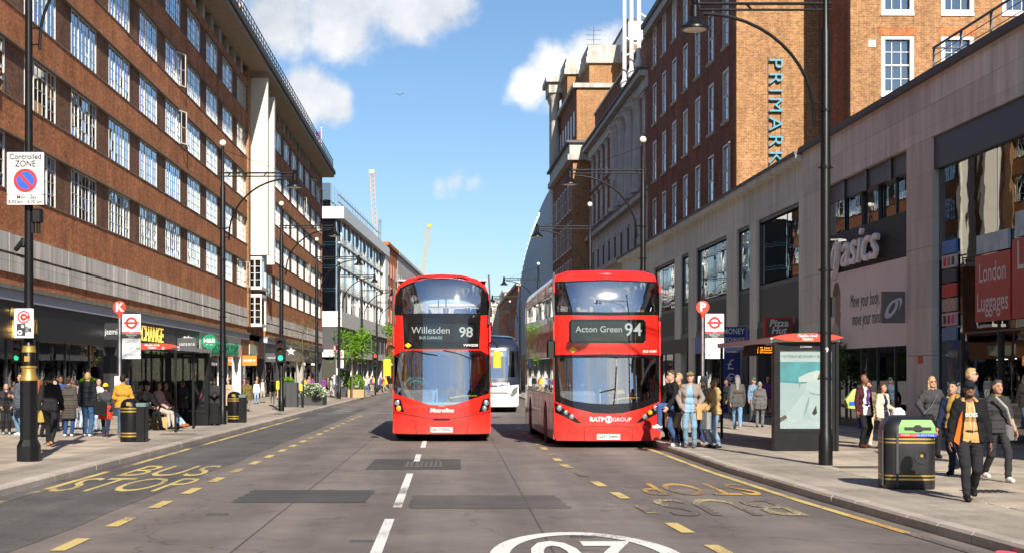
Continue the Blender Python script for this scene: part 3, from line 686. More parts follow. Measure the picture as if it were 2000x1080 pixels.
def in_poly(px, py, tri):
    c = False; n = len(tri); j = n-1
    for i in range(n):
        a, b = tri[i], tri[j]
        if (a.y > py) != (b.y > py) and px < (b.x-a.x)*(py-a.y)/(b.y-a.y)+a.x: c = not c
        j = i
    return c
for i in range(46):
    for j in range(9):
        px, py = min(xs)+(max(xs)-min(xs))*(i+.5)/46, -.42+.84*(j+.5)/9
        if any(in_poly(px, py, t_) for t_ in tris): bulbs.box(.065, 62.6+px*.98-.035, 3.38+py*.85-.03, .1, 62.6+px*.98+.035, 3.38+py*.85+.03)
bulbs.build('bulb_letters', dot_on, s2)
letter('XTUTO', .26, white_letter, s2, (.085, 66.6, 2.92), LEFTWALL, space=1.3)
s3 = shopfront('narrow black gift shop with white lettered hanging sign', 68.5, 75.0, dk, dk, nglass=2, door=1, seed=3)
letter('santoro', .8, white_letter, s3, (.1, 71.8, 3.4), LEFTWALL, extrude=.03)
h3 = MB().box(.08,68.9,2.75,.98,69.05,3.4).build('projecting_sign', dkg, s3)
letter('santoro', .26, white_letter, h3, (.53, 68.885, 3.12), FRONT, space=1.2, fit=.72); letter('LONDON', .11, white_letter, h3, (.53, 68.885, 2.9), FRONT)
s4 = shopfront('white health food shop with green letters and round green sign', 75.1, 89.6, wh, wh, nglass=4, door=2, seed=5)
letter('Holland&Barrett', 1.3, green_sign, s4, (.1, 82.3, 3.2), LEFTWALL, extrude=.03, bold=.02, fit=11.5)
h4 = MB(); h4.prism([(.46+.38*math.cos(a*.2618), 75.6, 3.38+.38*math.sin(a*.2618)) for a in range(24)], (0,.14,0)); h4 = h4.build('round_sign', green_sign, s4)
letter('H&B', .3, white_letter, h4, (.46, 75.585, 3.42), FRONT, bold=.008); letter('EST. 1870', .09, white_letter, h4, (.46, 75.585, 3.22), FRONT)
s5 = shopfront('shop with brown clock panel and bright orange box sign', 89.8, 100.4, mat('fascia_rust', (.30,.12,.045), .6), dk, nglass=3, door=1, seed=7)
MB().box(.065, 93, 2.95, .12, 97, 3.6).build('clock_panel', mat('pale_green_panel', (.45,.46,.34), .6), s5)
h5 = MB().box(.08,90.0,2.25,.95,90.2,2.85).build('projecting_sign', orange_sign, s5); letter('BURGER W', .2, white_letter, h5, (.51, 89.985, 2.55), FRONT, bold=.006, fit=.75)
for i, (a, b, m_, lab) in enumerate(((100.6,111.5,dkg,'grey shop with white bar sign beside the orange sign shop'),(111.7,126,mat('fascia_stone',(.34,.31,.27),.7),'stone-framed shop with a white star sign over its window'),(126.2,144.5,dkg,'last shop of the brick hotel, at the side street corner'))):
    s6 = shopfront(lab, a, b, m_, m_ if i else dk, nglass=4, door=1, seed=8+i)
    if i == 0:
        h6 = MB().box(.08,101,2.55,.9,101.15,3.15).build('projecting_sign', dkg, s6); letter('optical', .2, white_letter, h6, (.49, 100.98, 2.85), FRONT)
    if i == 1:
        pts = [(.6+(.36 if k % 2 == 0 else .16)*math.sin(k*math.pi/5), 112.0, 3.45+(.36 if k % 2 == 0 else .16)*math.cos(k*math.pi/5)) for k in range(10)]
        MB().prism(pts, (0,.12,0)).build('star_sign', white_letter, s6)

# ------------------------------------------------------------------ left, beyond the side street: glass and white stone store
gb = thing('glass_store', 'white and glass department store beyond the brick hotel with blue roof screen', 'building', (-12.6, 162, 0), -math.atan(.048))
Lg = 54.0
MB().box(-14, 0.3, 7.0, -.35, Lg, 19).build('core', mat('office_inside', (.20,.29,.36), .9, nscale=.5, var=.3), gb)
MB().box(-14.2, -.25, 18.7, .5, Lg+.2, 20.0).build('roof_cornice', mat('pale_cladding', (.66,.64,.59), .5, var=.06), gb)
MB().box(-14.1, -.2, 6.9, .25, Lg, 8.6).build('white_band', MT['pale_cladding'], gb)
MB().box(-14, -.1, 4.4, .0, Lg-.01, 6.897).build('dark_panels', dkg, gb)
for k in range(9): MB().box(-.01, 3+k*6, 4.42, .06, 3.12+k*6, 6.88).build('panel_joint', mid_grey, gb)
MB().box(-14, -.3, 3.6, .35, Lg, 4.395).build('shop_fascia', MT['pale_cladding'], gb)
MB().box(-13.5, .2, .1, -.5, Lg, 3.6).build('shop_glass', glass_dark, gb)
MB().box(-13.4, .4, .05, -.7, Lg-.1, 3.58).build('shop_inside', shop_lit, gb)
for k in range(10): MB().box(-.49, k*6, .1, -.1, k*6+.7, 3.6).build('pier', MT['pale_cladding'], gb)
for k in range(6):
    y = 2+k*8.2
    MB().tube([(-.08,y,8.6),(-.08,y,18.7)], .11, 12).build('column', MT['pale_cladding'], gb, smooth=True)
    for j in range(4):
        w = MB().box(-.2, y+.45, 8.6+j*2.52+.1, -.17, y+7.75, 8.6+(j+1)*2.52-.15).build('pane', glass_blue, gb)
        MB().box(-.16, y+4.0, 8.6+j*2.52, -.08, y+4.1, 8.6+(j+1)*2.52).build('mullion', mid_grey, w)
for j in (1, 2, 3):
    MB().box(-.16, -.1, 8.6+j*2.52-.16, .05, Lg-1, 8.6+j*2.52-.02).build('walkway', MT['pale_cladding'], gb)
    m = MB()
    for q in (.2,.45,.7): m.box(.04, 0, 8.6+j*2.52+q, .06, Lg-1, 8.6+j*2.52+q+.04)
    m.build('rail', mat('rail_bronze', (.35,.3,.2), .4, metal=.5), gb)
for j in range(4):
    for k in range(3):
        MB().box(-12.8+k*4.2, -.12, 8.62+j*2.52, -8.8+k*4.2, -.09, 8.5+(j+1)*2.52).build('pane', glass_blue, gb)
MB().box(-14, Lg-4.5, 8.6, .3, Lg, 18.7).build('end_pier', MT['pale_cladding'], gb)
MB().box(-13, 1.5, 20.0, -1.2, Lg-6, 22.8).build('roof_screen', glass_blue, gb)
MB().box(-12, 2.5, 20.0, -2.4, Lg-7, 21.8).build('roof_plant', MT['pale_cladding'], gb)
m = MB()
for k in range(16): m.box(-1.19, 2+k*2.9, 20, -1.16, 2.04+k*2.9, 22.85)
for q in (20.7, 21.5): m.box(-.4, 1.5, q, -.3, Lg-6, q+.08)
m.build('roof_rail', mid_grey, gb)
def block(name, label, cat, loc, rz, w, l, h, wallm, trim, rows, cols, front_rows=None, wsz=(1.2, 1.9), z0=5.2, fh=3.4, group=None, facing=1, roof=None):
    """street block: long face on local x=0 looking to facing*x, body behind it"""
    t = thing(name, label, cat, loc, rz, group); s = facing
    MB().box(-w*s, 0, 0, 0, l, h).build('wall', wallm, t)
    MB().box(-w*s-.2*s, -.2, h, .3*s, l+.2, h+.5).build('cornice', trim, t)
    MB().box(.0, 0.02, 3.5, .12*s, l-.02, 4.1).build('shop_fascia', trim, t)
    for i in range(cols):
        y = (i+.5)*l/cols
        for j in range(rows):
            z = z0+j*fh
            wdo = MB().box(0, y-wsz[0]/2-.12, z-.12, .07*s, y+wsz[0]/2+.12, z).box(0, y-wsz[0]/2-.12, z+wsz[1], .07*s, y+wsz[0]/2+.12, z+wsz[1]+.14).box(0, y-wsz[0]/2-.12, z, .05*s, y-wsz[0]/2, z+wsz[1]).box(0, y+wsz[0]/2, z, .05*s, y+wsz[0]/2+.12, z+wsz[1]).box(.0, y-.04, z, .04*s, y+.04, z+wsz[1]).build('window', trim, t)
            MB().box(.004*s, y-wsz[0]/2, z, .02*s, y+wsz[0]/2, z+wsz[1]).build('pane', glass_dark, wdo)
        MB().box(.003*s, y-l/cols*.4, .3, .03*s, y+l/cols*.4, 3.45).build('shop_window', glass_dark, t)
    return t
block('orange_brick_block', 'narrow orange brick block next to the glass store', 'building', (-9.9, 216.4, 0), -math.atan(.05), 12, 17, 20.5, brick_orange, brick_orange, 4, 4, wsz=(1.9, 2.0), z0=6)
block('stone_block_building', 'pale stone block between the orange block and the left bus', 'building', (-9.0, 234, 0), -math.atan(.05), 14, 60, 20.5, stone_white, stone_white, 4, 12)
# end of the street
block('white_classical_building', 'cream stone classical building closing the street, over the coach', 'building', (9.2, 300, 0), math.radians(82), 20, 40, 15.5, stone_white, cream_paint, 4, 9, facing=-1, z0=4.6, fh=2.9)
def facade(name, label, cat, x0, x1, y, dep, h, wallm, trim, rows, cols, wsz, z0, fh, m_glass=glass_dark):
    t = thing(name, label, cat, (x0, y, 0)); W = x1-x0
    MB().box(0, 0, 0, W, dep, h).build('wall', wallm, t); MB().box(-.3, -.3, h, W+.3, dep+.3, h+.6).build('cornice', trim, t)
    for i in range(cols):
        x = (i+.5)*W/cols
        for j in range(rows):
            z = z0+j*fh; wd = MB().box(x-wsz[0]/2-.12, -.08, z-.15, x+wsz[0]/2+.12, -.0, z).box(x-wsz[0]/2-.1, -.06, z+wsz[1], x+wsz[0]/2+.1, 0, z+wsz[1]+.2).build('window', trim, t)
            MB().box(x-wsz[0]/2, -.03, z, x+wsz[0]/2, -.004, z+wsz[1]).build('pane', m_glass, wd)
    return t
facade('grey_office_tower', 'far grey office tower with a grid of small windows', 'building', 12.5, 27.0, 560, 20, 29.5, mat('tower_grey', (.42,.42,.42), .8), mid_grey, 9, 10, (1.0, 1.7), 4, 2.9)
facade('corner_stone_building', 'pale stone corner building at the far end right of the tower', 'building', 9.6, 22, 285, 25, 17.5, stone_white, cream_paint, 4, 6, (1.1, 2.0), 4.4, 3.3)
facade('low_stone_building', 'lower pale stone building at the far end, just above the coach roof', 'building', 2.0, 9.4, 330, 25, 9.5, stone_white, cream_paint, 2, 5, (1.0, 1.9), 3.6, 2.8)

# ------------------------------------------------------------------ cranes far off
crane_y = mat('crane_yellow', (.62,.38,.06), .6); crane_w = mat('crane_pale', (.6,.42,.3), .6)
def crane(label, base, tip, w, m):
    t = thing('tower_crane', label, 'crane', base, group='cranes on the skyline'); d = Vector(tip)-Vector(base)
    b = MB(); n = 16; cs = [(-w,-w),(w,-w),(w,w),(-w,w)]
    P = lambda k, c: (d.x*k/n+c[0], d.y*k/n+c[1], d.z*k/n)
    for c in cs: b.tube([P(0,c), P(n,c)], w*.16, 4)
    for k in range(n):
        for i in range(4): b.tube([P(k,cs[i]), P(k+1,cs[(i+1)%4])], w*.1, 4)
    b.build('jib', m, t)
    c2 = MB().tube([(0,0,0),(0,0,-30)], w*1.2, 4); c2.box(-2.5*w,-w,-w*3,2.5*w,w,w*2); c2.build('mast', m, t)
    MB().box(d.x-w*1.3,d.y-w,d.z-w*.5,d.x+w*1.3,d.y+w,d.z+w*1.4).build('jib_head', m, t)
crane('tall pale tower crane jib over the glass store roof', (-21.3, 400, 36), (-22.4, 400, 56), .55, crane_w)
crane('thin grey crane jib right beside the tall pale one', (-20.4, 400, 34), (-20.2, 400, 43), .3, mid_grey)
crane('yellow crane jib leaning right above the left bus', (-9.2, 400, 26), (-6.9, 400, 41.5), .4, crane_y)
# ------------------------------------------------------------------ right side (building line turned a little: local x=0 is the street face, y runs along it)
TH = math.atan(.0208); RB0 = (13.07, 0, 0)
def rthing(name, label, cat): return thing(name, label, cat, RB0, TH)
def bx(t, name, m, x0, y0, z0, x1, y1, z1, **k): return MB().box(x0, y0, z0, x1, y1, z1).build(name, m, t, **k)
frame_dk = mat('frame_bronze', (.03,.03,.034), .4); panel_dk = mat('spandrel_dark', (.045,.043,.045), .55, nscale=1.5, var=.15)
low = rthing('stone_parade', 'two-storey grey stone shopping parade along the right pavement', 'building')
# part A: alternating wide and narrow windows
wins = [(51.5,57.9),(59.3,61.7),(63.8,71.0),(73.0,75.2),(77.0,83.9),(85.9,88.1),(90.0,96.5)]
zt = 9.05
y = 50.9
while y < 98:
    e_ = min(y+3.3, 98); bx(low, 'stone_slab', stone_warm, 0, y+.004, 7.72, .6, e_-.004, zt); y = e_
bx(low, 'cornice', stone_warm, -.28, 50.9, zt, .6, 98, zt+.2); bx(low, 'cornice_lead', lead, -.34, 50.9, zt+.2, 1.5, 98, zt+.31)
prev = 51.0
for a, b in wins:
    bx(low, 'stone_pier', stone_warm, -.02, prev+.002, .1, .5, a-.002, 7.717); prev = b
    w = bx(low, 'window', frame_dk, .06, a, 7.58, .3, b, 7.716)
    MB().box(.06, a, 5.0, .3, b, 5.16).box(.06, a, 5.16, .3, a+.1, 7.58).box(.06, b-.1, 5.16, .3, b, 7.58).build('frame', frame_dk, w)
    n = 3 if b-a > 4 else 1
    for i in range(n):
        ya, yb = a+.14+(b-a-.28)*i/n, a+.14+(b-a-.28)*(i+1)/n
        MB().box(.11, ya+.012, 5.22, .12, yb-.012, 7.5).build('pane', glass_dark if False else glass_shop, w, rot=(0, random.uniform(-.003,.003), 0))
    bx(low, 'spandrel_panel', panel_dk, .06, a, 3.75, .35, b, 4.997); bx(low, 'shop_head', frame_dk, .0, a, 3.5, .36, b, 3.747)
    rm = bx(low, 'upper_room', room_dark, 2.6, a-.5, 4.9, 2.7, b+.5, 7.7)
    for k in range(int((b-a)/1.6)):           # hanging banners and display panels behind the glass
        yy = a+.5+k*1.6+random.uniform(0,.4); MB().box(.9, yy, 5.25, .94, yy+random.uniform(.35,.8), 7.4).build('banner', random.choice([white_letter, mid_grey, goods_m[7], mat('banner_blue',(.1,.25,.4),.6) if 'banner_blue' not in MT else MT['banner_blue']]), rm)
bx(low, 'upper_floor', room_dark, .3, 51, 4.7, 2.7, 97, 4.9); bx(low, 'upper_ceiling', mat('ceiling_pale', (.4,.4,.4), .9), .35, 51, 7.72, 2.7, 97, 7.78)
# part B: taller parapet, big bays
zb = 9.3
y = 14.0
while y < 50.89:
    e_ = min(y+4.0, 50.89)
    bx(low, 'stone_slab', stone_warm, -.06, y+.003, 8.62, .6, e_-.003, zb); bx(low, 'stone_slab', stone_warm, -.06, y+.003, 7.78, .6, e_-.003, 8.612); y = e_
bx(low, 'parapet_coping', lead, -.2, 13.9, zb, 1.6, 50.95, zb+.17)
for a, b in ((48.0, 50.89), (37.9, 39.9), (22.0, 24.0), (10, 13)):
    for z0, z1 in ((.1, 2.2), (2.21, 5.0), (5.01, 7.775)): bx(low, 'stone_pier', stone_warm, -.055, a, z0, .5, b, z1)
bx(low, 'body', brick_brown, 4.2, 5, .05, 30, 98, 9.25); bx(low, 'flat_roof', lead, .59, 5, 9.0, 30, 98, 9.32 - .03)
# roof railing and plant screen
rl = MB()
for k in range(12): rl.box(.9, 18+k*2.05, 9.47, .96, 18.06+k*2.05, 10.65)
for z in (9.75, 9.98, 10.21, 10.44): rl.tube([(.93, 18, z), (.93, 40.6, z)], .012, 6)
rl.tube([(.93, 18, 10.66), (.93, 40.65, 10.66)], .035, 8); rl.tube([(.93, 40.6, 10.2), (2.6, 40.6, 10.2)], .02, 6); rl.tube([(.93, 40.6, 10.66), (2.6, 40.6, 10.66)], .03, 6)
rl.build('roof_railing', mat('rail_grey', (.12,.13,.16), .5), low); bx(low, 'roof_kerb', lead, .75, 16, 9.46, 1.1, 40.9, 9.7)
bx(low, 'plant_screen', mat('plant_grey', (.2,.21,.23), .7), 2.4, 22, 9.3, 6, 34.5, 12.4)

def bay_interior(t, y0, y1, z0, z1, depth=4.0, back=room_dark):
    for k in range(int((y1-y0)/2)): bx(t, 'ceiling_light', shop_lamp, 1.2, y0+.5+k*2, z1-.04, 1.35, y0+1.6+k*2, z1-.005)
    bx(t, 'back_wall', back, depth, y0, z0, depth+.1, y1, z1); bx(t, 'floor', shop_lit, .35, y0, z0-.03, depth, y1, z0); bx(t, 'ceiling', room_dark, .35, y0, z1, depth, y1, z1+.05)
    bx(t, 'side_wall', room_dark, .36, y0-.02, z0, depth, y0+.02, z1); bx(t, 'side_wall', room_dark, .36, y1-.02, z0, depth, y1+.02, z1)
# ---- sports shop
asx = rthing('sports_shop', 'sports shop with big silver lettering and a white poster band', 'shopfront'); a, b = 39.9, 48.0
bx(asx, 'beam', mat('beam_navy', (.045,.045,.06), .45), .08, a, 7.2, .35, b, 7.775)
for k in range(3): bx(asx, 'beam_bracket', frame_dk, .03, a+1.6+k*2.3, 7.15, .08, a+1.95+k*2.3, 7.77)
for k in range(5):
    ya, yb = a+(b-a)*k/5, a+(b-a)*(k+1)/5
    MB().box(.22, ya+.02, 4.92, .23, yb-.02, 7.2).build('pane', glass_dark, asx, rot=(0, 0, random.uniform(-.004,.004)))
    bx(asx, 'mullion', frame_dk, .18, ya-.02, 4.92, .26, ya+.02, 7.2)
    MB().box(.18, ya+.02, .35, .19, yb-.02, 2.5).build('pane', glass_shop, asx); bx(asx, 'mullion', frame_dk, .14, ya-.025, .1, .22, ya+.025, 2.5)
bx(asx, 'stall_riser', frame_dk, .12, a, .1, .3, b, .35)
poster = mat('poster_pale', (.72,.71,.71), .6, nscale=.5, var=.06)
pst = []
for k in range(4):
    ya, yb = a+(b-a)*k/4, a+(b-a)*(k+1)/4; pst.append(bx(asx, 'poster_panel', poster, .02, ya+.008, 2.5, .08, yb-.008, 4.9))
# portrait silhouette printed on the poster: head, hair, shoulder as thin flat print
prof = [(0,0),(.22,.02),(.3,.3),(.26,.55),(.32,.75),(.26,.82),(.3,.95),(.27,1.02),(.31,1.12),(.24,1.3),(.1,1.42),(-.12,1.4),(-.25,1.25),(-.28,1.0),(-.2,.8),(-.12,.62),(-.35,.45),(-.42,0)]
hair_p = [(.2,1.32),(.08,1.45),(-.14,1.43),(-.28,1.27),(-.33,1.0),(-.26,.72),(-.12,.75),(-.08,1.0),(0,1.15),(.14,1.2)]
shirt_p = [(-.42,0),(-.45,.3),(-.3,.5),(-.12,.6),(.2,.45),(.3,.2),(.3,0)]
def flat(t, name, pts, m, x, y0, z0, sc_=1.0): return MB().prism([(x, y0-p[0]*sc_, z0+p[1]*sc_) for p in pts][::-1], (-.004, 0, 0)).build(name, m, t)
skin_print = mat('print_skin', (.26,.16,.11), .6); hair_print = mat('print_hair', (.14,.085,.05), .6); shirt_print = mat('print_shirt', (.38,.37,.37), .6)
flat(pst[3], 'portrait_print', prof, skin_print, .018, 46.9, 2.52, 1.45); flat(pst[3], 'hair_print', hair_p, hair_print, .013, 46.9, 2.52, 1.45); flat(pst[3], 'shirt_print', shirt_p, shirt_print, .013, 46.9, 2.52, 1.45)
for k, s_ in enumerate(('Move your body,', 'move your mind.')): letter(s_, .58, black_letter, asx, (.012, 43.95-.2*k, 3.92-.55*k), RIGHTWALL, shear=.18, fit=2.9)
silver = mat('silver_letter', (.9,.9,.9), .4)
bx(asx, 'sign_backing', mat('sign_backing_black', (.012,.012,.014), .5, spec=.2), .04, a+.02, 4.93, .12, b-.02, 6.15)
letter('asics', 1.5, silver, asx, (-.12, 44.1, 5.5), RIGHTWALL, name='brand_lettering', extrude=.05, shear=.28, bold=.012, fit=3.7)
def swirl(t, m, x, yc, zc, s_, th, rot=RIGHTWALL):
    """slanted ring with a tail, the sign's emblem"""
    n = 30; out, inn = [], []
    for i in range(n):
        q = 2*math.pi*i/n; sl = lambda px, pz: (px+.45*pz, pz)
        o_ = sl(.34*math.cos(q), .62*math.sin(q)-.1); wdt = .62+.12*math.sin(q)
        i_ = sl(.34*wdt*.72*math.cos(q)+.01, .62*wdt*.95*math.sin(q)-.1)
        out.append(o_); inn.append(i_)
    b_ = MB()
    def V(p, d): return (x+d, yc-p[0]*s_, zc+p[1]*s_) if rot == RIGHTWALL else (x+p[0]*s_, yc+d, zc+p[1]*s_)
    for i in range(n):
        j = (i+1) % n
        for d0 in (0,): b_.poly([V(out[i],-th), V(out[j],-th), V(inn[j],-th), V(inn[i],-th)][::1]); b_.poly([V(out[i],0), V(out[j],0), V(out[j],-th), V(out[i],-th)]); b_.poly([V(inn[j],0), V(inn[i],0), V(inn[i],-th), V(inn[j],-th)])
    tail = [(.12,.42),(.38,.62),(.62,.62),(.66,.35),(.52,-.02),(.42,-.22),(.50,.1),(.5,.38),(.38,.45)]
    b_.prism([V(p, -th*.3) for p in tail], (0, 0, 0) if False else ((-th*.7, 0, 0) if rot == RIGHTWALL else (0, -th*.7, 0)))
    return b_.build('emblem', m, t)
swirl(asx, silver, .0, 46.75, 5.35, .95, .16)
hs = bx(asx, 'projecting_sign', mat('sign_taupe', (.16,.15,.14), .5), -.68, 40.0, 3.1, -.06, 40.12, 3.95)
swirl(hs, white_letter, -.42, 39.995, 3.52, .42, .02, FRONT)
bay_interior(asx, a, b, .12, 4.7)
bx(asx, 'upper_back', room_dark, 2.4, a, 4.92, 2.5, b, 7.7)
bx(asx, 'blue_poster', mat('poster_navy', (.02,.03,.16), .5), .5, 40.3, .2, .55, 42.0, 3.0)
# ---- luggage and gift shop
lug = rthing('gift_shop', 'glass-fronted luggage and gift shop at the right edge with red signs', 'shopfront'); a, b = 24.0, 37.9
bx(lug, 'beam', MT['beam_navy'], -.0, a, 6.95, .35, b, 7.775)
cols = [37.86, 36.35, 34.0, 31.6, 29.2, 26.8, 24.05]
for ya, yb in zip(cols[1:], cols):
    for z0, z1 in ((.2, 2.7), (2.74, 4.6), (4.64, 6.94)):
        MB().box(.16, ya+.012, z0, .17, yb-.012, z1).build('pane', glass_shop, lug, rot=(0, 0, random.uniform(-.0015,.0015)))
    bx(lug, 'mullion', frame_dk, .12, yb-.02, .12, .22, yb+.02, 6.94)
for z in (2.7, 4.6): bx(lug, 'transom', frame_dk, .13, a, z, .21, b, z+.04)
bay_interior(lug, a, b, .12, 6.9, depth=3.4)
sign_red = mat('shop_sign_red', (.42,.03,.025), .4, var=.06)
rs1 = bx(lug, 'red_sign', sign_red, .03, 33.05, 2.95, .11, 35.15, 4.5)
letter('London\nLuggages', .62, white_letter, rs1, (.026, 34.1, 3.72), RIGHTWALL, bold=.004, fit=1.85, line=1.1)
rs2 = bx(lug, 'red_sign', sign_red, .03, 28.5, 2.95, .11, 32.95, 4.7)
letter('London\nGifts', .9, white_letter, rs2, (.026, 31.4, 3.85), RIGHTWALL, bold=.006, fit=2.5)
for k, c in enumerate(((.05,.2,.6),(.5,.5,.5),(.03,.03,.05),(.5,.05,.05),(.4,.3,.25),(.55,.4,.45),(.1,.2,.4))):
    m_ = mat('postcard_%d' % k, c, .5, nscale=14, var=.4); z1 = 5.05-k*.36
    pc = bx(lug, 'picture_panel', m_, .06, 36.5, z1-.32, .11, 37.5, z1)
    if k in (1, 3, 5):
        for q in range(3): MB().box(.054, 36.62+q*.29, z1-.27, .059, 36.8+q*.29, z1-.06).build('print', [red_sign, black_letter, goods_m[6]][(k+q) % 3 if k != 3 else 0], pc)
for (ya, yb, z0, z1) in ((33.2,35.1,4.54,4.98),(29,32.8,4.74,5.3)):
    bx(lug, 'scene_panel', mat('scene_pale', (.4,.55,.6), .5, nscale=3, var=.3) if 'scene_pale' not in MT else MT['scene_pale'], .04, ya, z0, .1, yb, z1)
rng = random.Random(5)
for k in range(9):
    ya = 24.6+k*1.45
    for z in (.5, 1.0, 1.5, 2.0, 2.45):
        m = MB().box(1.0, ya, z-.02, 1.5, ya+1.2, z)
        for q in range(7):
            if rng.random() < .85:
                h = rng.uniform(.15,.38); m.ball((1.2, ya+.1+q*.165, z+h/2), .075, .075, h/2, n=7, k=5, m=rng.randint(1, 8)) if rng.random() < .5 else m.box(1.08, ya+.03+q*.165, z, 1.35, ya+.15+q*.165, z+h, rng.randint(1, 8))
        m.build('display_shelf', [mid_grey]+goods_m, lug)
MB().box(.24, 30.9, 2.1, .27, 31.4, 2.4).build('small_red_light', mat('neon_red', (.8,.05,.02), .4, emit=(1,.08,.02), es=1.5), lug)
fa = bx(low, 'fire_call_plate', red_sign, -.07, 38.6, 2.0, -.057, 38.95, 2.2)
# ---- parade shops further along (ground floor of part A)
pzl = shopfront('pizza restaurant front with dark red framed sign behind the bus shelter', 51.6, 57.8, panel_dk, frame_dk, zt=3.498, zf=2.9, nglass=3, door=1, side=-1, base=RB0, rz=TH, seed=21)
bs = MB().box(-1.06, 52.2, 3.03, -.06, 52.34, 3.72).build('sign_box', red_sign, pzl); MB().box(-.99, 52.185, 3.09, -.13, 52.2, 3.66).build('sign_face', mat('sign_brown', (.10,.055,.045), .5), bs)
letter('Pizza\nHut', .34, white_letter, bs, (-.56, 52.18, 3.38), FRONT, shear=.22, bold=.01, line=.75)
mon = shopfront('money exchange shop with deep blue sign', 59.4, 71.0, blue_sign, frame_dk, zt=3.498, zf=2.7, nglass=4, door=2, side=-1, base=RB0, rz=TH, seed=22)
bm = MB().box(-1.08, 59.6, 2.95, -.1, 59.75, 3.62).build('sign_box', mat('sign_navy', (.01,.03,.2), .4), mon)
letter('MONEY', .32, white_letter, bm, (-.59, 59.585, 3.43), FRONT, bold=.006, fit=.85); letter('EXCHANGE', .25, white_letter, bm, (-.59, 59.585, 3.1), FRONT, bold=.004, fit=.88)
bp_ = MB().box(-1.0, 60.2, .15, -.2, 60.3, 2.6).build('poster_board', MT['sign_navy'], mon); letter('£\n€\n¥', .6, white_letter, bp_, (-.6, 60.18, 1.5), FRONT)
shopfront('dark shop front behind the queue at the bus stop', 73.1, 83.8, panel_dk, frame_dk, zt=3.498, zf=2.8, nglass=4, door=1, side=-1, base=RB0, rz=TH, seed=24)
shopfront('dark shop front half hidden by the right bus', 86.0, 96.4, panel_dk, frame_dk, zt=3.498, zf=2.8, nglass=4, door=1, side=-1, base=RB0, rz=TH, seed=25)

# ---- upper brick block with sash windows; shade and sun put into two brick colours
up = rthing('brown_brick_store', 'tall brown brick store with white sash windows and blue vertical letters', 'building'); X1 = 1.43
HT = 24.2
sash = MB(); sw, sh = 1.2, 2.3
sash.box(-.02,-.08,-.1,.1,0,sh+.1).box(-.02,sw,-.1,.1,sw+.08,sh+.1).box(-.02,0,sh,.1,sw,sh+.1).box(.0,0,sh/2-.03,.08,sw,sh/2+.03).box(-.02,0,-.1,.1,sw,0)
for i in (1, 2): sash.box(.03, sw*i/3-.014, 0, .07, sw*i/3+.014, sh)
for j in (.25, .75): sash.box(.03, 0, sh*j-.012, .07, sw, sh*j+.012)
sash_me = sash.mesh('window', white_paint)
sp_me = MB().box(.045, .0, .0, .052, sw, sh/2-.03).mesh('pane', glass_win); ssill = MB().box(-.14, -.14, -.2, .1, sw+.14, -.1).mesh('sill', stone_grey)
ssback = MB().box(.12, 0, 0, .14, sw, sh).mesh('blind', mat('window_blind', (.46,.5,.46), .8))
def sash_win(t, loc, rz=0, s_=1.0, lit=False):
    w = link('window', sash_me, t, loc, (0, 0, rz), (1, s_, s_))
    link('pane', sp_me, w, (0, 0, 0), (0, random.uniform(-.004,.004), random.uniform(-.004,.004))); link('pane', sp_me, w, (.012, 0, sh/2+.03), (0, random.uniform(-.004,.004), 0)); link('sill', ssill, w); link('blind', ssback, w)
    return w
def wall_with_holes(t, name, m, x, ya, yb, za, zb_, holes_y, holes_z, w, h, th=.3):
    """brick wall on plane x (facing -x), openings on a grid, built as strips"""
    b_ = MB(); z = za
    for hz in sorted(holes_z)+[None]:
        top = zb_ if hz is None else hz
        if top > z: b_.box(x, ya, z, x+th, yb, top)
        if hz is None: break
        y = ya
        for hy in sorted(holes_y):
            b_.box(x, y, hz, x+th, hy, hz+h); y = hy+w
        b_.box(x, y, hz, x+th, yb, hz+h); z = hz+h
    return b_.build(name, m, t)
hy = [70.4+3.65*k for k in range(7)]; hz = [10.3, 13.9, 17.5, 21.1]
wall_with_holes(up, 'front_wall', brick_dark_and_shaded, X1, 68.9, 95.6, 9.3, HT-.8, hy, hz, sw, sh)
for y in hy:
    for z in hz: sash_win(up, (X1+.005, y, z))
bx(up, 'cornice', stone_grey, X1-.35, 68.7, HT-.797, X1+.6, 95.6, HT-.3); bx(up, 'cornice', lead, X1-.5, 68.6, HT-.297, X1+.8, 95.6, HT)
bx(up, 'end_wall', brick_tan_and_lit, X1+.002, 68.6, 9.3, 5.27, 68.898, HT-.802)
bx(up, 'return_wall', brick_dark_and_shaded, 5.272, 63.8, 9.3, 5.6, 68.897, HT+2)
b_ = MB(); z = 9.3; lx = [7.35-.65, 9.95-.65, 12.6-.65, 15.2-.65]; lz = [13.85, 17.35, 20.9]
for q in lz+[None]:
    top = HT+2 if q is None else q
    b_.box(5.272, 63.5, z, 26, 63.798, top)
    if q is None: break
    x = 5.272
    for v in lx: b_.box(x, 63.5, q, v, 63.798, q+2.3); x = v+1.2
    b_.box(x, 63.5, q, 26, 63.798, q+2.3); z = q+2.3
b_.build('end_wall', brick_tan_and_lit, up)
arch = brick_mat('brick_arch', (.48,.17,.06), (.36,.11,.04), (.42,.28,.15), bw=.075, rh=.5)
for v in lx:
    for q in lz:
        sash_win(up, (v+1.2, 63.62, q), R(90), 1.0, True)
        MB().box(v-.12, 63.44, q-.24, v+1.32, 63.499, q-.1).build('stone_sill', white_paint, up)
        MB().box(v-.1, 63.48, q-.099, v+.06, 63.62, q+2.36).box(v+1.14, 63.48, q-.099, v+1.3, 63.62, q+2.36).box(v+.061, 63.48, q+2.24, v+1.139, 63.62, q+2.36).box(v+.061, 63.48, q-.099, v+1.139, 63.62, q+.02).build('window_surround', white_paint, up)
        MB().prism([(v-.15,63.488,q+2.3+.1),(v+1.35,63.488,q+2.3+.1),(v+1.5,63.488,q+2.75),(v-.3,63.488,q+2.75)], (0,.01,0)).build('brick_arch', arch, up)
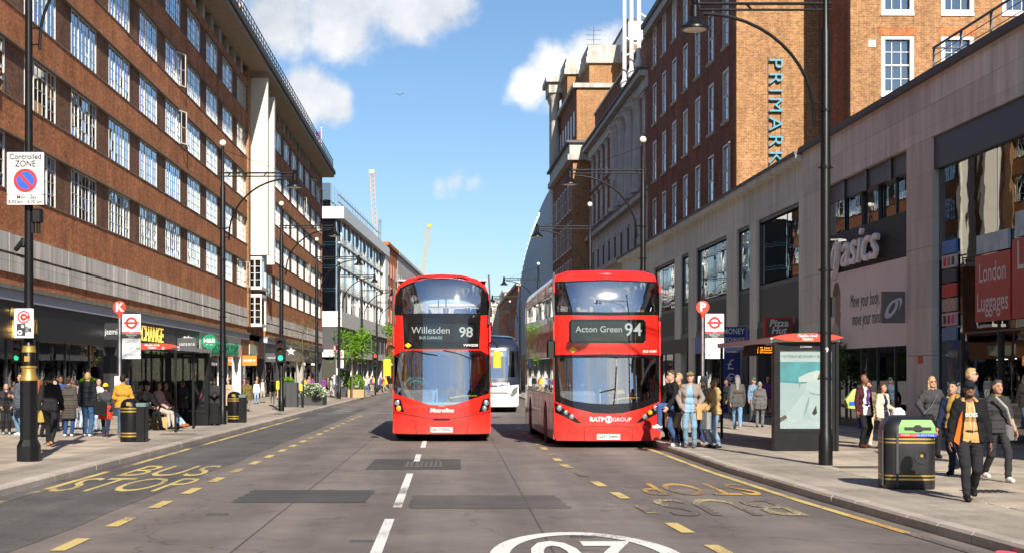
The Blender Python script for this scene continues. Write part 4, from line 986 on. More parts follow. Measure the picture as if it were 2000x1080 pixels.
MB().box(6.15-.1, 63.47, 15.75, 6.15+.2, 63.5, 16.05).build('wall_vent', white_paint, up)
bx(up, 'core', brick_brown, X1+.9, 69.4, 9.2, 26, 95.5, HT-.35); bx(up, 'core', brick_brown, 5.7, 64.4, 9.2, 25, 69.5, HT+1.5)
bx(up, 'room_back', room_dark, X1+.8, 68.95, 9.3, X1+.85, 95.5, HT-.9)
cy_ = mat('letter_cyan', (.07,.27,.38), .35, var=.05)
letter('PRIMARK', .9, cy_, up, (3.2, 68.47, 13.87), (R(90), R(90), 0), extrude=.06, bold=-.006, space=1.32, fit=4.85)
b_ = MB().tube([(2.9,68.56,11.2),(2.9,68.56,16.4)], .012, 5).tube([(3.5,68.56,11.2),(3.5,68.56,16.4)], .012, 5); b_.build('letter_rail', dark_grey, up)
MB().tube([(X1-.1,69.6,9.9),(X1-.1,69.6,12.5)], .02, 6).ball((X1-.1,69.6,12.6), .06, n=8, k=5).build('loose_cable', white_paint, up)
# ---- store with giant columns
colb = rthing('column_store', 'department store front with giant fluted columns and pale stone base', 'building')
Ya, Yb = 95.62, 130.0
wy = [97.0, 113.8, 117.0, 120.2, 123.4, 126.6]; wz = [14.4, 17.6]
wall_with_holes(colb, 'brick_wall', brick_dark_and_shaded, X1, Ya, 99.0, 13.9, 20.3, wy[:1], wz, sw, sh); wall_with_holes(colb, 'brick_wall', brick_dark_and_shaded, X1, 112.6, Yb, 13.9, 20.3, wy[1:], wz, sw, sh)
for y in wy:
    for z in wz:
        w = sash_win(colb, (X1+.005, y, z)); MB().box(-.12,-.25,sh+.1,.05,sw+.25,sh+.3).build('hood', stone_grey, w)
bx(colb, 'loggia_back', stone_grey, X1+1.0, 99.0, 13.9, X1+1.1, 112.6, 20.3)
for z in (14.2, 17.4):
    for k in range(3): bx(colb, 'loggia_window', glass_dark, X1+.97, 100.6+k*4.1, z, X1+.99, 102.0+k*4.1, z+2.5)
for k in range(4):
    y = 99.9+k*3.85; cb = MB(); prof = [(.86,0),(.86,.25),(.74,.35),(.70,.5),(.68,3.0),(.60,5.2),(.62,5.25),(.64,5.4)]
    n = 24; rings = [[(X1+.25+r*(1-.05*(i % 2))*math.cos(2*math.pi*i/n), y+r*(1-.05*(i % 2))*math.sin(2*math.pi*i/n), 13.92+z_) for i in range(n)] for r, z_ in prof]
    cb.loft(rings); col = cb.build('column', stone_grey, colb)
    cp = MB(); prof = [(.60,0),(.66,.08),(.61,.16),(.74,.4),(.66,.44),(.80,.68),(.72,.72),(.86,.86),(.88,.9)]
    cp.loft([[(X1+.25+r*(1+.07*math.sin(i*math.pi/1.5))*math.cos(2*math.pi*i/n), y+r*(1+.07*math.sin(i*math.pi/1.5))*math.sin(2*math.pi*i/n), 19.32+z_) for i in range(n)] for r, z_ in prof])
    cp.box(X1-.65, y-.9, 20.2, X1+1.15, y+.9, 20.3); cp.build('capital', stone_grey, col)
bx(colb, 'entablature', stone_grey, X1-.15, Ya, 20.305, X1+1.3, Yb, 21.0); bx(colb, 'cornice', stone_grey, X1-.6, Ya, 21.003, X1+1.2, Yb, 21.35); bx(colb, 'cornice_lead', lead, X1-.75, Ya, 21.353, X1+1.2, Yb, 21.5)
bx(colb, 'attic', brick_dark_and_shaded, X1+.3, Ya, 21.5, X1+.8, Yb-2, 24.0); bx(colb, 'attic_coping', stone_grey, X1+.2, Ya, 24.0, X1+.9, Yb-2, 24.2)
bx(colb, 'plant_louvre', mat('louvre_grey', (.15,.16,.17), .5), X1+2.5, 112, 21.5, X1+8, 122, 26.3)
for k in range(14): bx(colb, 'louvre_blade', mid_grey, X1+2.4, 112.2, 22+k*.3, X1+2.5, 121.8, 22.12+k*.3)
bx(colb, 'stone_base', stone_grey, X1-.02, Ya, 9.2, X1+.6, Yb, 13.2); bx(colb, 'base_cornice', stone_grey, X1-.45, Ya, 13.2, X1+.6, Yb, 13.55); bx(colb, 'base_cornice_cap', lead, X1-.5, Ya, 13.553, X1+.6, Yb, 13.64); bx(colb, 'base_plinth', stone_grey, X1-.2, Ya, 13.642, X1+1.3, Yb, 13.9)
for k in range(9):
    y = 97.2+k*3.6; bx(colb, 'slit_window', room_dark, X1-.05, y, 10.2, X1-.025, y+.75, 12.0); bx(colb, 'slit_surround', stone_grey, X1-.12, y-.2, 12.0, X1-.022, y+.95, 12.25)
bx(colb, 'parade_front', stone_grey, -.02, 98.02, 0.05, X1+.55, Yb, 9.15); bx(colb, 'parade_cornice', stone_grey, -.35, 98.02, 9.15, X1-.03, Yb, 9.45)
for k in range(6): bx(colb, 'shop_window', glass_dark, -.05, 99+k*5.2, .3, -.024, 103.2+k*5.2, 3.4); bx(colb, 'upper_window', glass_dark, -.05, 99.6+k*5.2, 4.6, -.024, 102.6+k*5.2, 7.4)
bx(colb, 'core', brick_brown, X1+1.5, Ya+.01, .05, 26, Yb-.01, 21.4)
fp = white_paint
for k in range(3):
    f = thing('white_mast', ['white roof mast, nearest of the three over the columns', 'white roof mast, middle of the three over the columns', 'white roof mast, farthest of the three over the columns'][k], 'mast', (13.07+X1-.35-.0208*(97.4+k*3.5), 97.4+k*3.5, 21.3), TH, 'white masts on the roof edge')
    MB().lathe([(.14,0),(.14,.5),(.26,.6),(.3,.8),(.26,1.0),(.15,1.2),(.15,1.6),(.13,12)], n=12).build('pole', fp, f, smooth=True)
    MB().tube([(0,0,4.2),(1.2,0,3.4)], .06, 8).tube([(0,0,2.8),(1.2,0,3.4)], .06, 8).build('strut', fp, f)
# ---- projecting bay beyond, with stepped attic; lit end and shaded front painted into the brick
far = rthing('stepped_brick_store', 'far brown brick store bay with stepped stone attics and lit orange ends', 'building')
hy = [131.3+2.35*k for k in range(8)]; fz = [6.2, 9.6, 13.0, 16.4]
wall_with_holes(far, 'front_wall', brick_dark_and_shaded, 0, 130.02, 150, 4.4, 20.4, hy, fz, .9, 2.2)
fw = MB().box(-.02,-.1,-.1,.1,0,2.3).box(-.02,.9,-.1,.1,1.0,2.3).box(-.02,0,2.2,.1,.9,2.3).box(0,0,1.07,.08,.9,1.13).box(-.08,-.1,-.2,.1,1.0,-.1).mesh('window', white_paint); fpn = MB().box(.05,0,0,.06,.9,2.2).mesh('pane', glass_dark)
for y in hy:
    for z in fz: w = link('window', fw, far, (.005, y, z)); link('pane', fpn, w)
bx(far, 'end_wall', brick_tan_and_lit, .002, 129.7, 9.46, X1-.003, 130.018, 20.4); bx(far, 'core', brick_brown, .6, 130.1, .05, 24, 149.9, 20.3)
bx(far, 'shop_front', glass_dark, .05, 130.1, .05, .3, 149.9, 4.4)
bx(far, 'cornice', stone_white, -.5, 129.3, 20.4, X1+.8, 150.2, 20.9); bx(far, 'cornice', stone_white, -.3, 129.5, 20.9, X1+.8, 150.1, 21.9); bx(far, 'cornice', lead, -.6, 129.2, 21.9, X1+.3, 150.3, 22.1)
bx(far, 'attic_wall', brick_tan_and_lit, .5, 131, 22.1, 4.5, 149, 27.0); bx(far, 'attic_shaded_front', brick_dark_and_shaded, .45, 131.02, 22.1, .498, 149, 27.0); bx(far, 'attic_cornice', stone_white, .1, 130.7, 27.0, 4.9, 149.3, 27.4)  # street face of the attic coloured darker for its shade
for k in range(6): bx(far, 'attic_window', white_paint, .40, 132.5+k*2.6, 23, .445, 133.4+k*2.6, 25.2)
for k, (x0, y0, x1, y1, z0, z1) in enumerate(((1.8,133,5.5,139,27.4,29.6),(.6,141,4,147,27.4,30.2))):
    bx(far, 'attic_block', brick_tan_and_lit, x0, y0, z0, x1, y1, z1)
    for q in range(3): bx(far, 'stone_step', stone_white, x0-.3+.1*q, y0-.3+.1*q, z1+.55*q+.002*q, x1+.3-.1*q, y1+.3-.1*q, z1+.55*(q+1))
bx(far, 'penthouse', brick_tan_and_lit, 5, 128, 21.5, 12, 138, 30.5); bx(far, 'penthouse_fascia', white_paint, 4.6, 127.6, 30.5, 12.2, 138.4, 32.2); bx(far, 'penthouse_roof', lead, 4.5, 127.5, 32.2, 12.3, 138.5, 32.4)
for y in (146.6, 148.8):
    MB().tube([(-.05,y,22.1),(-.05,y,28.6)], .42, 14).lathe([(.42,0),(.6,.5),(.65,.8)], (-.05,y,28.6), 14).build('column', stone_white, far, smooth=True)
bx(far, 'portico_entablature', stone_white, -.75, 145.8, 29.4, 1.5, 149.8, 30.4); bx(far, 'portico_roof', stone_white, -1.05, 145.4, 30.4, 1.8, 150.2, 30.9)
ae = MB().tube([(3,140,31),(3,140,34.5)], .03, 4)
for q in range(5): ae.tube([(2.3,140,32.4+q*.45),(3.7,140,32.4+q*.45)], .02, 4)
ae.build('aerial', steel, far)
# ---- curved glass building
cg = thing('curved_glass_building', 'blue-grey glass building with a curved roof far down the right side', 'building', (13.07, 0, 0), TH)
n = 26
for i in range(n):
    y0, y1 = 150.4+i*2.4, 150.4+(i+1)*2.4
    def roof(y): q = (y-150.4)/(n*2.4); return 21.2*math.sqrt(max(1-(q*.92)**2.2, .05))
    za, zb2 = roof(y0), roof(y1)
    xo = -.12-.2*((i*.5) % 1)
    p = MB().prism([(0, y0+.05, 4.2), (0, y1-.05, 4.2), (.5, y1-.05, zb2), (.5, y0+.05, za)][::-1], (.06, 0, 0)).build('glass_panel', MT['curve_glass'] if 'curve_glass' in MT else mat('curve_glass', (.72,.8,.88), .22, metal=.75, nscale=.4, var=.08), cg)
    MB().box(-.14, y0-.06, 4.2, .3, y0+.06, za-.8).build('fin', mat('fin_grey', (.66,.76,.86), .35) if 'fin_grey' not in MT else MT['fin_grey'], p)
    r_ = [(.3, y0, za-.02), (.3, y1, zb2-.02), (3.2, y1, zb2+3.0*zb2/21), (3.2, y0, za+3.0*za/21)]
    MB().prism(r_, (.0, 0, .18)).build('roof_panel', MT['pale_cladding'] if i % 2 else mid_grey, cg)
    MB().box(.8, y0, .05, 9, y1-.002, min(za, zb2)-.4).build('floor_core', MT['office_inside'], cg)
MB().box(-.2, 150.4, .05, .6, 150.4+n*2.4, 4.19).build('shop_band', dkg, cg)
block('right_far_block', 'brick and stone block far down the right side behind the curved glass building', 'building', (9.2, 214, 0), math.atan(.01), 14, 70, 14.5, brick_orange, stone_white, 3, 14, facing=-1)
# ------------------------------------------------------------------ vehicles
def car_paint(name, col, rough=.22):
    m, nt, b = nodes(name); b.inputs['Base Color'].default_value = (*col, 1); b.inputs['Roughness'].default_value = rough
    b.inputs['Coat Weight'].default_value = .6; b.inputs['Coat Roughness'].default_value = .03
    tc = N(nt, 'ShaderNodeTexCoord'); nz = N(nt, 'ShaderNodeTexNoise', i_Scale=1.6, i_Detail=5.0); L(nt, tc.outputs['Object'], nz.inputs['Vector'])
    mp = N(nt, 'ShaderNodeMapRange'); L(nt, nz.outputs['Fac'], mp.inputs[0]); mp.inputs[1].default_value = .35; mp.inputs[2].default_value = .75; mp.inputs[3].default_value = rough-.06; mp.inputs[4].default_value = rough+.16
    L(nt, mp.outputs[0], b.inputs['Roughness'])
    sp = N(nt, 'ShaderNodeSeparateXYZ'); L(nt, tc.outputs['Object'], sp.inputs[0])       # road dirt, thicker low down
    n2 = N(nt, 'ShaderNodeTexNoise', i_Scale=9.0, i_Detail=6.0, i_Roughness=.7); L(nt, tc.outputs['Object'], n2.inputs['Vector'])
    dz = N(nt, 'ShaderNodeMapRange'); L(nt, sp.outputs[2], dz.inputs[0]); dz.inputs[1].default_value = .2; dz.inputs[2].default_value = .75; dz.inputs[3].default_value = .7; dz.inputs[4].default_value = .10
    mu = N(nt, 'ShaderNodeMath', operation='MULTIPLY'); L(nt, n2.outputs['Fac'], mu.inputs[0]); L(nt, dz.outputs[0], mu.inputs[1])
    mx = N(nt, 'ShaderNodeMix', data_type='RGBA'); L(nt, mu.outputs[0], mx.inputs['Factor']); mx.inputs[6].default_value = (*col, 1); mx.inputs[7].default_value = (.12,.1,.085,1)
    L(nt, mx.outputs[2], b.inputs['Base Color']); return m
bus_red = car_paint('bus_red', (.70, .016, .009)); coach_white = car_paint('coach_white', (.7,.7,.7)); coach_navy = car_paint('coach_navy', (.012,.02,.045))
gloss_black = mat('gloss_black', (.008,.008,.009), .08, var=.1, coat=.5); rubber = mat('rubber', (.018,.018,.018), .8); rim_m = mat('wheel_rim', (.22,.05,.045), .5)
led_white = mat('led_white', (.8,.8,.75), .5, emit=(1,.98,.9), es=1.5); headlamp = mat('headlamp', (.42,.45,.48), .08, metal=.7); amber = mat('amber_lens', (.8,.32,.02), .15)
plate_m = mat('plate_white', (.72,.72,.7), .4, var=.03); lining = mat('bus_lining', (.42,.45,.48), .7); seat_blue = mat('seat_moquette', (.03,.06,.2), .9, nscale=30, var=.4); seat_red = mat('seat_red', (.25,.03,.04), .9)
bus_floor = mat('bus_floor', (.12,.12,.13), .8); dash_grey = mat('dash_grey', (.22,.24,.27), .6); cab_blue = mat('cab_blue', (.30,.48,.68), .6); disp_glass = glass_mat('display_glass', (.5,.52,.52), .01, 1.5)
disp_back = mat('display_back', (.10,.115,.12), .5)

def inside(px, pz, poly):
    c = False; j = len(poly)-1
    for i in range(len(poly)):
        (xi, zi), (xj, zj) = poly[i], poly[j]
        if (zi > pz) != (zj > pz) and px < (xj-xi)*(pz-zi)/(zj-zi)+xi: c = not c
        j = i
    return c
def resample(poly, step):
    out = []
    for (a, b), (c, d) in zip(poly, poly[1:]+poly[:1]):
        n = max(1, int(math.hypot(c-a, d-b)/step+.5))
        out += [(a+(c-a)*k/n, b+(d-b)*k/n) for k in range(n)]
    return out
def surf_panel(name, poly, S, m, parent, off=0.0, th=.02, step=.13, holes=(), smooth=True):
    loops = [resample(list(poly), step)]+[resample(list(h), step) for h in holes]
    vs, es = [], []
    for lp in loops:
        b = len(vs); vs += lp; es += [(b+i, b+(i+1) % len(lp)) for i in range(len(lp))]
    nb = len(vs); xs = [p[0] for p in loops[0]]; zs = [p[1] for p in loops[0]]
    nx, nz_ = int((max(xs)-min(xs))/step)+1, int((max(zs)-min(zs))/step)+1
    allb = np.array(vs)
    for i in range(1, nx):
        for j in range(1, nz_):
            p = (min(xs)+(max(xs)-min(xs))*i/nx, min(zs)+(max(zs)-min(zs))*j/nz_)
            if inside(*p, loops[0]) and not any(inside(*p, h) for h in loops[1:]) and np.min(np.hypot(allb[:,0]-p[0], allb[:,1]-p[1])) > step*.45: vs.append(p)
    ov, oe, of, *_ = geometry.delaunay_2d_cdt([Vector(v) for v in vs], es, [], 0, 1e-6)
    tri = []
    for f in of:
        cx, cz = sum(ov[i].x for i in f)/len(f), sum(ov[i].y for i in f)/len(f)
        if inside(cx, cz, loops[0]) and not any(inside(cx, cz, h) for h in loops[1:]): tri.append(tuple(f))
    # orient so the outer face looks to -y
    F = []
    for f in tri:
        a, b, c = (ov[i] for i in f[:3]); F.append(f if (b.x-a.x)*(c.y-a.y)-(b.y-a.y)*(c.x-a.x) > 0 else f[::-1])
    n = len(ov); mb = MB(); mb.v = [(v.x, S(v.x, v.y)+off, v.y) for v in ov]+[(v.x, S(v.x, v.y)+off+th, v.y) for v in ov]
    ed = {}
    for f in F:
        mb.f.append(f); mb.m.append(0); mb.f.append(tuple(i+n for i in reversed(f))); mb.m.append(0)
        for a, b in zip(f, f[1:]+f[:1]): ed[(a, b)] = 1
    for (a, b) in ed:
        if (b, a) not in ed: mb.f.append((b, a, a+n, b+n)); mb.m.append(0)
    return mb.build(name, m, parent, smooth=smooth)
def profile(pts):
    def f(z):
        for (z0, y0), (z1, y1) in zip(pts, pts[1:]):
            if z <= z1: return y0+(y1-y0)*max(0, (z-z0)/(z1-z0))
        return pts[-1][1]
    def g(z): return (f(z-.08)+2*f(z)+f(z+.08))/4
    return g
def mirror(p): return [(-x, z) for x, z in p][::-1]
def front_text(txt, size, m, par, S, x, z, off=-.012, **kw):
    me0 = text_mesh(txt, size, mat=m, **kw); me = me0.copy()
    fit = None
    for v in me.vertices:
        vx, vz = x+v.co.x, z+v.co.y; v.co = (vx, S(vx, vz)+off-v.co.z, vz)
    return link('lettering', me, par)
def fit_size(txt, width, size=1.0, **kw):
    me = text_mesh(txt, size, **kw); xs = [v.co.x for v in me.vertices]; return size*width/(max(xs)-min(xs))
def wheels(t, ypos, xw=1.12, r=.48):
    for y in ypos:
        for s in (-1, 1):
            w = MB(); prof = [(r-.16,-.14),(r-.03,-.14),(r,-.09),(r,.09),(r-.03,.14),(r-.16,.14)]
            n = 24; w.loft([[(xw*s+zz, y+rr*math.cos(2*math.pi*k/n), r+rr*math.sin(2*math.pi*k/n)) for k in range(n)] for rr, zz in prof])
            wh_ = w.build('wheel', rubber, t, smooth=True)
            q = MB(); q.loft([[(xw*s+zz*s, y+rr*math.cos(2*math.pi*k/n), r+rr*math.sin(2*math.pi*k/n)) for k in range(n)] for rr, zz in ((r-.15,.10),(r-.19,.13),(.2,.06),(.14,.16),(.1,.16))]); q.build('rim', rim_m, wh_, smooth=True)
def bus_shell(t, S, Lb, body, zlow, ztop, strips, roofm, W=1.25, y0=.32, wheel_y=(2.7, 8.3), roof_z=4.32, half=None):
    """sides, rear, roof, floors; strips = (z0,z1) window bands"""
    zs = [zlow]+[z for s_ in strips for z in s_]+[ztop]
    for s in (-1, 1):
        for k in range(0, len(zs), 2):
            if k == 0:      # lower skirt with wheel arches cut out
                y = y0
                for wy in list(wheel_y)+[None]:
                    e_ = Lb if wy is None else wy-.6
                    MB().box(W*s-.04*s, y, zlow, W*s, e_, zs[1]).build('side_panel', body, t)
                    if wy is None: break
                    arc = [(wy+.6*math.cos(a), .5+.58*math.sin(a)) for a in [math.pi*q/10 for q in range(11)]]
                    pts = [(wy+.6, zs[1]), (wy-.6, zs[1])]+[(p[0], max(p[1], zlow)) for p in arc[::-1]]
                    MB().prism([(W*s-.04*s, p[0], p[1]) for p in pts], (.04*s, 0, 0)).build('wheel_arch', body, t)
                    y = wy+.6
            else: MB().box(W*s-.04*s, y0, zs[k], W*s, Lb, zs[k+1]).build('side_panel', body, t)
        for z0, z1 in strips:
            n = 7; l = (Lb-y0-.3)/n
            for i in range(n):
                MB().box(W*s-.035*s, y0+l*i+.02, z0+.01, W*s-.012*s, y0+l*(i+1)-.02, z1-.01).build('side_window', glass_side, t)
                MB().box(W*s-.06*s, y0+l*(i+1)-.05, z0, W*s-.04*s, y0+l*(i+1)+.05, z1).build('window_post', black_rough, t)
            MB().box(W*s-.04*s, Lb-.3, z0, W*s, Lb, z1).build('side_panel', body, t)
    MB().box(-W+.045, Lb-.05, zlow, W-.045, Lb, ztop).build('rear_wall', body, t)
    MB().box(-W+.05, .55, .32, W-.05, Lb-.06, .38).build('lower_floor', bus_floor, t)
    sec = lambda k, dz: [(-W*k, ztop), (-W*k, ztop+.08), (-1.19*k, ztop+.2), (-1.06*k, ztop+.31-dz*.4), (-.8*k, roof_z-.06-dz), (-.4*k, roof_z-.01-dz), (0, roof_z-dz), (.4*k, roof_z-.01-dz), (.8*k, roof_z-.06-dz), (1.06*k, ztop+.31-dz*.4), (1.19*k, ztop+.2), (W*k, ztop+.08), (W*k, ztop)]
    if half: sec = lambda k, dz: [(-x*k, z-dz*(z-ztop)/(roof_z-ztop)) for x, z in half]+[(x*k, z-dz*(z-ztop)/(roof_z-ztop)) for x, z in half[::-1][1:]]
    rb_ = MB(); rings = []
    for y, k, dz in ((S(0, roof_z-.12)+.0, .985, .10), (S(0, roof_z-.12)+.22, .995, .025), (1.3, 1, 0), (Lb-.6, 1, 0), (Lb, .97, .12)): rings.append([(x, y if abs(x) < .9 or y > .8 else y+.18*((abs(x)-.9)/.35), z) for x, z in sec(k, dz)])
    rb_.loft(rings, closed=False, caps=False); o = rb_.build('roof', roofm, t, smooth=True)
    sol = o.modifiers.new('thickness', 'SOLIDIFY'); sol.thickness = .03; sol.offset = -1
    MB().box(-W+.1, .9, roof_z-.17, W-.1, Lb-.1, roof_z-.13).build('ceiling', lining, t)
    MB().box(-W+.15, .9, .15, W-.15, Lb-.3, .31).build('chassis', black_rough, t)
    wheels(t, wheel_y)
glass_side = glass_mat('glass_side', (.16,.17,.18), .01, 1.5, wave=.012, extra=.06)
def bus_seat(t, x, y, z, m=seat_blue):
    s = MB().cham(x-.42, y, z+.32, x+.42, y+.45, z+.45, .05).cham(x-.42, y+.40, z+.45, x-.02, y+.52, z+1.08, .06).cham(x+.02, y+.40, z+.45, x+.42, y+.52, z+1.08, .06).box(x-.3, y+.1, z, x+.3, y+.3, z+.32)
    return s.build('seat', m, t)
def mirror_arm(t, x0, z0, x1, z1, y, m):
    a = MB().tube([(x0, y+.3, z0), (x0+(x1-x0)*.6, y-.05, z0+.05), (x1, y-.1, z0-.05), (x1, y-.1, z1+.1)], .022, 8).build('mirror_arm', black_rough, t, smooth=True)
    MB().cham(x1-.1, y-.2, z1-.4, x1+.1, y-.05, z1+.02, .04).build('mirror_case', m, a)

# ---- left bus: rounded front with deep V windscreen
def make_bus_left():
    t = thing('double_decker_bus', 'red double-decker bus showing route 98 in the middle of the road', 'bus', (-.33, 37.5, 0), 0, 'double-decker buses')
    pr = profile([(.15,.05),(.5,.0),(.95,.0),(1.25,.03),(2.3,.20),(2.45,.20),(3.2,.24),(3.43,.282),(3.66,.336),(3.89,.402),(4.12,.48),(4.22,.53),(4.33,.72)])
    S = lambda x, z: pr(z)+.27*(abs(x)/1.26)**3.4+.05*(x/1.26)**2
    Fh = [(0,.2),(1.22,.2),(1.25,.45),(1.255,2.2),(1.245,3.2),(1.21,3.72),(1.13,3.98),(.9,4.16),(.5,4.26),(0,4.29)]; F = Fh+[(-x, z) for x, z in Fh[1:-1]][::-1]
    Uh = [(0,2.36),(.96,2.36),(1.0,3.22),(1.225,3.24),(1.19,3.74),(1.05,3.98),(.56,4.2),(0,4.2)]; U = Uh+[(-x, z) for x, z in Uh[1:-1]][::-1]
    Wh = [(0,.93),(.3,.94),(1.22,1.23),(1.235,2.2),(.98,2.325),(0,2.335)]; Wd = Wh+[(-x, z) for x, z in Wh[1:-1]][::-1]
    HL = [(-1.235,1.11),(-1.05,1.08),(-.94,.74),(-1.2,.80)]; HR = mirror(HL)
    surf_panel('front_shell', F, S, bus_red, t, 0, .035, .06, holes=(U, Wd, HL, HR))
    gu = [(-1.02,3.9),(-.54,4.16),(.54,4.16),(1.02,3.9),(.98,3.27),(-.98,3.27)]
    db = [(-.86,2.54),(.86,2.54),(.86,3.02),(-.86,3.02)]
    surf_panel('upper_surround', U, S, gloss_black, t, .004, .03, .1, holes=(gu, db))
    surf_panel('upper_windscreen', gu, S, glass_bus, t, .004, .008, .12)
    surf_panel('windscreen', Wd, S, glass_bus, t, .006, .008, .12)
    Wi = [(x*.955, .985+(z-.93)*.955) for x, z in Wd]; surf_panel('windscreen_seal', Wd, S, black_rough, t, .016, .012, .12, holes=([(x*.972, 1.60+(z-1.63)*.955) for x, z in Wd],))
    # destination display
    dsp = surf_panel('destination_display', [(-.84,2.555),(.84,2.555),(.84,3.0),(-.84,3.0)], S, disp_back, t, .03, .01, .2)
    front_text('Willesden', fit_size('Willesden', .98), led_white, dsp, S, -.28, 2.83, .022); front_text('BUS GARAGE', fit_size('BUS GARAGE', .58), led_white, dsp, S, -.28, 2.645, .022); front_text('98', .36, led_white, dsp, S, .62, 2.78, .022, bold=.006)
    surf_panel('display_cover', db, S, disp_glass, t, .006, .006, .2)
    front_text('VWH2320', .085, white_letter, t, S, .74, 2.455, -.004, bold=.002)
    ym = surf_panel('hazard_diamond', [(-.86,2.39),(-.77,2.455),(-.86,2.52),(-.95,2.455)], S, yellow_paint, t, -.004, .004)
    for s, P in ((-1, HL), (1, HR)):
        h = surf_panel('headlight', P, S, gloss_black, t, .02, .02, .06)
        for (x, z, m_, r) in ((1.13,.99,headlamp,.075),(1.09,.85,amber if s < 0 else headlamp,.068)):
            b = MB(); n = 16; b.loft([[(s*x+rr*math.cos(2*math.pi*k/n), S(x, z)+yy, z+rr*math.sin(2*math.pi*k/n)) for k in range(n)] for rr, yy in ((r,.02),(r,-.0),(r*.7,-.012),(.01,-.018))]); b.build('lamp', m_, h, smooth=True)
    # creases (their shade painted as dark strips), grille slot, logo, plate
    surf_panel('crease_shade', [(-1.24,.74),(-.18,.56),(.18,.56),(1.24,.74),(1.24,.765),(.18,.59),(-.18,.59),(-1.24,.765)], S, mat('red_shadow_line', (.18,.01,.01), .4), t, -.003, .004, .1)
    surf_panel('grille_slot', [(-.2,.545),(.2,.545),(.22,.60),(-.22,.60)], S, black_rough, t, -.006, .005, .1)
    for s in (-1, 1): surf_panel('bumper_seam', [(s*.63,.2),(s*.64,.2),(s*.72,.74),(s*.71,.74)][::s], S, black_rough, t, -.004, .005, .1)
    front_text('Metroline', fit_size('Metroline', .6, shear=.2, bold=.02), white_letter, t, S, .0, .80, -.006, shear=.2, bold=.004)
    pl = surf_panel('number_plate', [(-.28,.245),(.28,.245),(.28,.375),(-.28,.375)], S, plate_m, t, -.02, .018, .2); front_text('LK17 DDU', fit_size('LK17 DDU', .48), black_letter, pl, S, 0, .31, -.024, bold=.003)
    front_text('VOLVO', .05, steel, t, S, 0, .905, -.006)
    wp = MB()
    for x0, x1, z1 in ((-.75,-.1,2.2),(.05,.75,2.12)): wp.tube([(x0, S(x0,2.33)-.03, 2.33), ((x0+x1)/2, S(x1,2.2)-.04, 2.25), (x1, S(x1,z1)-.02, z1)], .014, 6)
    wp.build('wiper', black_rough, t)
    bus_shell(t, S, 10.4, bus_red, .22, 3.62, ((1.3,2.2),(2.95,3.55)), bus_red, roof_z=4.3, half=[(1.25,3.62),(1.235,3.75),(1.16,3.93),(1.0,4.08),(.75,4.19),(.4,4.265),(0,4.295)])
    mirror_arm(t, -1.2, 2.4, -1.38, 2.08, .05, yellow_paint); mirror_arm(t, 1.2, 2.5, 1.4, 2.28, .05, yellow_paint)
    for s in (-1, 1): MB().tube([(s*1.2,.35,3.0),(s*1.24,.3,3.5),(s*1.2,.4,4.25)], .025, 6).build('tree_guard', steel, t)
    interior(t, S, 10.4, True); return t, S
def interior(t, S, Lb, left):
    MB().box(-1.2, .62, 2.30, 1.2, Lb-.1, 2.37).build('upper_floor', lining, t)
    MB().box(-.9, .42, 2.38, .9, .62, 3.1).build('upper_front_panel', dash_grey, t)
    for k in range(3):
        for x in (-.72, .72): bus_seat(t, x, 1.25+k*.85, 2.37)
    for x in (-1.1, -.1, .1, 1.1): MB().tube([(x,1.6,2.4),(x,1.6,4.1)], .018, 6).build('grab_pole', yellow_paint, t)
    # cab: dash, steering wheel, partition; platform with seats behind
    MB().cham(-1.15, .26, .4, 1.15, .55, 1.0, .04).build('dash_base', cab_blue if left else dash_grey, t)
    MB().cham(-1.12, .35, .98, -.25, .85, 1.32, .08).build('instrument_binnacle', dash_grey, t)
    w = MB(); n = 20; c = Vector((-.66,.86,1.45)); a_, b_ = Vector((1,0,0)), Vector((0,-.5,.87)) if False else Vector((0,.75,.6))
    w.tube([c+(a_*math.cos(2*math.pi*k/n)+b_*math.sin(2*math.pi*k/n))*.24 for k in range(n+1)], .018, 6); w.tube([c-a_*.23, c+a_*.23], .016, 5); w.tube([c, c+Vector((0,-.2,-.3))], .03, 6); w.build('steering_wheel', black_rough, t)
    MB().cham(-1.0,1.35,.4,-.42,1.5,1.75,.05).cham(-1.0,.95,.7,-.42,1.4,.85,.04).build('driver_seat', seat_red, t)
    MB().box(-1.2,1.75,.38,-.15,1.8,2.28).build('cab_partition', cab_blue if left else lining, t); MB().box(-.14,.62,.38,-.11,1.8,1.35).build('cab_door', cab_blue if left else lining, t)
    for k in range(3):
        for x in (-.72, .72): bus_seat(t, x, 4.0+k*.9, .38)
    for x, y in ((.15,2.2),(.6,2.6),(-.2,3.4)): MB().tube([(x,y,.4),(x,y,2.28)], .018, 6).build('grab_pole', yellow_paint, t)
    MB().tube([(.2,.9,1.1),(.5,1.0,1.15),(.9,1.4,1.15)], .02, 6).build('entrance_rail', yellow_paint, t)
bus_l, S_l = make_bus_left()

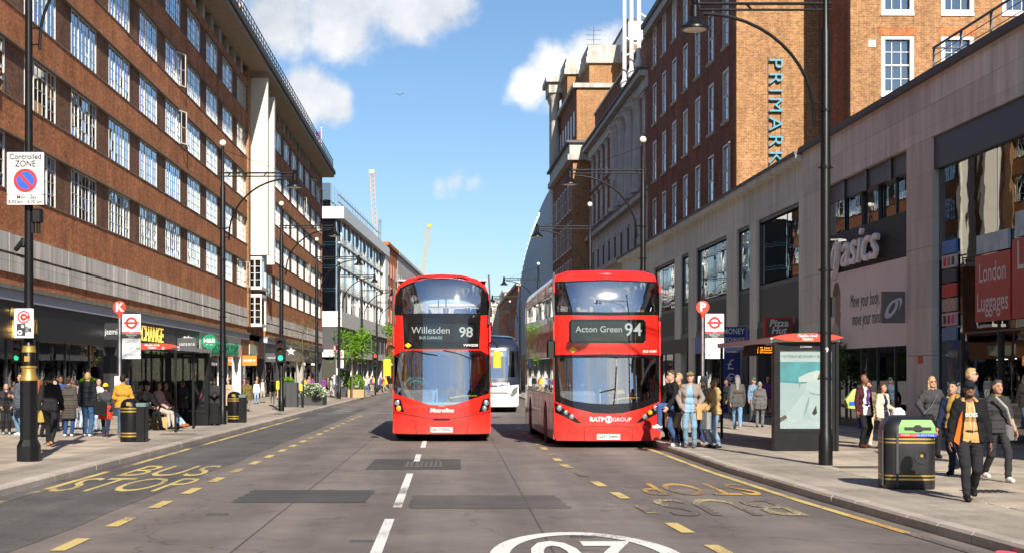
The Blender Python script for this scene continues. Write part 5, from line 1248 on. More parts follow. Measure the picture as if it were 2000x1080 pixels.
# ---- right bus: squarer front, curved black chin, slanted lamps
def make_bus_right():
    t = thing('double_decker_bus', 'red double-decker bus showing route 94 at the right kerb', 'bus', (3.57, 34.3, 0), R(.9), 'double-decker buses')
    pr = profile([(.15,.06),(.45,.0),(.8,.0),(1.1,.04),(2.2,.17),(2.3,.16),(3.1,.17),(3.3,.205),(3.5,.25),(3.7,.305),(3.92,.375),(4.05,.45),(4.18,.72)])
    S = lambda x, z: pr(z)+.22*(abs(x)/1.27)**4.5+.05*(x/1.27)**2
    Fh = [(0,.17),(1.2,.17),(1.25,.4),(1.265,2.2),(1.26,3.1),(1.225,3.9),(1.16,4.06),(.9,4.15),(0,4.17)]; F = Fh+[(-x, z) for x, z in Fh[1:-1]][::-1]
    gu = [(-1.17,3.18),(0,3.16),(1.17,3.18),(1.15,3.86),(0,3.9),(-1.15,3.86)]
    us = [(-1.24,3.10),(0,3.08),(1.24,3.10),(1.20,3.89),(0,3.93),(-1.20,3.89)]
    dbx = [(-.84,2.44),(.84,2.44),(.9,2.5),(.9,2.94),(.84,3.0),(-.84,3.0),(-.9,2.94),(-.9,2.5)]
    Wh = [(0,.80),(.35,.82),(.8,.93),(1.22,1.08),(1.245,2.17),(0,2.19)]; Wd = Wh+[(-x, z) for x, z in Wh[1:-1]][::-1]
    gl = [(0,1.02),(.4,1.04),(.85,1.10),(1.1,1.2),(1.16,2.09),(0,2.11)]; gl = gl+[(-x, z) for x, z in gl[1:-1]][::-1]
    HL = [(-1.235,1.07),(-.95,.86),(-.62,.58),(-.74,.59),(-1.225,.83)]; HR = mirror(HL)
    surf_panel('front_shell', F, S, bus_red, t, 0, .035, .06, holes=(us, dbx, Wd, HL, HR))
    surf_panel('upper_surround', us, S, gloss_black, t, .004, .03, .1, holes=(gu,)); surf_panel('upper_windscreen', gu, S, glass_bus, t, .004, .008, .12)
    surf_panel('windscreen_surround', Wd, S, gloss_black, t, .004, .03, .1, holes=(gl,)); surf_panel('windscreen', gl, S, glass_bus, t, .006, .008, .12)
    surf_panel('display_frame', dbx, S, gloss_black, t, .006, .02, .15, holes=([(-.84,2.5),(.84,2.5),(.84,2.95),(-.84,2.95)],))
    dsp = surf_panel('destination_display', [(-.84,2.5),(.84,2.5),(.84,2.95),(-.84,2.95)], S, mat('display_back_olive', (.16,.165,.12), .5), t, .03, .01, .2)
    front_text('Acton Green', fit_size('Acton Green', 1.08), led_white, dsp, S, -.2, 2.76, .022); front_text('94', .42, led_white, dsp, S, .60, 2.745, .022, bold=.004)
    surf_panel('display_cover', [(-.85,2.49),(.85,2.49),(.85,2.96),(-.85,2.96)], S, disp_glass, t, .002, .006, .2)
    surf_panel('hazard_diamond', [(-.81,2.21),(-.71,2.29),(-.81,2.37),(-.91,2.29)], S, yellow_paint, t, -.004, .004)
    front_text('BCE 47099', .075, white_letter, t, S, 1.0, 2.25, -.004, bold=.002)
    for s, P in ((-1, HL), (1, HR)):
        h = surf_panel('headlight', P, S, gloss_black, t, .01, .02, .06)
        for q, (x, z) in enumerate(((1.12,.93),(.98,.83),(.85,.73))):
            b = MB(); n = 16; r = (.07,.055,.06)[q]; b.loft([[(s*x+rr*math.cos(2*math.pi*k/n), S(x, z)+yy, z+rr*math.sin(2*math.pi*k/n)) for k in range(n)] for rr, yy in ((r,.01),(r,-.006),(r*.7,-.018),(.01,-.022))]); b.build('lamp', headlamp if q != 1 else (amber if s > 0 else headlamp), h, smooth=True)
    g1, g2 = fit_size('RATP', .33, bold=.015), fit_size('GROUP', .38)
    front_text('RATP', g1, white_letter, t, S, -.27, .67, -.006, bold=.006); front_text('GROUP', g1*.92, white_letter, t, S, .31, .665, -.006)
    rg = MB(); n = 20
    for i in range(n):
        a, b = 2*math.pi*i/n, 2*math.pi*(i+1)/n; P = lambda q, r: (-.0+r*math.cos(q), S(0, .67)-.008, .67+r*math.sin(q)); rg.poly([P(a,.055), P(a,.085), P(b,.085), P(b,.055)])
    rg.poly([(-.03,S(0,.67)-.008,.60),(.03,S(0,.67)-.008,.585),(.02,S(0,.67)-.008,.75),(-.01,S(0,.67)-.008,.72)]); rg.build('emblem', white_letter, t)
    surf_panel('chin_crease_shade', [(-.52,.50),(.52,.50),(.52,.515),(-.52,.515)], S, MT['red_shadow_line'], t, -.003, .004, .1)  # shade of the chin fold painted as a thin dark strip
    for s in (-1, 1): surf_panel('bumper_seam', [(s*.55,.17),(s*.562,.17),(s*.562,.53),(s*.55,.53)][::s], S, MT['red_shadow_line'], t, -.003, .004, .1)
    pl = surf_panel('number_plate', [(-.27,.20),(.27,.20),(.27,.33),(-.27,.33)], S, plate_m, t, -.02, .018, .2); front_text('LG71 DWU', fit_size('LG71 DWU', .47), black_letter, pl, S, 0, .265, -.024, bold=.003)
    for z in (.62, .46):
        b = MB(); b.loft([[(1.19+.045*math.cos(2*math.pi*k/14), S(1.19,z)-.004-q, z+.05*math.sin(2*math.pi*k/14)) for k in range(14)] for q in (0,.004)]); b.build('round_sticker', blue_sign, t)
    wp = MB(); wp.tube([(.12,S(.12,1.0)-.03,1.0),(.16,S(.16,1.3)-.03,1.32),(.2,S(.2,1.9)-.03,1.9)], .012, 6).tube([(-.2,S(0,1.3)-.03,1.3),(.16,S(0,1.35)-.03,1.38)], .016, 6).tube([(-.6,S(.6,2.15)-.03,2.15),(.2,S(.2,2.12)-.04,2.12),(.9,S(.9,2.13)-.03,2.13)], .014, 6); wp.build('wiper', black_rough, t)
    bx_ = MB().box(.17,S(.17,1.6)-.004,1.04,.195,S(.17,1.6)+.1,2.1); 
    surf_panel('screen_divider', [(.185,1.03),(.215,1.03),(.215,2.11),(.185,2.11)], S, mid_grey, t, -.004, .02, .1)
    bus_shell(t, S, 10.6, bus_red, .2, 3.8, ((1.25,2.15),(2.95,3.62)), bus_red, W=1.26, roof_z=4.19, half=[(1.26,3.8),(1.25,3.92),(1.19,4.03),(1.05,4.1),(.85,4.14),(.4,4.165),(0,4.175)])
    mirror_arm(t, -1.22, 2.45, -1.34, 2.5, .12, gloss_black)
    for s in (-1, 1): MB().tube([(s*1.24,.3,3.05),(s*1.27,.34,3.5),(s*1.23,.5,4.1)], .028, 6).build('corner_trim', steel, t)
    interior(t, S, 10.6, False); return t, S
bus_r, S_r = make_bus_right()

# ---- white coach with dark roof behind
def make_coach():
    t = thing('coach', 'white and navy coach following between the two buses', 'coach', (1.62, 66.3, 0))
    pr = profile([(.2,.05),(.6,0),(1.2,.05),(2.9,.35),(3.1,.45),(3.45,.9)]); S = lambda x, z: pr(z)+.22*(abs(x)/1.26)**3.5
    Fh = [(0,.25),(1.2,.25),(1.26,.6),(1.26,1.25),(0,1.12)]; F = Fh+[(-x, z) for x, z in Fh[1:-1]][::-1]
    HL = [(-1.22,1.18),(-1.0,1.05),(-.86,.72),(-1.0,.70),(-1.2,.9)]; HR = mirror(HL)
    surf_panel('front_shell', F, S, coach_white, t, 0, .03, .12, holes=(HL, HR))
    Bh = [(0,1.125),(1.26,1.255),(1.25,2.8),(1.17,3.2),(.9,3.4),(0,3.46)]; B = Bh+[(-x, z) for x, z in Bh[1:-1]][::-1]
    gl = [(0,1.5),(1.18,1.6),(1.17,2.75),(0,2.82)]; gl = gl+[(-x, z) for x, z in gl[1:-1]][::-1]
    surf_panel('upper_shell', B, S, coach_navy, t, 0, .03, .14, holes=(gl,)); surf_panel('windscreen', gl, S, glass_bus, t, .005, .008, .15)
    front_text('national express', .26, white_letter, t, S, 0, 1.3, -.006, bold=.004)
    d = surf_panel('route_display', [(-.8,2.5),(.75,2.5),(.75,2.78),(-.8,2.78)], S, disp_back, t, .05, .02, .2); front_text('Express', .3, led_white, d, S, .1, 2.64, .04)
    for s, P in ((-1, HL), (1, HR)):
        h = surf_panel('headlight', P, S, headlamp, t, .01, .02, .08)
    pl = surf_panel('number_plate', [(-.26,.5),(.26,.5),(.26,.62),(-.26,.62)], S, plate_m, t, -.015, .012, .2); front_text('BV23 ZXN', .1, black_letter, pl, S, 0, .56, -.018)
    surf_panel('grille', [(-.9,.82),(.9,.82),(.7,.92),(-.7,.92)], S, mid_grey, t, -.006, .01, .2)
    for s in (-1, 1):
        MB().box(s*1.22, .32, .3, s*1.26, 11.8, 1.4).build('side_panel', coach_white, t); MB().box(s*1.225, .35, 1.4, s*1.255, 11.8, 2.75).build('side_window', glass_side, t); MB().box(s*1.22, .4, 2.75, s*1.26, 11.8, 3.2).build('side_panel', coach_navy, t)
    rb_ = MB(); rb_.loft([[(-1.26*k,y,3.2),(-1.15*k,y,3.38),(-.8*k,y,3.47-dz),(0,y,3.5-dz),(.8*k,y,3.47-dz),(1.15*k,y,3.38),(1.26*k,y,3.2)] for y, k, dz in ((.75,.97,.1),(1.4,1,0),(11.8,1,0))], closed=False, caps=False); rb_.build('roof', coach_navy, t, smooth=True)
    MB().box(-1.2,11.7,.3,1.2,11.8,3.2).build('rear_wall', coach_navy, t); MB().box(-1.2,.6,.9,1.2,11.7,1.0).build('floor', bus_floor, t); MB().cham(-1.1,.5,1.0,1.1,.9,1.55,.1).build('dash', dash_grey, t)
    for k in range(3):
        for x in (-.65,.65): bus_seat(t, x, 2.4+k*.9, 1.0)
    wheels(t, (2.6, 8.8)); mirror_arm(t, -1.2, 2.6, -1.36, 2.4, .1, coach_navy)
    return t
make_coach()
# ------------------------------------------------------------------ street furniture
def lamp_post(label, x, y, side, kind='plain', arm_z=8.0, extras=None):
    t = thing('street_lamp', label, 'street lamp', (x, y, .12), 0, 'tall black street lamps'); s = side
    if kind == 'ornate':
        b = MB(); n = 8; rg = lambda r, z: [(r*math.cos(math.pi/8+2*math.pi*k/n), r*math.sin(math.pi/8+2*math.pi*k/n), z) for k in range(n)]
        b.loft([rg(.215,0), rg(.215,.28), rg(.16,.40), rg(.16,1.46), rg(.15,1.5)]); b.build('base', black_paint, t)
        MB().lathe([(.165,1.48),(.165,1.53),(.13,1.58),(.13,1.7),(.15,1.72),(.15,1.75)], n=16).lathe([(.13,2.0),(.13,2.03),(.115,2.08),(.12,2.12)], n=16).build('gold_collar', gold_paint, t, smooth=True)
        b = MB().lathe([(.115,1.7),(.115,2.06),(.09,2.1),(.085,3.0),(.075,5.5),(.06,arm_z+.9)], n=14); b.build('pole', black_paint, t, smooth=True)
        MB().box(-.05,-.125,1.83,.05,-.112,1.93).build('crest', gold_paint, t)
    else:
        MB().lathe([(.125,0),(.125,.5),(.10,.56),(.095,2.9),(.088,2.95),(.085,arm_z-.5),(.06,arm_z-.4),(.045,arm_z+.85)], n=14).build('pole', black_paint, t, smooth=True)
        for z in (1.5, 2.3, 3.4, 5.2, 6.2):
            MB().lathe([(.10,z),(.10,z+.05)], n=14).tube([(-.13,0,z+.02),(.13,0,z+.02)], .015, 6).build('band_clamp', black_paint, t)
    MB().ball((0,0,arm_z+.95), .11, n=14, k=9).build('globe', lamp_white, t, smooth=True)
    a = MB().tube([(.1*-s,0,arm_z),(2.3*s,0,arm_z)], .028, 8).tube([(.1*-s,0,arm_z-.11),(2.25*s,0,arm_z-.11)], .022, 8)
    for q in (.15, 1.3): a.tube([(q*s,0,arm_z-.11),((q+.1)*s,0,arm_z)], .02, 6)
    a.build('arm', black_paint, t, smooth=True)
    br = [(.2*s,0,arm_z-2.15)]+[(s*(.2+1.95*(1-math.cos(q*math.pi/2/12))), 0, arm_z-2.0+1.82*math.sin(q*math.pi/2/12)) for q in range(13)]
    b = MB().tube(br, .03, 8).tube([(.05*s,0,arm_z-1.75),(.22*s,0,arm_z-1.75)], .016, 6).tube([(.05*s,0,arm_z-2.05),(.22*s,0,arm_z-2.05)], .016, 6); b.build('brace', black_paint, t, smooth=True)
    hx = 2.3*s
    h = MB().lathe([(.03,.12),(.06,.1),(.06,.04),(.04,0),(.075,-.02),(.08,-.22),(.10,-.24),(.16,-.33),(.27,-.40),(.275,-.43),(.22,-.43)], (hx,0,arm_z-.02), 18).build('lantern', black_paint, t, smooth=True)
    MB().lathe([(.21,-.435),(.2,-.45),(.01,-.46)], (hx,0,arm_z-.02), 16).build('lens', lamp_white, h, smooth=True)
    MB().tube([(0,0,arm_z+.75),(1.9*s,0,arm_z+.03)], .006, 4).build('stay_wire', black_paint, t)
    return t
lampL = lamp_post('nearest left street lamp post with gold collars and parking zone sign', -7.83, 27.2, 1, 'ornate', arm_z=9.7)
lamp_post('left street lamp beside the bus shelter, second in the row', -7.4, 47.2, 1)
lamp_post('left street lamp carrying the green traffic light', -7.5, 64, 1)
lamp_post('left street lamp behind the planter of white flowers', -7.55, 81, 1); lamp_post('left street lamp in front of the glass store by the green tree', -7.5, 96, 1)
lamp_post('farther left street lamp just past the green tree', -7.1, 113, 1); lamp_post('farthest left street lamp before the side street crossing', -6.9, 131, 1)
lampR = lamp_post('nearest right street lamp post in front of the bus shelter', 6.52, 26.0, -1, arm_z=8.1)
lamp_post('right street lamp rising behind the route 94 bus', 5.92, 46.5, -1); lamp_post('right street lamp seen over the roof of the route 94 bus', 5.88, 64.3, -1)
lamp_post('right street lamp against the curved glass building', 5.6, 99, -1); lamp_post('small far right street lamp between the buses', 5.4, 122, -1); lamp_post('tiny farthest right street lamp between the buses', 5.6, 150, -1)
MB().tube([(.08,0,3.95),(.3,-.02,3.95)], .015, 6).build('floodlight_arm', steel, lampR); MB().loft([[(.2,-.06,3.91),(.36,-.05,3.93),(.36,.05,3.93),(.2,.06,3.91)],[(.21,-.05,3.97),(.34,-.04,3.96),(.34,.04,3.96),(.21,.05,3.97)]]).build('floodlight', mid_grey, lampR)
letter('9', .12, white_letter, lampR, (-.0,-.102,2.02)); MB().box(.1,-.05,2.6,.16,.05,2.95).build('strap_box', black_rough, lampR)
# signs on the nearest left post
zs_ = thing('parking_sign', 'white controlled zone sign with blue and red no-waiting disc', 'sign', (-7.83, 27.0, 0))
pl = MB().cham(-.345,-.02,4.80,.335,.02,5.76,.02).build('plate', white_letter, zs_)
edge = MB().box(-.35,-.018,4.98,.34,-.0205,4.99).build('rule', black_letter, zs_)
def disc(par, name, x, z, r0, r1, m, y, a0=0, a1=360, n=40):
    b = MB(); st = (a1-a0)/n
    for i in range(n):
        p = lambda a, r: (x+r*math.cos(R(a)), y, z+r*math.sin(R(a))); a, c = a0+st*i, a0+st*(i+1)
        b.poly([p(a, r0), p(a, r1), p(c, r1), p(c, r0)][::-1] if r0 > 1e-4 else [p(c, r1), p(a, r1), (x, y, z)][::1])
    return b.build(name, m, par)
disc(zs_, 'blue_disc', 0, 5.24, 1e-5, .17, blue_sign, -.024); disc(zs_, 'red_ring', 0, 5.24, .16, .215, red_sign, -.026)
MB().poly([(-.15,-.027,5.37),(-.11,-.027,5.41),(.15,-.027,5.11),(.11,-.027,5.07)]).build('red_slash', red_sign, zs_)
letter('Controlled', .15, black_letter, zs_, (0,-.026,5.67), fit=.58, bold=.003); letter('ZONE', .16, black_letter, zs_, (0,-.024,5.54), fit=.38, bold=.004)
letter('Mon - Sat', .09, black_letter, zs_, (.02,-.026,4.935), bold=.0015); letter('8.30 am - 6.30 pm', .085, black_letter, zs_, (0,-.026,4.855), fit=.62, bold=.0015)
cc = thing('congestion_sign', 'white sign with red C and camera symbol on the left post', 'sign', (-7.86, 27.0, 0))
MB().cham(-.185,-.02,2.38,.175,.02,2.92,.02).build('plate', white_letter, cc)
disc(cc, 'red_c_ring', 0, 2.76, .09, .115, red_sign, -.024); disc(cc, 'red_c', 0, 2.76, .02, .065, red_sign, -.025, 35, 325); MB().poly([(.03,-.0255,2.72),(.1,-.0255,2.74),(.1,-.0255,2.78),(.03,-.0255,2.80)]).build('red_c_bar', red_sign, cc)
MB().box(-.13,-.024,2.42,.03,-.023,2.64).build('camera_print', black_letter, cc); disc(cc, 'lens_print', -.07, 2.48, .02, .045, white_letter, -.026); disc(cc, 'lens_print', -.02, 2.59, .012, .028, white_letter, -.026)
MB().poly([(.03,-.024,2.48),(.09,-.024,2.48),(.09,-.024,2.58),(.03,-.024,2.60)]).build('camera_side_print', mid_grey, cc); MB().poly([(.09,-.024,2.5),(.14,-.024,2.48),(.14,-.024,2.56),(.09,-.024,2.56)]).build('camera_hood_print', black_letter, cc)
cm = thing('street_camera', 'black camera and junction box strapped to the nearest left post', 'camera', (-7.83, 27.2, 0))
MB().cham(.08,-.1,4.5,.24,.1,4.74,.02).box(.0,-.05,4.3,.1,.05,4.5).build('junction_box', black_rough, cm); MB().tube([(.18,-.02,4.5),(.18,-.02,4.3)], .04, 8).tube([(-.1,0,4.2),(-.1,-.05,4.05)], .05, 8).tube([(-.12,0,4.15),(-.17,-.22,3.98)], .045, 8).build('camera_body', black_rough, cm)

def roundel(par, x, z, r, y):
    disc(par, 'red_ring', x, z, r*.62, r, red_sign, y); MB().box(x-r*1.25, y-.003, z-r*.17, x+r*1.25, y-.001, z+r*.17).build('red_bar', red_sign, par)
def bus_stop(ch, label, x, y, rows, fx, sc_=1.0):
    t = thing('bus_stop_flag', label, 'bus stop', (x, y, .12)); t.scale = (sc_,)*3
    MB().lathe([(.055,0),(.055,1.3),(.05,1.35),(.045,3.1)], n=12).build('pole', steel, t, smooth=True)
    MB().lathe([(.05,3.06),(.05,3.16)], n=12).build('red_collar', tfl_red, t)
    b = MB(); b.prism([(.17*math.cos(2*math.pi*k/28), -.03, 3.33+.17*math.sin(2*math.pi*k/28)) for k in range(28)], (0,.06,0)); d = b.build('letter_disc', tfl_red, t)
    letter(ch, .30, white_letter, d, (0,-.035,3.33), bold=.012)
    f = MB().box(.07*fx,-.015,2.0,.55*fx,.015,3.16).build('flag', white_letter, t); cx = .31*fx
    roundel(f, cx, 2.93, .155, -.02)
    MB().box(cx-.24,-.019,2.66,cx+.24,-.016,2.70).build('red_strip', red_sign, f); MB().box(cx-.24,-.019,2.53,cx+.24,-.016,2.655).build('grey_strip', dark_grey, f)
    letter('Marble Arch\nStation', .055, white_letter, f, (cx,-.021,2.592), line=.9); letter('BUSES', .035, white_letter, f, (cx,-.021,2.68)); letter('towards\nOxford Circus', .05, black_letter, f, (cx,-.018,2.45), line=.9)
    for r_, row in enumerate(rows):
        for c_, s_ in enumerate(row):
            if r_: MB().box(cx-.235+c_*.16,-.018,2.02+.0,cx-.085+c_*.16,-.0165,2.16).build('route_tile', goods_m[7] if c_ % 2 else mat('tile_pale', (.5,.55,.62), .5) if 'tile_pale' not in MT else MT['tile_pale'], f)
            letter(s_, .075, black_letter, f, (cx-.16+c_*.16,-.021,2.27-r_*.18))
    MB().box(cx-.24,-.018,2.345,cx+.24,-.0165,2.352).build('rule', mid_grey, f)
    tt = MB().cham(-.13,-.06,.95,.13,.0,1.55,.02).build('timetable_case', white_paint, t)
    MB().box(-.1,-.064,1.0,.1,-.061,1.5).build('timetable', mat('timetable_print', (.5,.5,.48), .6, nscale=60, var=.3) if 'timetable_print' not in MT else MT['timetable_print'], tt)
    return t
bus_stop('K', 'bus stop K pole and flag on the left pavement', -8.72, 38.5, (('7','98','390'),('N7','N98','N137')), 1)
bus_stop('P', 'bus stop P pole and flag by the queue on the right pavement', 6.42, 38.3, (('30','74','113'),('148','274','94')), 1)
bus_stop('L', 'small distant bus stop L flag in front of the glass store', -7.9, 98.0, (('6','23','94'),('159','274','N7')), 1)

# ---- bus shelters
def shelter(label, x0, x1, y0, y1, fascia_w, ad_y, adcol, side):
    t = thing('bus_shelter', label, 'bus shelter', (0, 0, .12))
    z = 2.34; cx = (x0+x1)/2
    # curved slim roof
    r = MB(); n = 8; rings = []
    for y in (y0, y1): rings.append([(x0+(x1-x0)*k/n, y, z+.07*math.sin(math.pi*k/n)) for k in range(n+1)]+[(x1-(x1-x0)*k/n, y, z-.07) for k in range(n+1)])
    r.loft(rings); r.build('roof', mat('shelter_roof', (.30,.31,.32), .25, metal=.6) if 'shelter_roof' not in MT else MT['shelter_roof'], t, smooth=True)
    ex = x0 if side > 0 else x1
    MB().box(ex-.05, y0+.05, z-.085, ex+.05, y1-.02, z+.02).build('roof_edge', mat('edge_alloy', (.62,.62,.6), .35, metal=.3) if 'edge_alloy' not in MT else MT['edge_alloy'], t)
    # red lens-shaped name board on the near end
    fx = cx; pts = []
    for k in range(13): q = -1+2*k/12; pts.append((fx+q*fascia_w/2, y0-.09, z+.02+.085*(1-abs(q)**3)))
    for k in range(13): q = 1-2*k/12; pts.append((fx+q*fascia_w/2, y0-.09, z+.02-.085*(1-abs(q)**3)))
    fb = MB().prism(pts, (0,.07,0)).build('name_board', tfl_red, t); letter('Marble Arch\nStation', .08, white_letter, fb, (fx, y0-.095, z+.02), line=.85, bold=.002)
    disc(fb, 'roundel_mark', fx+.3, z-.03, .02, .035, white_letter, y0-.095, n=16)
    for (x, y) in ((x0+.05,y0+.05),(x1-.05,y0+.05),(x0+.05,y1-.05),(x1-.05,y1-.05),(x0+.05,(y0+y1)/2),(x1-.05,(y0+y1)/2)):
        if x == x0+.05 and side > 0 and y < y1-1 and y > y0+1: continue
        MB().box(x-.03,y-.03,0,x+.03,y+.03,z-.072).build('post', black_paint, t)
    bxx = x1-.05 if side > 0 else x0+.05
    npn = 4
    for k in range(npn):
        a, b = y0+.12+(y1-y0-.24)*k/npn, y0+.12+(y1-y0-.24)*(k+1)/npn
        MB().box(bxx-.006,a+.02,.3,bxx+.006,b-.02,z-.15).build('glass_panel', glass_clear, t); MB().box(bxx-.02,a-.015,.0,bxx+.02,a+.015,z-.075).build('glazing_bar', black_paint, t)
    for zz in (.18, 1.05): MB().box(bxx-.022,y0+.05,zz,bxx+.022,y1-.05,zz+.07).build('rail', black_paint, t)
    # perch seat
    st = MB().box(bxx-.35*side,y0+1.2,.62,bxx-.05*side,y1-1.2,.67); st.tube([(bxx-.2*side,y0+1.5,0),(bxx-.2*side,y0+1.5,.62)], .025, 8).tube([(bxx-.2*side,y1-1.5,0),(bxx-.2*side,y1-1.5,.62)], .025, 8); st.build('perch_seat', black_rough, t)
    # advertisement case at one end, facing the camera
    a0, a1 = x0+.02, x1-.02
    c = MB().cham(a0, ad_y-.1, .0, a1, ad_y+.1, .38, .01).build('case_plinth', black_paint, t)
    MB().box(a0, ad_y-.09, .382, a0+.13, ad_y+.09, 2.26).box(a1-.13, ad_y-.09, .382, a1, ad_y+.09, 2.26).box(a0+.131, ad_y-.088, 2.09, a1-.131, ad_y+.088, 2.259).box(a0+.131, ad_y-.088, .384, a1-.131, ad_y+.088, .46).build('case_frame', black_paint, t)
    letter('JCDecaux', .06, white_letter, t, (cx, ad_y-.095, 2.175))
    return t, (a0+.135, a1-.135, ad_y-.05, .465, 2.085)
sh_r, ad = shelter('bus shelter with white and turquoise poster on the right pavement', 6.62, 8.0, 30.7, 37.0, 1.5, 30.85, None, 1)
a0, a1, ay, az0, az1 = ad; W_, H_ = a1-a0, az1-az0
def ad_poly(par, name, pts, m, d): return MB().prism([(a0+W_*u, ay-d, az0+H_*v) for u, v in pts], (0,.002,0)).build(name, m, par)
ad_white = mat('ad_white', (.62,.68,.72), .35, nscale=2.5, var=.08); ad_sea = mat('ad_turquoise', (.02,.36,.46), .35, nscale=4, var=.3); ad_suit = mat('ad_suit', (.72,.76,.8), .4, nscale=5, var=.08); ad_skin = mat('ad_skin', (.16,.09,.06), .5); ad_shade = mat('ad_fold', (.38,.45,.52), .4)
poster_r = MB().box(a0, ay, az0, a1, ay+.02, az1).build('poster', ad_white, sh_r)
ad_poly(poster_r, 'sea_print', [(0,.60),(.4,.58),(1,.62),(1,.86),(0,.86)], ad_sea, .004)
ad_poly(poster_r, 'suit_print', [(.05,.12),(.25,.08),(.45,.12),(.5,.3),(.6,.12),(.95,.1),(.97,.2),(.8,.42),(.86,.55),(.97,.52),(.98,.66),(.86,.74),(.72,.75),(.55,.72),(.36,.66),(.36,.60),(.52,.60),(.5,.5),(.3,.32)], ad_suit, .008)
ad_poly(poster_r, 'hair_print', [(.77,.75),(.79,.81),(.86,.83),(.92,.80),(.92,.75),(.86,.72)], black_letter, .011); ad_poly(poster_r, 'neck_print', [(.78,.74),(.84,.74),(.74,.62),(.72,.63)], ad_skin, .011)
for pts in ([(.5,.5),(.62,.46),(.82,.44),(.80,.42),(.62,.44)], [(.45,.14),(.5,.3),(.58,.44),(.55,.3)], [(.36,.60),(.38,.50),(.40,.60)], [(.92,.55),(.95,.5),(.96,.58)]): ad_poly(poster_r, 'fold_print', pts, ad_shade, .011)
ad_poly(poster_r, 'shoe_print', [(.62,.20),(.7,.30),(.72,.2),(.66,.17)], black_letter, .011); ad_poly(poster_r, 'shoe_print', [(.0,.08),(.14,.14),(.1,.18),(.0,.14)], ad_skin, .011)
letter('VICTORIA BECKHAM × MANGO', .085, black_letter, poster_r, ((a0+a1)/2, ay-.006, az1-.12), fit=W_*.92)
MB().box(a0, ay-.03, az0, a1, ay-.026, az1).build('poster_glass', glass_clear, sh_r)
ib = MB().cham(6.75, 33.0, 2.02, 6.95, 34.6, 2.26, .02).build('indicator_box', black_rough, sh_r)
led_o = mat('led_orange', (.9,.3,.02), .5, emit=(1,.32,.03), es=2.0)
ib2 = MB().box(6.70, 32.9, 2.03, 7.35, 33.0, 2.24).build('indicator_face', black_rough, sh_r)
letter('1  94  Acton Green   due\n2  148 Camberwell   3min\n3  274 Lancaster Gt  6min', .055, led_o, ib2, (7.02, 32.895, 2.135), line=.95, fit=.58)
sh_l, ad = shelter('bus shelter with dark cinema poster on the left pavement', -8.95, -7.62, 40.6, 46.2, 1.45, 46.0, None, -1)
a0, a1, ay, az0, az1 = ad; W_, H_ = a1-a0, az1-az0
poster_l = MB().box(a0, ay, az0, a1, ay+.02, az1).build('poster', mat('ad_dark', (.02,.015,.025), .35, nscale=3, var=.3), sh_l)
fc = mat('ad_face', (.32,.17,.12), .5); ad_p = mat('ad_plum', (.28,.05,.09), .5)
for cx, cz, s_ in ((.32,.72,.17),(.70,.68,.15)):
    ad_poly(poster_l, 'face_print', [(cx+s_*.8*math.cos(q*.5236), cz+s_*.62*math.sin(q*.5236)) for q in range(12)], fc, .004); ad_poly(poster_l, 'hat_print', [(cx-s_*1.1,cz+s_*.35),(cx+s_*.9,cz+s_*.42),(cx+s_*.7,cz+s_*.8),(cx-s_*.7,cz+s_*.85)], black_letter, .008)
ad_poly(poster_l, 'scarf_print', [(.5,.52),(.72,.56),(.95,.3),(.85,.22),(.7,.4)], ad_p, .006); ad_poly(poster_l, 'scarf_stripe_print', [(.62,.5),(.70,.52),(.86,.32),(.8,.3)], plate_m, .008); ad_poly(poster_l, 'green_print', [(.5,.16),(.72,.18),(.7,.36),(.52,.34)], green_sign, .006)
MB().box(a0, ay-.03, az0, a1, ay-.026, az1).build('poster_glass', glass_clear, sh_l)

# ---- litter bins
def small_bin(label, x, y):
    t = thing('litter_bin', label, 'litter bin', (x, y, .12), 0, 'black and gold litter bins')
    MB().lathe([(.23,0),(.24,.03),(.24,.82),(.22,.92),(.15,1.0),(.02,1.03)], (-.12,0,0), 20).build('drum', black_paint, t, smooth=True)
    MB().cham(-.08,-.17,0,.26,.23,.83,.02).build('recycling_box', black_paint, t); MB().cham(-.05,-.16,.832,.28,.22,.92,.03).build('aperture_panel', mat('bin_panel', (.10,.15,.14), .5) if 'bin_panel' not in MT else MT['bin_panel'], t)
    for z in (.12,.19,.70,.77): MB().lathe([(.242,z),(.246,z+.005),(.246,z+.03),(.242,z+.035)], (-.12,0,0), 20).build('gold_band', gold_paint, t, smooth=True)
    MB().box(-.17,-.24,.86,-.07,-.21,.94).build('crest', gold_paint, t)
small_bin('black bin with gold bands on the left pavement near the shelter', -7.55, 35.0); small_bin('black bin with gold bands farther left, past the shelter', -7.16, 48.9)
t = thing('recycling_bin', 'large black recycling bin with lime green mouth at the right kerb', 'litter bin', (6.38, 20.9, .12), R(-8))
w, d = .36, .42
def rr(z, s_=1.0, dz=0): return [(w*s_*math.copysign(abs(math.cos(q))**.45, math.cos(q)), d*s_*math.copysign(abs(math.sin(q))**.45, math.sin(q)), z) for q in [2*math.pi*k/28 for k in range(28)]]
MB().loft([rr(0,.98), rr(.03), rr(.78), rr(.86,.97), rr(.95,.88), rr(1.0,.72), rr(1.02,.45)]).build('body', mat('bin_plastic', (.014,.014,.016), .38, bump=.05), t, smooth=True)
for z in (.13,.18,.64,.69): MB().loft([rr(z,1.006), rr(z+.022,1.006)], caps=False).build('gold_band', gold_paint, t, smooth=True)
lime = mat('bin_lime', (.10,.30,.035), .45)
mp_ = MB().loft([[(-.17,-.428,.78),(.33,-.425,.78),(.33,-.36,.78),(-.17,-.36,.78)],[(-.165,-.415,.87),(.325,-.412,.87),(.32,-.36,.87),(-.16,-.36,.87)],[(-.12,-.372,.965),(.28,-.37,.965),(.28,-.3,.965),(-.12,-.3,.965)]]).build('mouth_panel', lime, t)
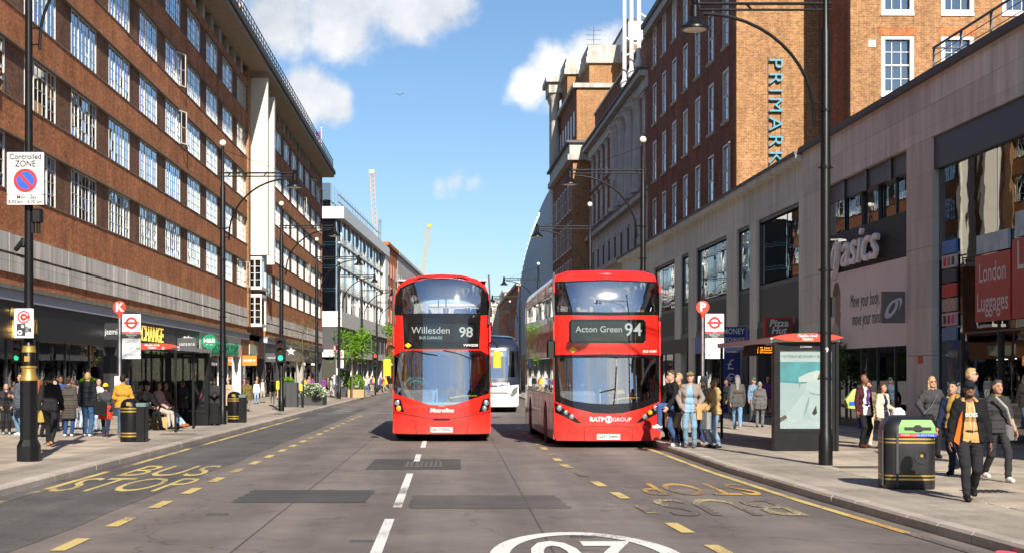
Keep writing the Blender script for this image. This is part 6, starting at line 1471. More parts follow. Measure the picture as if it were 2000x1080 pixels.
MB().prism([(-.09,-.425,.825),(.03,-.425,.825),(.07,-.427,.80),(.13,-.427,.80),(.17,-.425,.825),(.27,-.425,.825),(.27,-.417,.865),(.15,-.417,.865),(.12,-.412,.895),(.06,-.412,.895),(.03,-.417,.865),(-.09,-.417,.865)], (0,-.004,0)).build('slot', black_rough, mp_)
MB().box(-.17,-.432,.735,.08,-.427,.775).build('label_strip', red_sign, t); MB().box(.081,-.432,.735,.34,-.427,.775).build('label_strip', blue_sign, t); letter('PAPER CANS BOTTLES', .032, white_letter, t, (.085,-.434,.755), fit=.44)
for x in (-.368,-.362): pass
MB().box(-.372,-.3,.05,-.357,-.26,.82).build('door_hinge', dark_grey, t); MB().box(-.2,-.435,.04,-.17,-.42,.80).build('door_edge', dark_grey, t)
disc(t, 'crest', .14, .46, .06, .1, MT['bin_plastic'], -.432); disc(t, 'crest_gold', .14, .47, 1e-5, .02, gold_paint, -.434, n=12)

# ---- traffic lights
def traffic_light(label, x, y, z, lit, own_pole=False, yellow_box=True):
    t = thing('traffic_light', label, 'traffic light', (x, y, .12), 0, 'traffic lights')
    if own_pole: MB().lathe([(.07,0),(.07,.4),(.057,.45),(.057,z+.5)], n=12).build('pole', black_paint, t, smooth=True)
    MB().cham(-.17,-.25,z-.5,.17,-.03,z+.5,.03).build('head', black_rough, t); MB().box(-.23,-.16,z-.55,.23,-.15,z+.55).build('backing_board', black_rough, t)
    for k, (c, on) in enumerate((((.5,.02,.01),'red'),((.5,.2,.01),'amber'),((.01,.35,.12),'green'))):
        zz = z+.32-k*.32; m_ = mat('signal_%s_%s' % (on, 'on' if on == lit else 'off'), c if on == lit else tuple(q*.12 for q in c), .2, emit=tuple(min(1, q*2.2) for q in c) if on == lit else None, es=2.5) if 'signal_%s_%s' % (on, 'on' if on == lit else 'off') not in MT else MT['signal_%s_%s' % (on, 'on' if on == lit else 'off')]
        b = MB(); b.loft([[(r_*math.cos(2*math.pi*q/16), -.25-yy, zz+r_*math.sin(2*math.pi*q/16)) for q in range(16)] for r_, yy in ((.105,0),(.09,.02),(.01,.035))]); b.build('lens', m_, t, smooth=True)
        v = MB(); v.loft([[(r_*math.cos(R(20+140*q/10)), yy, zz+r_*math.sin(R(20+140*q/10))) for q in range(11)] for r_, yy in ((.125,-.25),(.12,-.46))], caps=False, closed=False); v.build('visor', black_rough, t)
    if yellow_box: MB().cham(-.2,-.16,.95,-.06,-.06,1.3,.02).build('push_button_box', yellow_paint, t)
    return t
traffic_light('traffic light showing green on the left lamp post', -7.5, 63.9, 2.62, 'green'); 
tg = traffic_light('small traffic light seen side on right of the planter cabinet', -7.05, 66.5, 2.3, None, True) if False else None
traffic_light('distant traffic light showing red before the crossing', -6.0, 112.0, 2.65, 'red', True)
# ---- cabinet, bollards, planters, trees
c = thing('utility_cabinet', 'black roadside cabinet beside the planter', 'cabinet', (-7.9, 71.5, .12)); MB().cham(-.25,-.3,0,.33,.3,1.2,.03).build('body', dark_grey, c); MB().box(.03,-.305,.05,.04,-.3,1.1).build('door_gap', black_rough, c)
pb = thing('push_button_post', 'short black post with yellow push button box by the planter', 'post', (-7.3, 71.0, .12)); MB().lathe([(.06,0),(.055,1.25),(.03,1.3)], n=10).build('post', black_paint, pb, smooth=True); MB().cham(-.13,-.12,.8,.0,-.05,1.12,.02).build('button_box', yellow_paint, pb)
leaf_g = mat('leaf_green', (.17,.34,.025), .5, var=.3, nscale=2); leaf_w = mat('flower_white', (.5,.55,.42), .6, var=.2); leaf_b = mat('leaf_brown', (.14,.13,.035), .6, var=.3); bark = mat('bark', (.13,.10,.075), .9, bump=.3); leaf_s = mat('leaf_shrub', (.07,.15,.02), .55, var=.3)
for m_ in (leaf_g, leaf_b, leaf_s):
    nt = m_.node_tree; b = nt.nodes['Principled BSDF']; b.inputs['Transmission Weight'].default_value = 0
    tl = N(nt, 'ShaderNodeBsdfTranslucent'); o_ = [n for n in nt.nodes if n.type == 'OUTPUT_MATERIAL'][0]; ms = N(nt, 'ShaderNodeMixShader', i_0=.4)
    L(nt, b.inputs['Base Color'].links[0].from_socket, tl.inputs[0]); L(nt, b.outputs[0], ms.inputs[1]); L(nt, tl.outputs[0], ms.inputs[2]); L(nt, ms.outputs[0], o_.inputs[0])
def leaves(n, pts_fn, size, rng, mats=1):
    m = MB()
    for i in range(n):
        p = pts_fn(); a = Vector((rng.gauss(0,1), rng.gauss(0,1), rng.gauss(0,1))).normalized(); b = a.orthogonal().normalized(); b = (Matrix.Rotation(rng.random()*6.28, 3, a) @ b); c_ = a.cross(b); s = size*rng.uniform(.6,1.3)
        m.poly([p-b*s, p+c_*s*.45, p+b*s, p-c_*s*.45], rng.randrange(mats)); 
    return m
def tree(label, x, y, h, cr, cz, n, lm, size, seed, trunk=.06, sparse=False):
    t = thing('street_tree', label, 'tree', (x, y, .12), 0, 'street trees'); rng = random.Random(seed)
    tips = []; tr = MB().tube([(0,0,0),(.03,.02,h*.35),(-.03,.03,h*.65),(.02,0,h*.95)], [trunk,trunk*.8,trunk*.5,trunk*.15], 8)
    for k in range(16):
        z0 = h*rng.uniform(.38,.85); an = rng.random()*6.28; ln = cr*rng.uniform(.6,1.05)*(1.2-z0/h*.6)
        e_ = Vector((ln*math.cos(an), ln*math.sin(an), z0+ln*rng.uniform(.25,.8))); mid = e_*.5+Vector((0,0,z0*.5-.05))
        tr.tube([(0,0,z0), mid, e_], [trunk*.35,trunk*.22,trunk*.08], 5); tips += [e_, mid*.3+e_*.7, mid]
    tr.build('trunk', bark, t, smooth=True)
    def pt():
        c_ = rng.choice(tips); s = cr*.2
        return c_+Vector((rng.gauss(0,s), rng.gauss(0,s), rng.gauss(0,s*.8)))
    leaves(n, pt, size, rng).build('crown', lm, t)
tree('young leafy bright green street tree in front of the glass store', -6.95, 100, 4.9, 1.35, 3.4, 2600, leaf_g, .10, 3)
tree('thin sparse tree with brown new leaves by the planter', -7.75, 75.5, 4.9, .9, 3.2, 700, leaf_b, .05, 4, .045)
tree('green street tree against the orange brick block', -5.5, 138, 6.8, 1.7, 4.5, 2200, leaf_g, .12, 5)
tree('young green tree in the sports shop doorway behind the recycling bin', 12.1, 46.5, 2.9, .8, 1.8, 900, leaf_s, .07, 6, .03)
def planter(label, x, y, w, d, h, boxm, lm, fh, n, seed, lm2=None):
    t = thing('planter', label, 'planter', (x, y, .12), 0, 'pavement planters'); rng = random.Random(seed)
    MB().box(-w/2,-d/2,0,w/2,-d/2+.04,h).box(-w/2,d/2-.04,0,w/2,d/2,h).box(-w/2,-d/2+.04,0,-w/2+.04,d/2-.04,h).box(w/2-.04,-d/2+.04,0,w/2,d/2-.04,h).build('trough', boxm, t); MB().box(-w/2+.04,-d/2+.04,h-.1,w/2-.04,d/2-.04,h-.06).build('soil', earth, t)
    def pt():
        u, v = rng.uniform(-1,1), rng.uniform(-1,1); zz = rng.random()**.6*fh*math.sqrt(max(.05, 1-.75*u*u))
        return Vector((u*w*.5, v*d*.5, h-.05+zz))
    leaves(n, pt, .07, rng, 2).build('foliage', [lm, lm2 or lm], t)
planter('grey trough planter full of white flowering shrub', -7.35, 76.6, 1.25, 2.4, .42, dark_grey, leaf_s, .75, 2600, 1, leaf_w); planter('tall planter with green shrub behind the flowering one', -8.3, 72.8, .7, .7, 1.2, dark_grey, leaf_g, .3, 500, 2)
planter('pale wooden planter with a rounded green bush', -6.75, 101.5, 1.1, 1.1, .55, mat('planter_wood', (.42,.27,.13), .7), leaf_g, 1.1, 1300, 3); planter('grey planter with green bush beside the wooden planter', -7.7, 103, 1.0, 1.0, .75, dark_grey, leaf_s, 1.2, 1200, 4)
# gull in the sky
gu_ = thing('gull', 'small gull gliding high over the left bus', 'bird', (-2.6, 70, 14.9)); 
b = MB().loft([[(.02*math.cos(q), yy, .02*math.sin(q)) if False else (r_*math.cos(q), yy, r_*math.sin(q)) for q in [2*math.pi*k/8 for k in range(8)]] for yy, r_ in ((-.22,.01),(-.16,.035),(-.05,.06),(.1,.045),(.22,.02),(.28,.005))])
for s in (-1, 1): b.prism([(s*.04,-.06,.02),(s*.25,-.1,.12),(s*.55,.04,.06),(s*.28,.06,.10),(s*.04,.08,.02)][::s], (0,0,.008))
gu_.scale = (.55,)*3
b.build('body', mat('gull_grey', (.4,.4,.42), .7), gu_)
# ------------------------------------------------------------------ people: one smooth body surface each, clothes and hair as children
def smin(a, b, k):
    h = np.clip(.5+.5*(b-a)/k, 0, 1); return b+(a-b)*h-k*h*(1-h)
class SDF:
    """smooth union of tapered limbs and ellipsoids, meshed with surface nets"""
    def __init__(s, k=.03): s.p = []; s.k = k; s.cuts = []; s.disp = None
    def cone(s, a, b, ra, rb, cut=None): s.p.append(('c', np.array(a, float), np.array(b, float), ra, rb, cut)); return s
    def ell(s, c, r, M_=None, cut=None): s.p.append(('e', np.array(c, float), np.array(r, float), M_, None, cut)); return s
    def mesh(s, h):
        lo = np.full(3, 9.); hi = np.full(3, -9.); bbs = []
        for t, a, b, ra, rb, cut in s.p:
            if t == 'c': r = max(ra, rb); l, u = np.minimum(a, b)-r, np.maximum(a, b)+r
            else: r = max(b) if M_is(ra) else None; rr = np.full(3, max(b)) if M_is(ra) else b; l, u = a-rr, a+rr
            bbs.append((l, u)); lo = np.minimum(lo, l); hi = np.maximum(hi, u)
        pad = 2.2*h+.02; lo -= pad; hi += pad
        n = np.ceil((hi-lo)/h).astype(int)+1; F = np.full(n, 1.0, np.float32)
        ax = [lo[i]+h*np.arange(n[i]) for i in range(3)]
        for (t, a, b, ra, rb, cut), (l, u) in zip(s.p, bbs):
            m = s.k+2*h+.02; i0 = np.maximum(((l-m-lo)/h).astype(int), 0); i1 = np.minimum(np.ceil((u+m-lo)/h).astype(int)+1, n)
            X, Y, Z = np.meshgrid(*[ax[i][i0[i]:i1[i]] for i in range(3)], indexing='ij')
            if t == 'c':
                ab = b-a; q = np.clip(((X-a[0])*ab[0]+(Y-a[1])*ab[1]+(Z-a[2])*ab[2])/max(ab@ab, 1e-9), 0, 1)
                d = np.sqrt((X-a[0]-q*ab[0])**2+(Y-a[1]-q*ab[1])**2+(Z-a[2]-q*ab[2])**2)-(ra+(rb-ra)*q)
            else:
                P = [X-a[0], Y-a[1], Z-a[2]]
                if M_is(ra): P = [ra[0][i]*P[0]+ra[1][i]*P[1]+ra[2][i]*P[2] for i in range(3)]
                d = (np.sqrt((P[0]/b[0])**2+(P[1]/b[1])**2+(P[2]/b[2])**2)-1)*min(b)
            if cut is not None: d = np.maximum(d, cut(X, Y, Z))
            sl = tuple(slice(i0[i], i1[i]) for i in range(3)); F[sl] = smin(F[sl], d.astype(np.float32), s.k)
        if s.cuts or s.disp:
            X, Y, Z = np.meshgrid(*ax, indexing='ij')
            if s.disp: F = F+s.disp(X, Y, Z).astype(np.float32)
            for c in s.cuts: F = np.maximum(F, c(X, Y, Z))
        return nets(F, lo, h)
def M_is(m): return m is not None and not isinstance(m, (int, float))
_co = np.array([(i, j, k) for i in (0, 1) for j in (0, 1) for k in (0, 1)]); _ed = [(a, b) for a in range(8) for b in range(a+1, 8) if np.abs(_co[a]-_co[b]).sum() == 1]
def nets(F, lo, h):
    s = F < 0; c = np.zeros(tuple(q-1 for q in F.shape), np.int8)
    for o in _co: c += s[o[0]:s.shape[0]-1+o[0], o[1]:s.shape[1]-1+o[1], o[2]:s.shape[2]-1+o[2]]
    idx = np.argwhere((c > 0) & (c < 8))
    if len(idx) == 0: return np.zeros((0, 3)), []
    v = np.stack([F[idx[:,0]+o[0], idx[:,1]+o[1], idx[:,2]+o[2]] for o in _co], 1)
    acc = np.zeros((len(idx), 3)); cnt = np.zeros(len(idx))
    for a, b in _ed:
        m = (v[:,a] < 0) != (v[:,b] < 0); t = np.where(m, v[:,a]/np.where(m, v[:,a]-v[:,b], 1), 0)[:,None]
        acc += np.where(m[:,None], _co[a]+t*(_co[b]-_co[a]), 0); cnt += m
    V = lo+h*(idx+acc/cnt[:,None]); ID = -np.ones(c.shape, int); ID[tuple(idx.T)] = np.arange(len(idx)); Q = []
    for ax in range(3):
        o = [0, 0, 0]; o[ax] = 1
        A = s[:s.shape[0]-o[0], :s.shape[1]-o[1], :s.shape[2]-o[2]]; B = s[o[0]:, o[1]:, o[2]:]
        e = np.argwhere(A != B); u, w = [(1, 2), (2, 0), (0, 1)][ax]
        e = e[(e[:,u] > 0) & (e[:,w] > 0) & (e[:,u] < c.shape[u]) & (e[:,w] < c.shape[w])]
        f = A[tuple(e.T)]; q = []
        for du, dw in ((-1,-1),(0,-1),(0,0),(-1,0)):
            g = e.copy(); g[:,u] += du; g[:,w] += dw; q.append(ID[tuple(g.T)])
        q = np.stack(q, 1); q[~f] = q[~f][:, ::-1]; Q.append(q)
    return V, np.concatenate(Q)
def np_mesh(name, parts, m):
    me = bpy.data.meshes.new(name); vs, fs, b = [], [], 0
    for V, Q in parts:
        vs.append(V); fs.append(np.asarray(Q).reshape(-1, 4)+b); b += len(V)
    V = np.concatenate(vs); Q = np.concatenate(fs)
    me.vertices.add(len(V)); me.vertices.foreach_set('co', V.astype(np.float32).ravel())
    me.loops.add(Q.size); me.loops.foreach_set('vertex_index', Q.astype(np.int32).ravel())
    me.polygons.add(len(Q)); me.polygons.foreach_set('loop_start', np.arange(0, Q.size, 4, dtype=np.int32)); me.polygons.foreach_set('loop_total', np.full(len(Q), 4, np.int32))
    me.materials.append(m); me.update(calc_edges=True); me.validate(); me.polygons.foreach_set('use_smooth', np.ones(len(Q), bool)); return me
# hands: palm, four unequal bent fingers, thumb from the side of the palm; hangs along -z, palm towards +x, thumb forward (-y)
def hand_mesh(curl, h):
    s = SDF(.007); s.cone((0,0,.01),(0,0,-.03),.024,.028); s.ell((0,-.0,-.055),(.017,.040,.045))
    for k, (y, l) in enumerate(((-.030,.070),(-.010,.080),(.010,.074),(.028,.058))):
        p = np.array([0, y, -.092]); a = curl*.25
        for q, f in enumerate((.45, .32, .25)):
            a += curl*(.35 if q else .25); e = p+np.array([math.sin(a), 0, -math.cos(a)])*l*f; s.cone(p, e, .0088-.0008*q, .0082-.001*q); p = e
    p = np.array([.004,-.034,-.035]); e = p+np.array([.014,-.022,-.032]); g = e+np.array([.012,-.004+.01*curl,-.03]); s.cone(p, e, .012, .010); s.cone(e, g, .010, .0078)
    return s.mesh(h)
HANDS = {(c, f): hand_mesh(c, f) for c in (.7, 1.9) for f in (.0065, .011)}
def place_hand(base, wrist, elbow, side, palm):
    V, Q = base; V = V.copy(); z = np.array(elbow)-np.array(wrist); z /= np.linalg.norm(z); x = np.array(palm, float); x -= z*(x@z); x /= np.linalg.norm(x); y = np.cross(z, x)
    if side > 0: V[:,1] *= -1; Q = Q[:, ::-1]      # mirrored for the other hand, thumb still forward
    if y[1]*(-1 if side > 0 else 1) < 0 and False: pass
    return np.array(wrist)+V[:,0:1]*x+V[:,1:2]*y+V[:,2:3]*z, Q
def ik(a, b, l1, l2, hint):
    a, b, hint = np.array(a, float), np.array(b, float), np.array(hint, float); d = b-a; D = np.linalg.norm(d)
    if D > (l1+l2)*.995: b = a+d/D*(l1+l2)*.995; d = b-a; D = np.linalg.norm(d)
    x = (l1*l1-l2*l2+D*D)/(2*D); hh = math.sqrt(max(l1*l1-x*x, 0)); u = d/D; w = hint-u*(hint@u); w /= np.linalg.norm(w)+1e-9
    return a+u*x+w*hh, b
_mc = {}
def cloth(col, rough=.85, kind='cloth'):
    key = (tuple(round(c, 3) for c in col), rough, kind)
    if key not in _mc: _mc[key] = mat('%s_%d' % (kind, len(_mc)), col, rough, var=.14, nscale=9, bump=.25 if kind == 'cloth' else .05, bscale=130, spec=.12 if kind == 'cloth' else .3)
    return _mc[key]
SKIN = {'pale': (.50,.29,.21), 'tan': (.40,.215,.135), 'brown': (.20,.095,.055), 'dark': (.09,.042,.027)}
HAIR = {'black': (.012,.01,.009), 'brown': (.06,.032,.017), 'blond': (.38,.25,.11), 'grey': (.22,.21,.2), 'red': (.30,.07,.02), 'dkgrey': (.05,.05,.052)}
BLACK, JEANS, NAVY, WHITE, GREY, TAN, OLIVE = (.012,.012,.013), (.08,.16,.30), (.015,.02,.045), (.68,.67,.65), (.16,.16,.165), (.42,.27,.12), (.10,.085,.035)
def wrinkle(amp):
    return lambda X, Y, Z: amp*1.5*(np.sin(30*Z+7*np.sin(11*X+3)+9*Y)*np.sin(15*X+12*Y+7*Z)+.7*np.sin(52*Z+24*X+9*np.sin(8*Z))*np.clip(np.abs(np.sin(4.5*Z+1)), .25, 1))
def puff(amp, per=.075): return lambda X, Y, Z: amp*(1-np.abs(np.sin(math.pi*Z/per))*1.8)
def person(label, x, y, rz, h=1.7, skin='pale', hair=('short', 'brown'), top=GREY, bulk=.012, hem=.86, inner=None, legs=BLACK, shoes=BLACK, pose=None, hat=None, puffer=False, skirt=None, glasses=False, lod=1, build=1.0, open_=False, z=.12, group='people on the pavements', head=(0, 0), beard=None, sleeve=1.0, lining=None, hood=False, cat='person', seat=False):
    """facing -y at rz=0; pose: hands/feet targets in a 1.75 m frame"""
    H = {0: .011, 1: .016, 2: .026, 3: .036}[lod]; P = dict(fl=(.10,.0,0), fr=(-.10,.0,0), hl=(.235,-.03,.80), hr=(-.235,-.03,.80), lean=0.0, curl=.7, pz=.93); P.update(pose or {})
    ln = P['lean']; pz = P['pz']; B = build
    pel = np.array([0, P.get('py', 0), pz]); sh_y = pel[1]-ln; cz = pz+.37
    V3 = lambda *a: np.array(a, float)
    hipL, hipR = pel+V3(.088*B,0,-.02), pel+V3(-.088*B,0,-.02); shL, shR = V3(.158*B**.5, sh_y, pz+.475), V3(-.158*B**.5, sh_y, pz+.475); bulk = bulk*.62
    fl, fr = V3(*P['fl']), V3(*P['fr']); anL, anR = fl+V3(0,.03,.085), fr+V3(0,.03,.085)
    knL, anL = ik(hipL, anL, .44, .43, (.05,-1,.1)); knR, anR = ik(hipR, anR, .44, .43, (-.05,-1,.1)); fl, fr = anL-V3(0,.03,.085), anR-V3(0,.03,.085)
    wl, wr = V3(*P['hl']), V3(*P['hr']); elL, wl = ik(shL, wl, .285, .255, P.get('el', (.35,1,-.2))); elR, wr = ik(shR, wr, .285, .255, P.get('er', (-.35,1,-.2)))
    nb = V3(0, sh_y+.0, pz+.53); hc = nb+V3(0,-.014-ln*.25,.168)
    Mh = np.array(Euler((R(head[1]), 0, R(head[0]))).to_matrix()); hp = lambda a, b, c: hc+Mh@V3(a, b, c)
    up = {}
    def torso(s, g, cut=None):
        for w, r, zz, yy in ((.075,.108,.0,0),(.058,.098,.14,0),(.078,.108,.33,.0),(.088,.075,.43,.0)):
            t = zz/.5; c = pel*(1-t)+V3(0, sh_y, pz+.5)*t; c[2] = pz+zz; s.cone(c-V3(w*B,0,0), c+V3(w*B,0,0), r*B**.7+g, r*B**.7+g, cut)
        s.cone(shL-V3(.03,0,.012), shR+V3(.03,0,-.012), .044+g, .044+g, cut); s.cone(shL*.45+shR*.55+V3(0,.01,.0), nb+V3(0,.012,-.0), .07+g*.6, .06+g*.6, cut); s.cone(shL, nb+V3(.03,.012,-.03), .03+g, .035+g, cut); s.cone(shR, nb+V3(-.03,.012,-.03), .03+g, .035+g, cut)
    def arms(s, g, q=1.0, a=0):
        for S_, E_, W_ in ((shL, elL, wl), (shR, elR, wr)):
            s.cone(S_, E_, .050*B**.5+g, .043*B**.5+g)
            if q > .5: s.cone(E_, E_+(W_-E_)*min(1, (q-.5)*2)*.97, .043*B**.5+g, .031+g)
    def legs_(s, g, cut=None):
        for hp_, k, a in ((hipL, knL, anL), (hipR, knR, anR)): s.cone(hp_, k, .083*B+g, .058*B**.6+g, cut); s.cone(k, a, .057*B**.6+g, .042+g*1.3, cut)
        s.cone(hipL, hipR, .098*B**.8+g, .098*B**.8+g, cut)
    # body
    b = SDF(.028); torso(b, -.012); arms(b, -.006); legs_(b, -.012); b.cone(nb-V3(0,0,.05), hc+V3(0,.012,-.08), .056, .052)
    b.ell(hp(0,.012,.012), (.075,.095,.104), Mh.T); b.cone(hp(0,-.035,-.055), hp(0,-.052,-.075), .052, .038); b.ell(hp(0,-.02,-.03), (.062,.07,.075), Mh.T)
    if lod < 3:
        f = SDF(.01); b.p.append(('c', hp(0,-.086,.012), hp(0,-.105,-.022), .010, .015, None)); b.p.append(('c', hp(.076,.012,.012), hp(.074,.014,-.018), .016, .011, None)); b.p.append(('c', hp(-.076,.012,.012), hp(-.074,.014,-.018), .016, .011, None))
    parts = [b.mesh(H)]
    for W_, E_, sd, pal in ((wl, elL, 1, P.get('pl', (-1,0,0))), (wr, elR, -1, P.get('pr', (1,0,0)))): parts.append(place_hand(HANDS[(P['curl'], .0065 if lod < 2 else .011)], W_, E_, sd, pal))
    o = link('person', np_mesh('person', parts, cloth(SKIN[skin], .55, 'skin')), None, (x, y, z), (0, 0, rz), (h/1.75,)*3); tag(o, label, cat, group)
    def add(name, s, m, hh=None):
        V, Q = s.mesh(hh or H)
        if len(V): return link(name, np_mesh(name, [(V, Q)], m), o)
    # trousers or skirt
    if legs is not None:
        s = SDF(.022); legs_(s, .006+.004*B); s.cone(pel+V3(-.06*B,0,.1), pel+V3(.06*B,0,.1), .098*B**.7, .098*B**.7); s.cuts = [lambda X, Y, Z: (pz+.16)-0*X-Z-9+9 if False else Z-(pz+.15)]
        if P.get('crop') is None and lod < 3: s.disp = wrinkle(.0035)
        add('trousers', s, cloth(legs))
    if skirt:
        s = SDF(.04); zb = skirt[0]; c0 = (knL+knR)/2; s.cone(pel-V3(.06,0,-.05), pel+V3(.06,0,.05), .125, .125); c1 = V3(c0[0], (pel[1]+c0[1])/2, zb); s.cone(pel-V3(.05,0,0), c1-V3(.07,0,0), .115, .15+.03*(.9-zb)); s.cone(pel+V3(.05,0,0), c1+V3(.07,0,0), .115, .15+.03*(.9-zb)); s.cuts = [lambda X, Y, Z: zb-Z]; s.disp = lambda X, Y, Z: .008*np.sin(14*np.arctan2(Y, X))*np.clip((.95-Z)*2, 0, 1); add('skirt', s, cloth(skirt[1]))
    # shoes
    for nm, f in (('shoe', fl), ('shoe', fr)):
        s = SDF(.02); s.cone(f+V3(0,.055,.046), f+V3(0,-.12,.036), .042, .040); s.cone(f+V3(0,.035,.07), f+V3(0,-.04,.055), .043, .042); s.cuts = [lambda X, Y, Z, f=f: (f[2]+.004)-Z]; add(nm, s, cloth(shoes, .5))
    # tops
    def garment(name, g, hemz, col, sl, wr_, opn=False, pf=False):
        s = SDF(.03); hcut = lambda X, Y, Z: hemz-Z
        torso(s, g, hcut)
        if hemz < pz-.02:
            c = (knL+knR)/2; zz = hemz; t = (pz-zz)/.45; cc = V3(pel[0]*(1-t)+c[0]*t, pel[1]*(1-t)+c[1]*t*.6, zz-.05); s.cone(pel-V3(.08*B,0,0), cc-V3(.09*B,0,0), .11*B**.7+g, .115*B**.7+g, hcut); s.cone(pel+V3(.08*B,0,0), cc+V3(.09*B,0,0), .11*B**.7+g, .115*B**.7+g, hcut)
        if opn: s.cuts.append(lambda X, Y, Z: -np.maximum(np.abs(X+.0)-(.055+.11*np.clip(pz+.5-Z, 0, .6)), Y-sh_y+.03))
        arms(s, g, sl); s.disp = puff(.007*1.0) if pf else (wrinkle(wr_) if lod < 3 else None)
        if lod == 3: s.disp = None
        return add(name, s, cloth(col))
    if inner is not None: garment('shirt', .004 if bulk < .03 else .012, hem-.0 if open_ else pz-.02, inner, .6, .002)
    garment('jacket' if bulk > .008 else 'shirt', bulk, hem, top, sleeve, .0045, open_, puffer)
    if lining and open_:
        pass
    if hood:
        s = SDF(.03); s.cone(nb+V3(-.06,.05,-.0), nb+V3(.06,.05,.0), .055, .055); s.cone(nb+V3(-.085,-.02,-.01), nb+V3(-.05,.06,.01), .04, .05); s.cone(nb+V3(.085,-.02,-.01), nb+V3(.05,.06,.01), .04, .05); add('hood', s, cloth(top if hood is True else hood))
    # hair
    if hair:
        st, hcol = hair; s = SDF(.02); ms = Mh.T
        if st != 'bald':
            nrm = Mh@V3(0,1.0,.85); off = nrm@(hc+Mh@V3(0,0,.024)); s.disp = (lambda X, Y, Z: .004*np.sin(75*X+40*Y)*np.sin(60*Z+30*X)+.003*np.sin(150*X)) if lod < 3 else None; face = lambda X, Y, Z: off-(nrm[0]*X+nrm[1]*Y+nrm[2]*Z)
            s.ell(hp(0,.018,.020), (.085,.106,.118), ms, face); (s.cone(hp(-.03,-.04,.105), hp(.035,-.035,.108), .018, .022) if st == 'short' else None)
            if st == 'long':
                s.cone(hp(0,.07,-.0), hp(0,.09,-.12), .075, .07); s.cone(hp(0,.09,-.1), V3(hc[0],sh_y+.11,hc[2]-.32), .07, .05)
                for q in (-1, 1): s.cone(hp(q*.07,.0,.0), hp(q*.082,.0,-.2), .028, .024)
            if st == 'bun': s.ell(hp(0,.12,.06), (.05,.05,.05))
            add('hair', s, cloth(HAIR[hcol], .6, 'hair'))
    if beard:
        s = SDF(.012); s.cone(hp(0,-.045,-.07), hp(0,-.056,-.085), .052, .038); s.cone(hp(.05,-.02,-.05), hp(-.05,-.02,-.05), .03, .03); s.cuts = [lambda X, Y, Z: Z-(hc[2]-.045)]; add('beard', s, cloth(HAIR[beard], .7, 'hair'))
    if hat:
        kd, hcol = hat; s = SDF(.015)
        if kd == 'cap':
            s.ell(hp(0,.01,.045), (.088,.108,.09), Mh.T, lambda X, Y, Z: hc[2]+.045-Z); s.cone(hp(-.04,-.10,.05), hp(.04,-.10,.05), .018, .018); s.cone(hp(-.045,-.14,.043), hp(.045,-.14,.043), .013, .013)
        elif kd == 'flat': s.ell(hp(0,-.005,.075), (.098,.128,.05), Mh.T); s.cone(hp(-.05,-.105,.055), hp(.05,-.105,.055), .016, .016)
        elif kd == 'beanie': s.ell(hp(0,.014,.04), (.092,.112,.108), Mh.T, lambda X, Y, Z: hc[2]+.025-Z)
        elif kd == 'hood':
            s.ell(hp(0,.025,.01), (.105,.118,.128), Mh.T, lambda X, Y, Z: -((Y-hc[1]+.05)) if False else (-.055-(Y-hc[1]))); s.cone(nb+V3(-.07,.02,.0), nb+V3(.07,.02,.0), .07, .07)
        elif kd == 'scarf':
            s.ell(hp(0,.02,.01), (.093,.113,.122), Mh.T, lambda X, Y, Z: np.minimum(-.06-(Y-hc[1]), 9)); s.cone(hp(0,0,-.11), nb, .075, .10); s.cone(nb+V3(-.1,0,-.04), nb+V3(.1,0,-.04), .085, .085)
        add('hat' if kd not in ('scarf', 'hood') else 'headscarf' if kd == 'scarf' else 'hood', s, cloth(hcol))
    if lod < 3:
        m = MB(); I = lambda c: c
        if glasses:
            for q in (-1, 1): m.ball((q*.033,-.098,.02), .026, .008, .02, 10, 6, 0)
            m.box(-.035,-.104,.018,.035,-.096,.026, 0).box(-.079,-.1,.02,-.074,0,.026).box(.074,-.1,.02,.079,0,.026)
        else:
            for q in (-1, 1): m.ball((q*.03,-.0845,.018), .012, .007, .008, 8, 5, 0)
        for q in (-1, 1): m.box(q*.03-.018,-.088,.038,q*.03+.018,-.080,.044, 0)
        m.ball((0,-.0905,-.055), .022, .006, .007, 8, 5, 1)
        m.v = [tuple(hc+Mh@V3(*v)) for v in m.v]; m.build('face_details', [black_letter if not isinstance(glasses, tuple) else cloth(glasses, .2, 'lens'), cloth((.28,.08,.07), .5, 'lips')], o)
    return o
def at(px, fy, foot=.12): Y = 2889*(1.72-foot)/(fy-730); return (px-888)*Y/2889, Y
PI = math.pi
WALK = dict(fl=(.07,-.30,0), fr=(-.07,.34,.07), hl=(.225,.16,.82), hr=(-.225,-.2,.84), pz=.905, lean=.02)
WALK2 = dict(fl=(.07,.34,.07), fr=(-.07,-.30,0), hl=(.225,-.2,.84), hr=(-.225,.16,.82), pz=.905, lean=.02)
POCK = dict(hl=(.19,-.10,.95), hr=(-.19,-.10,.95), el=(1,.8,0), er=(-1,.8,0))
PHONE = dict(hl=(.06,-.30,1.12), hr=(-.05,-.30,1.10), curl=1.9)
def pp(px, fy, top_y, label, rz, **k):
    X, Y = at(px, fy); k.setdefault('h', (fy-top_y)*Y/2889); return person(label, X, Y, rz, **k)
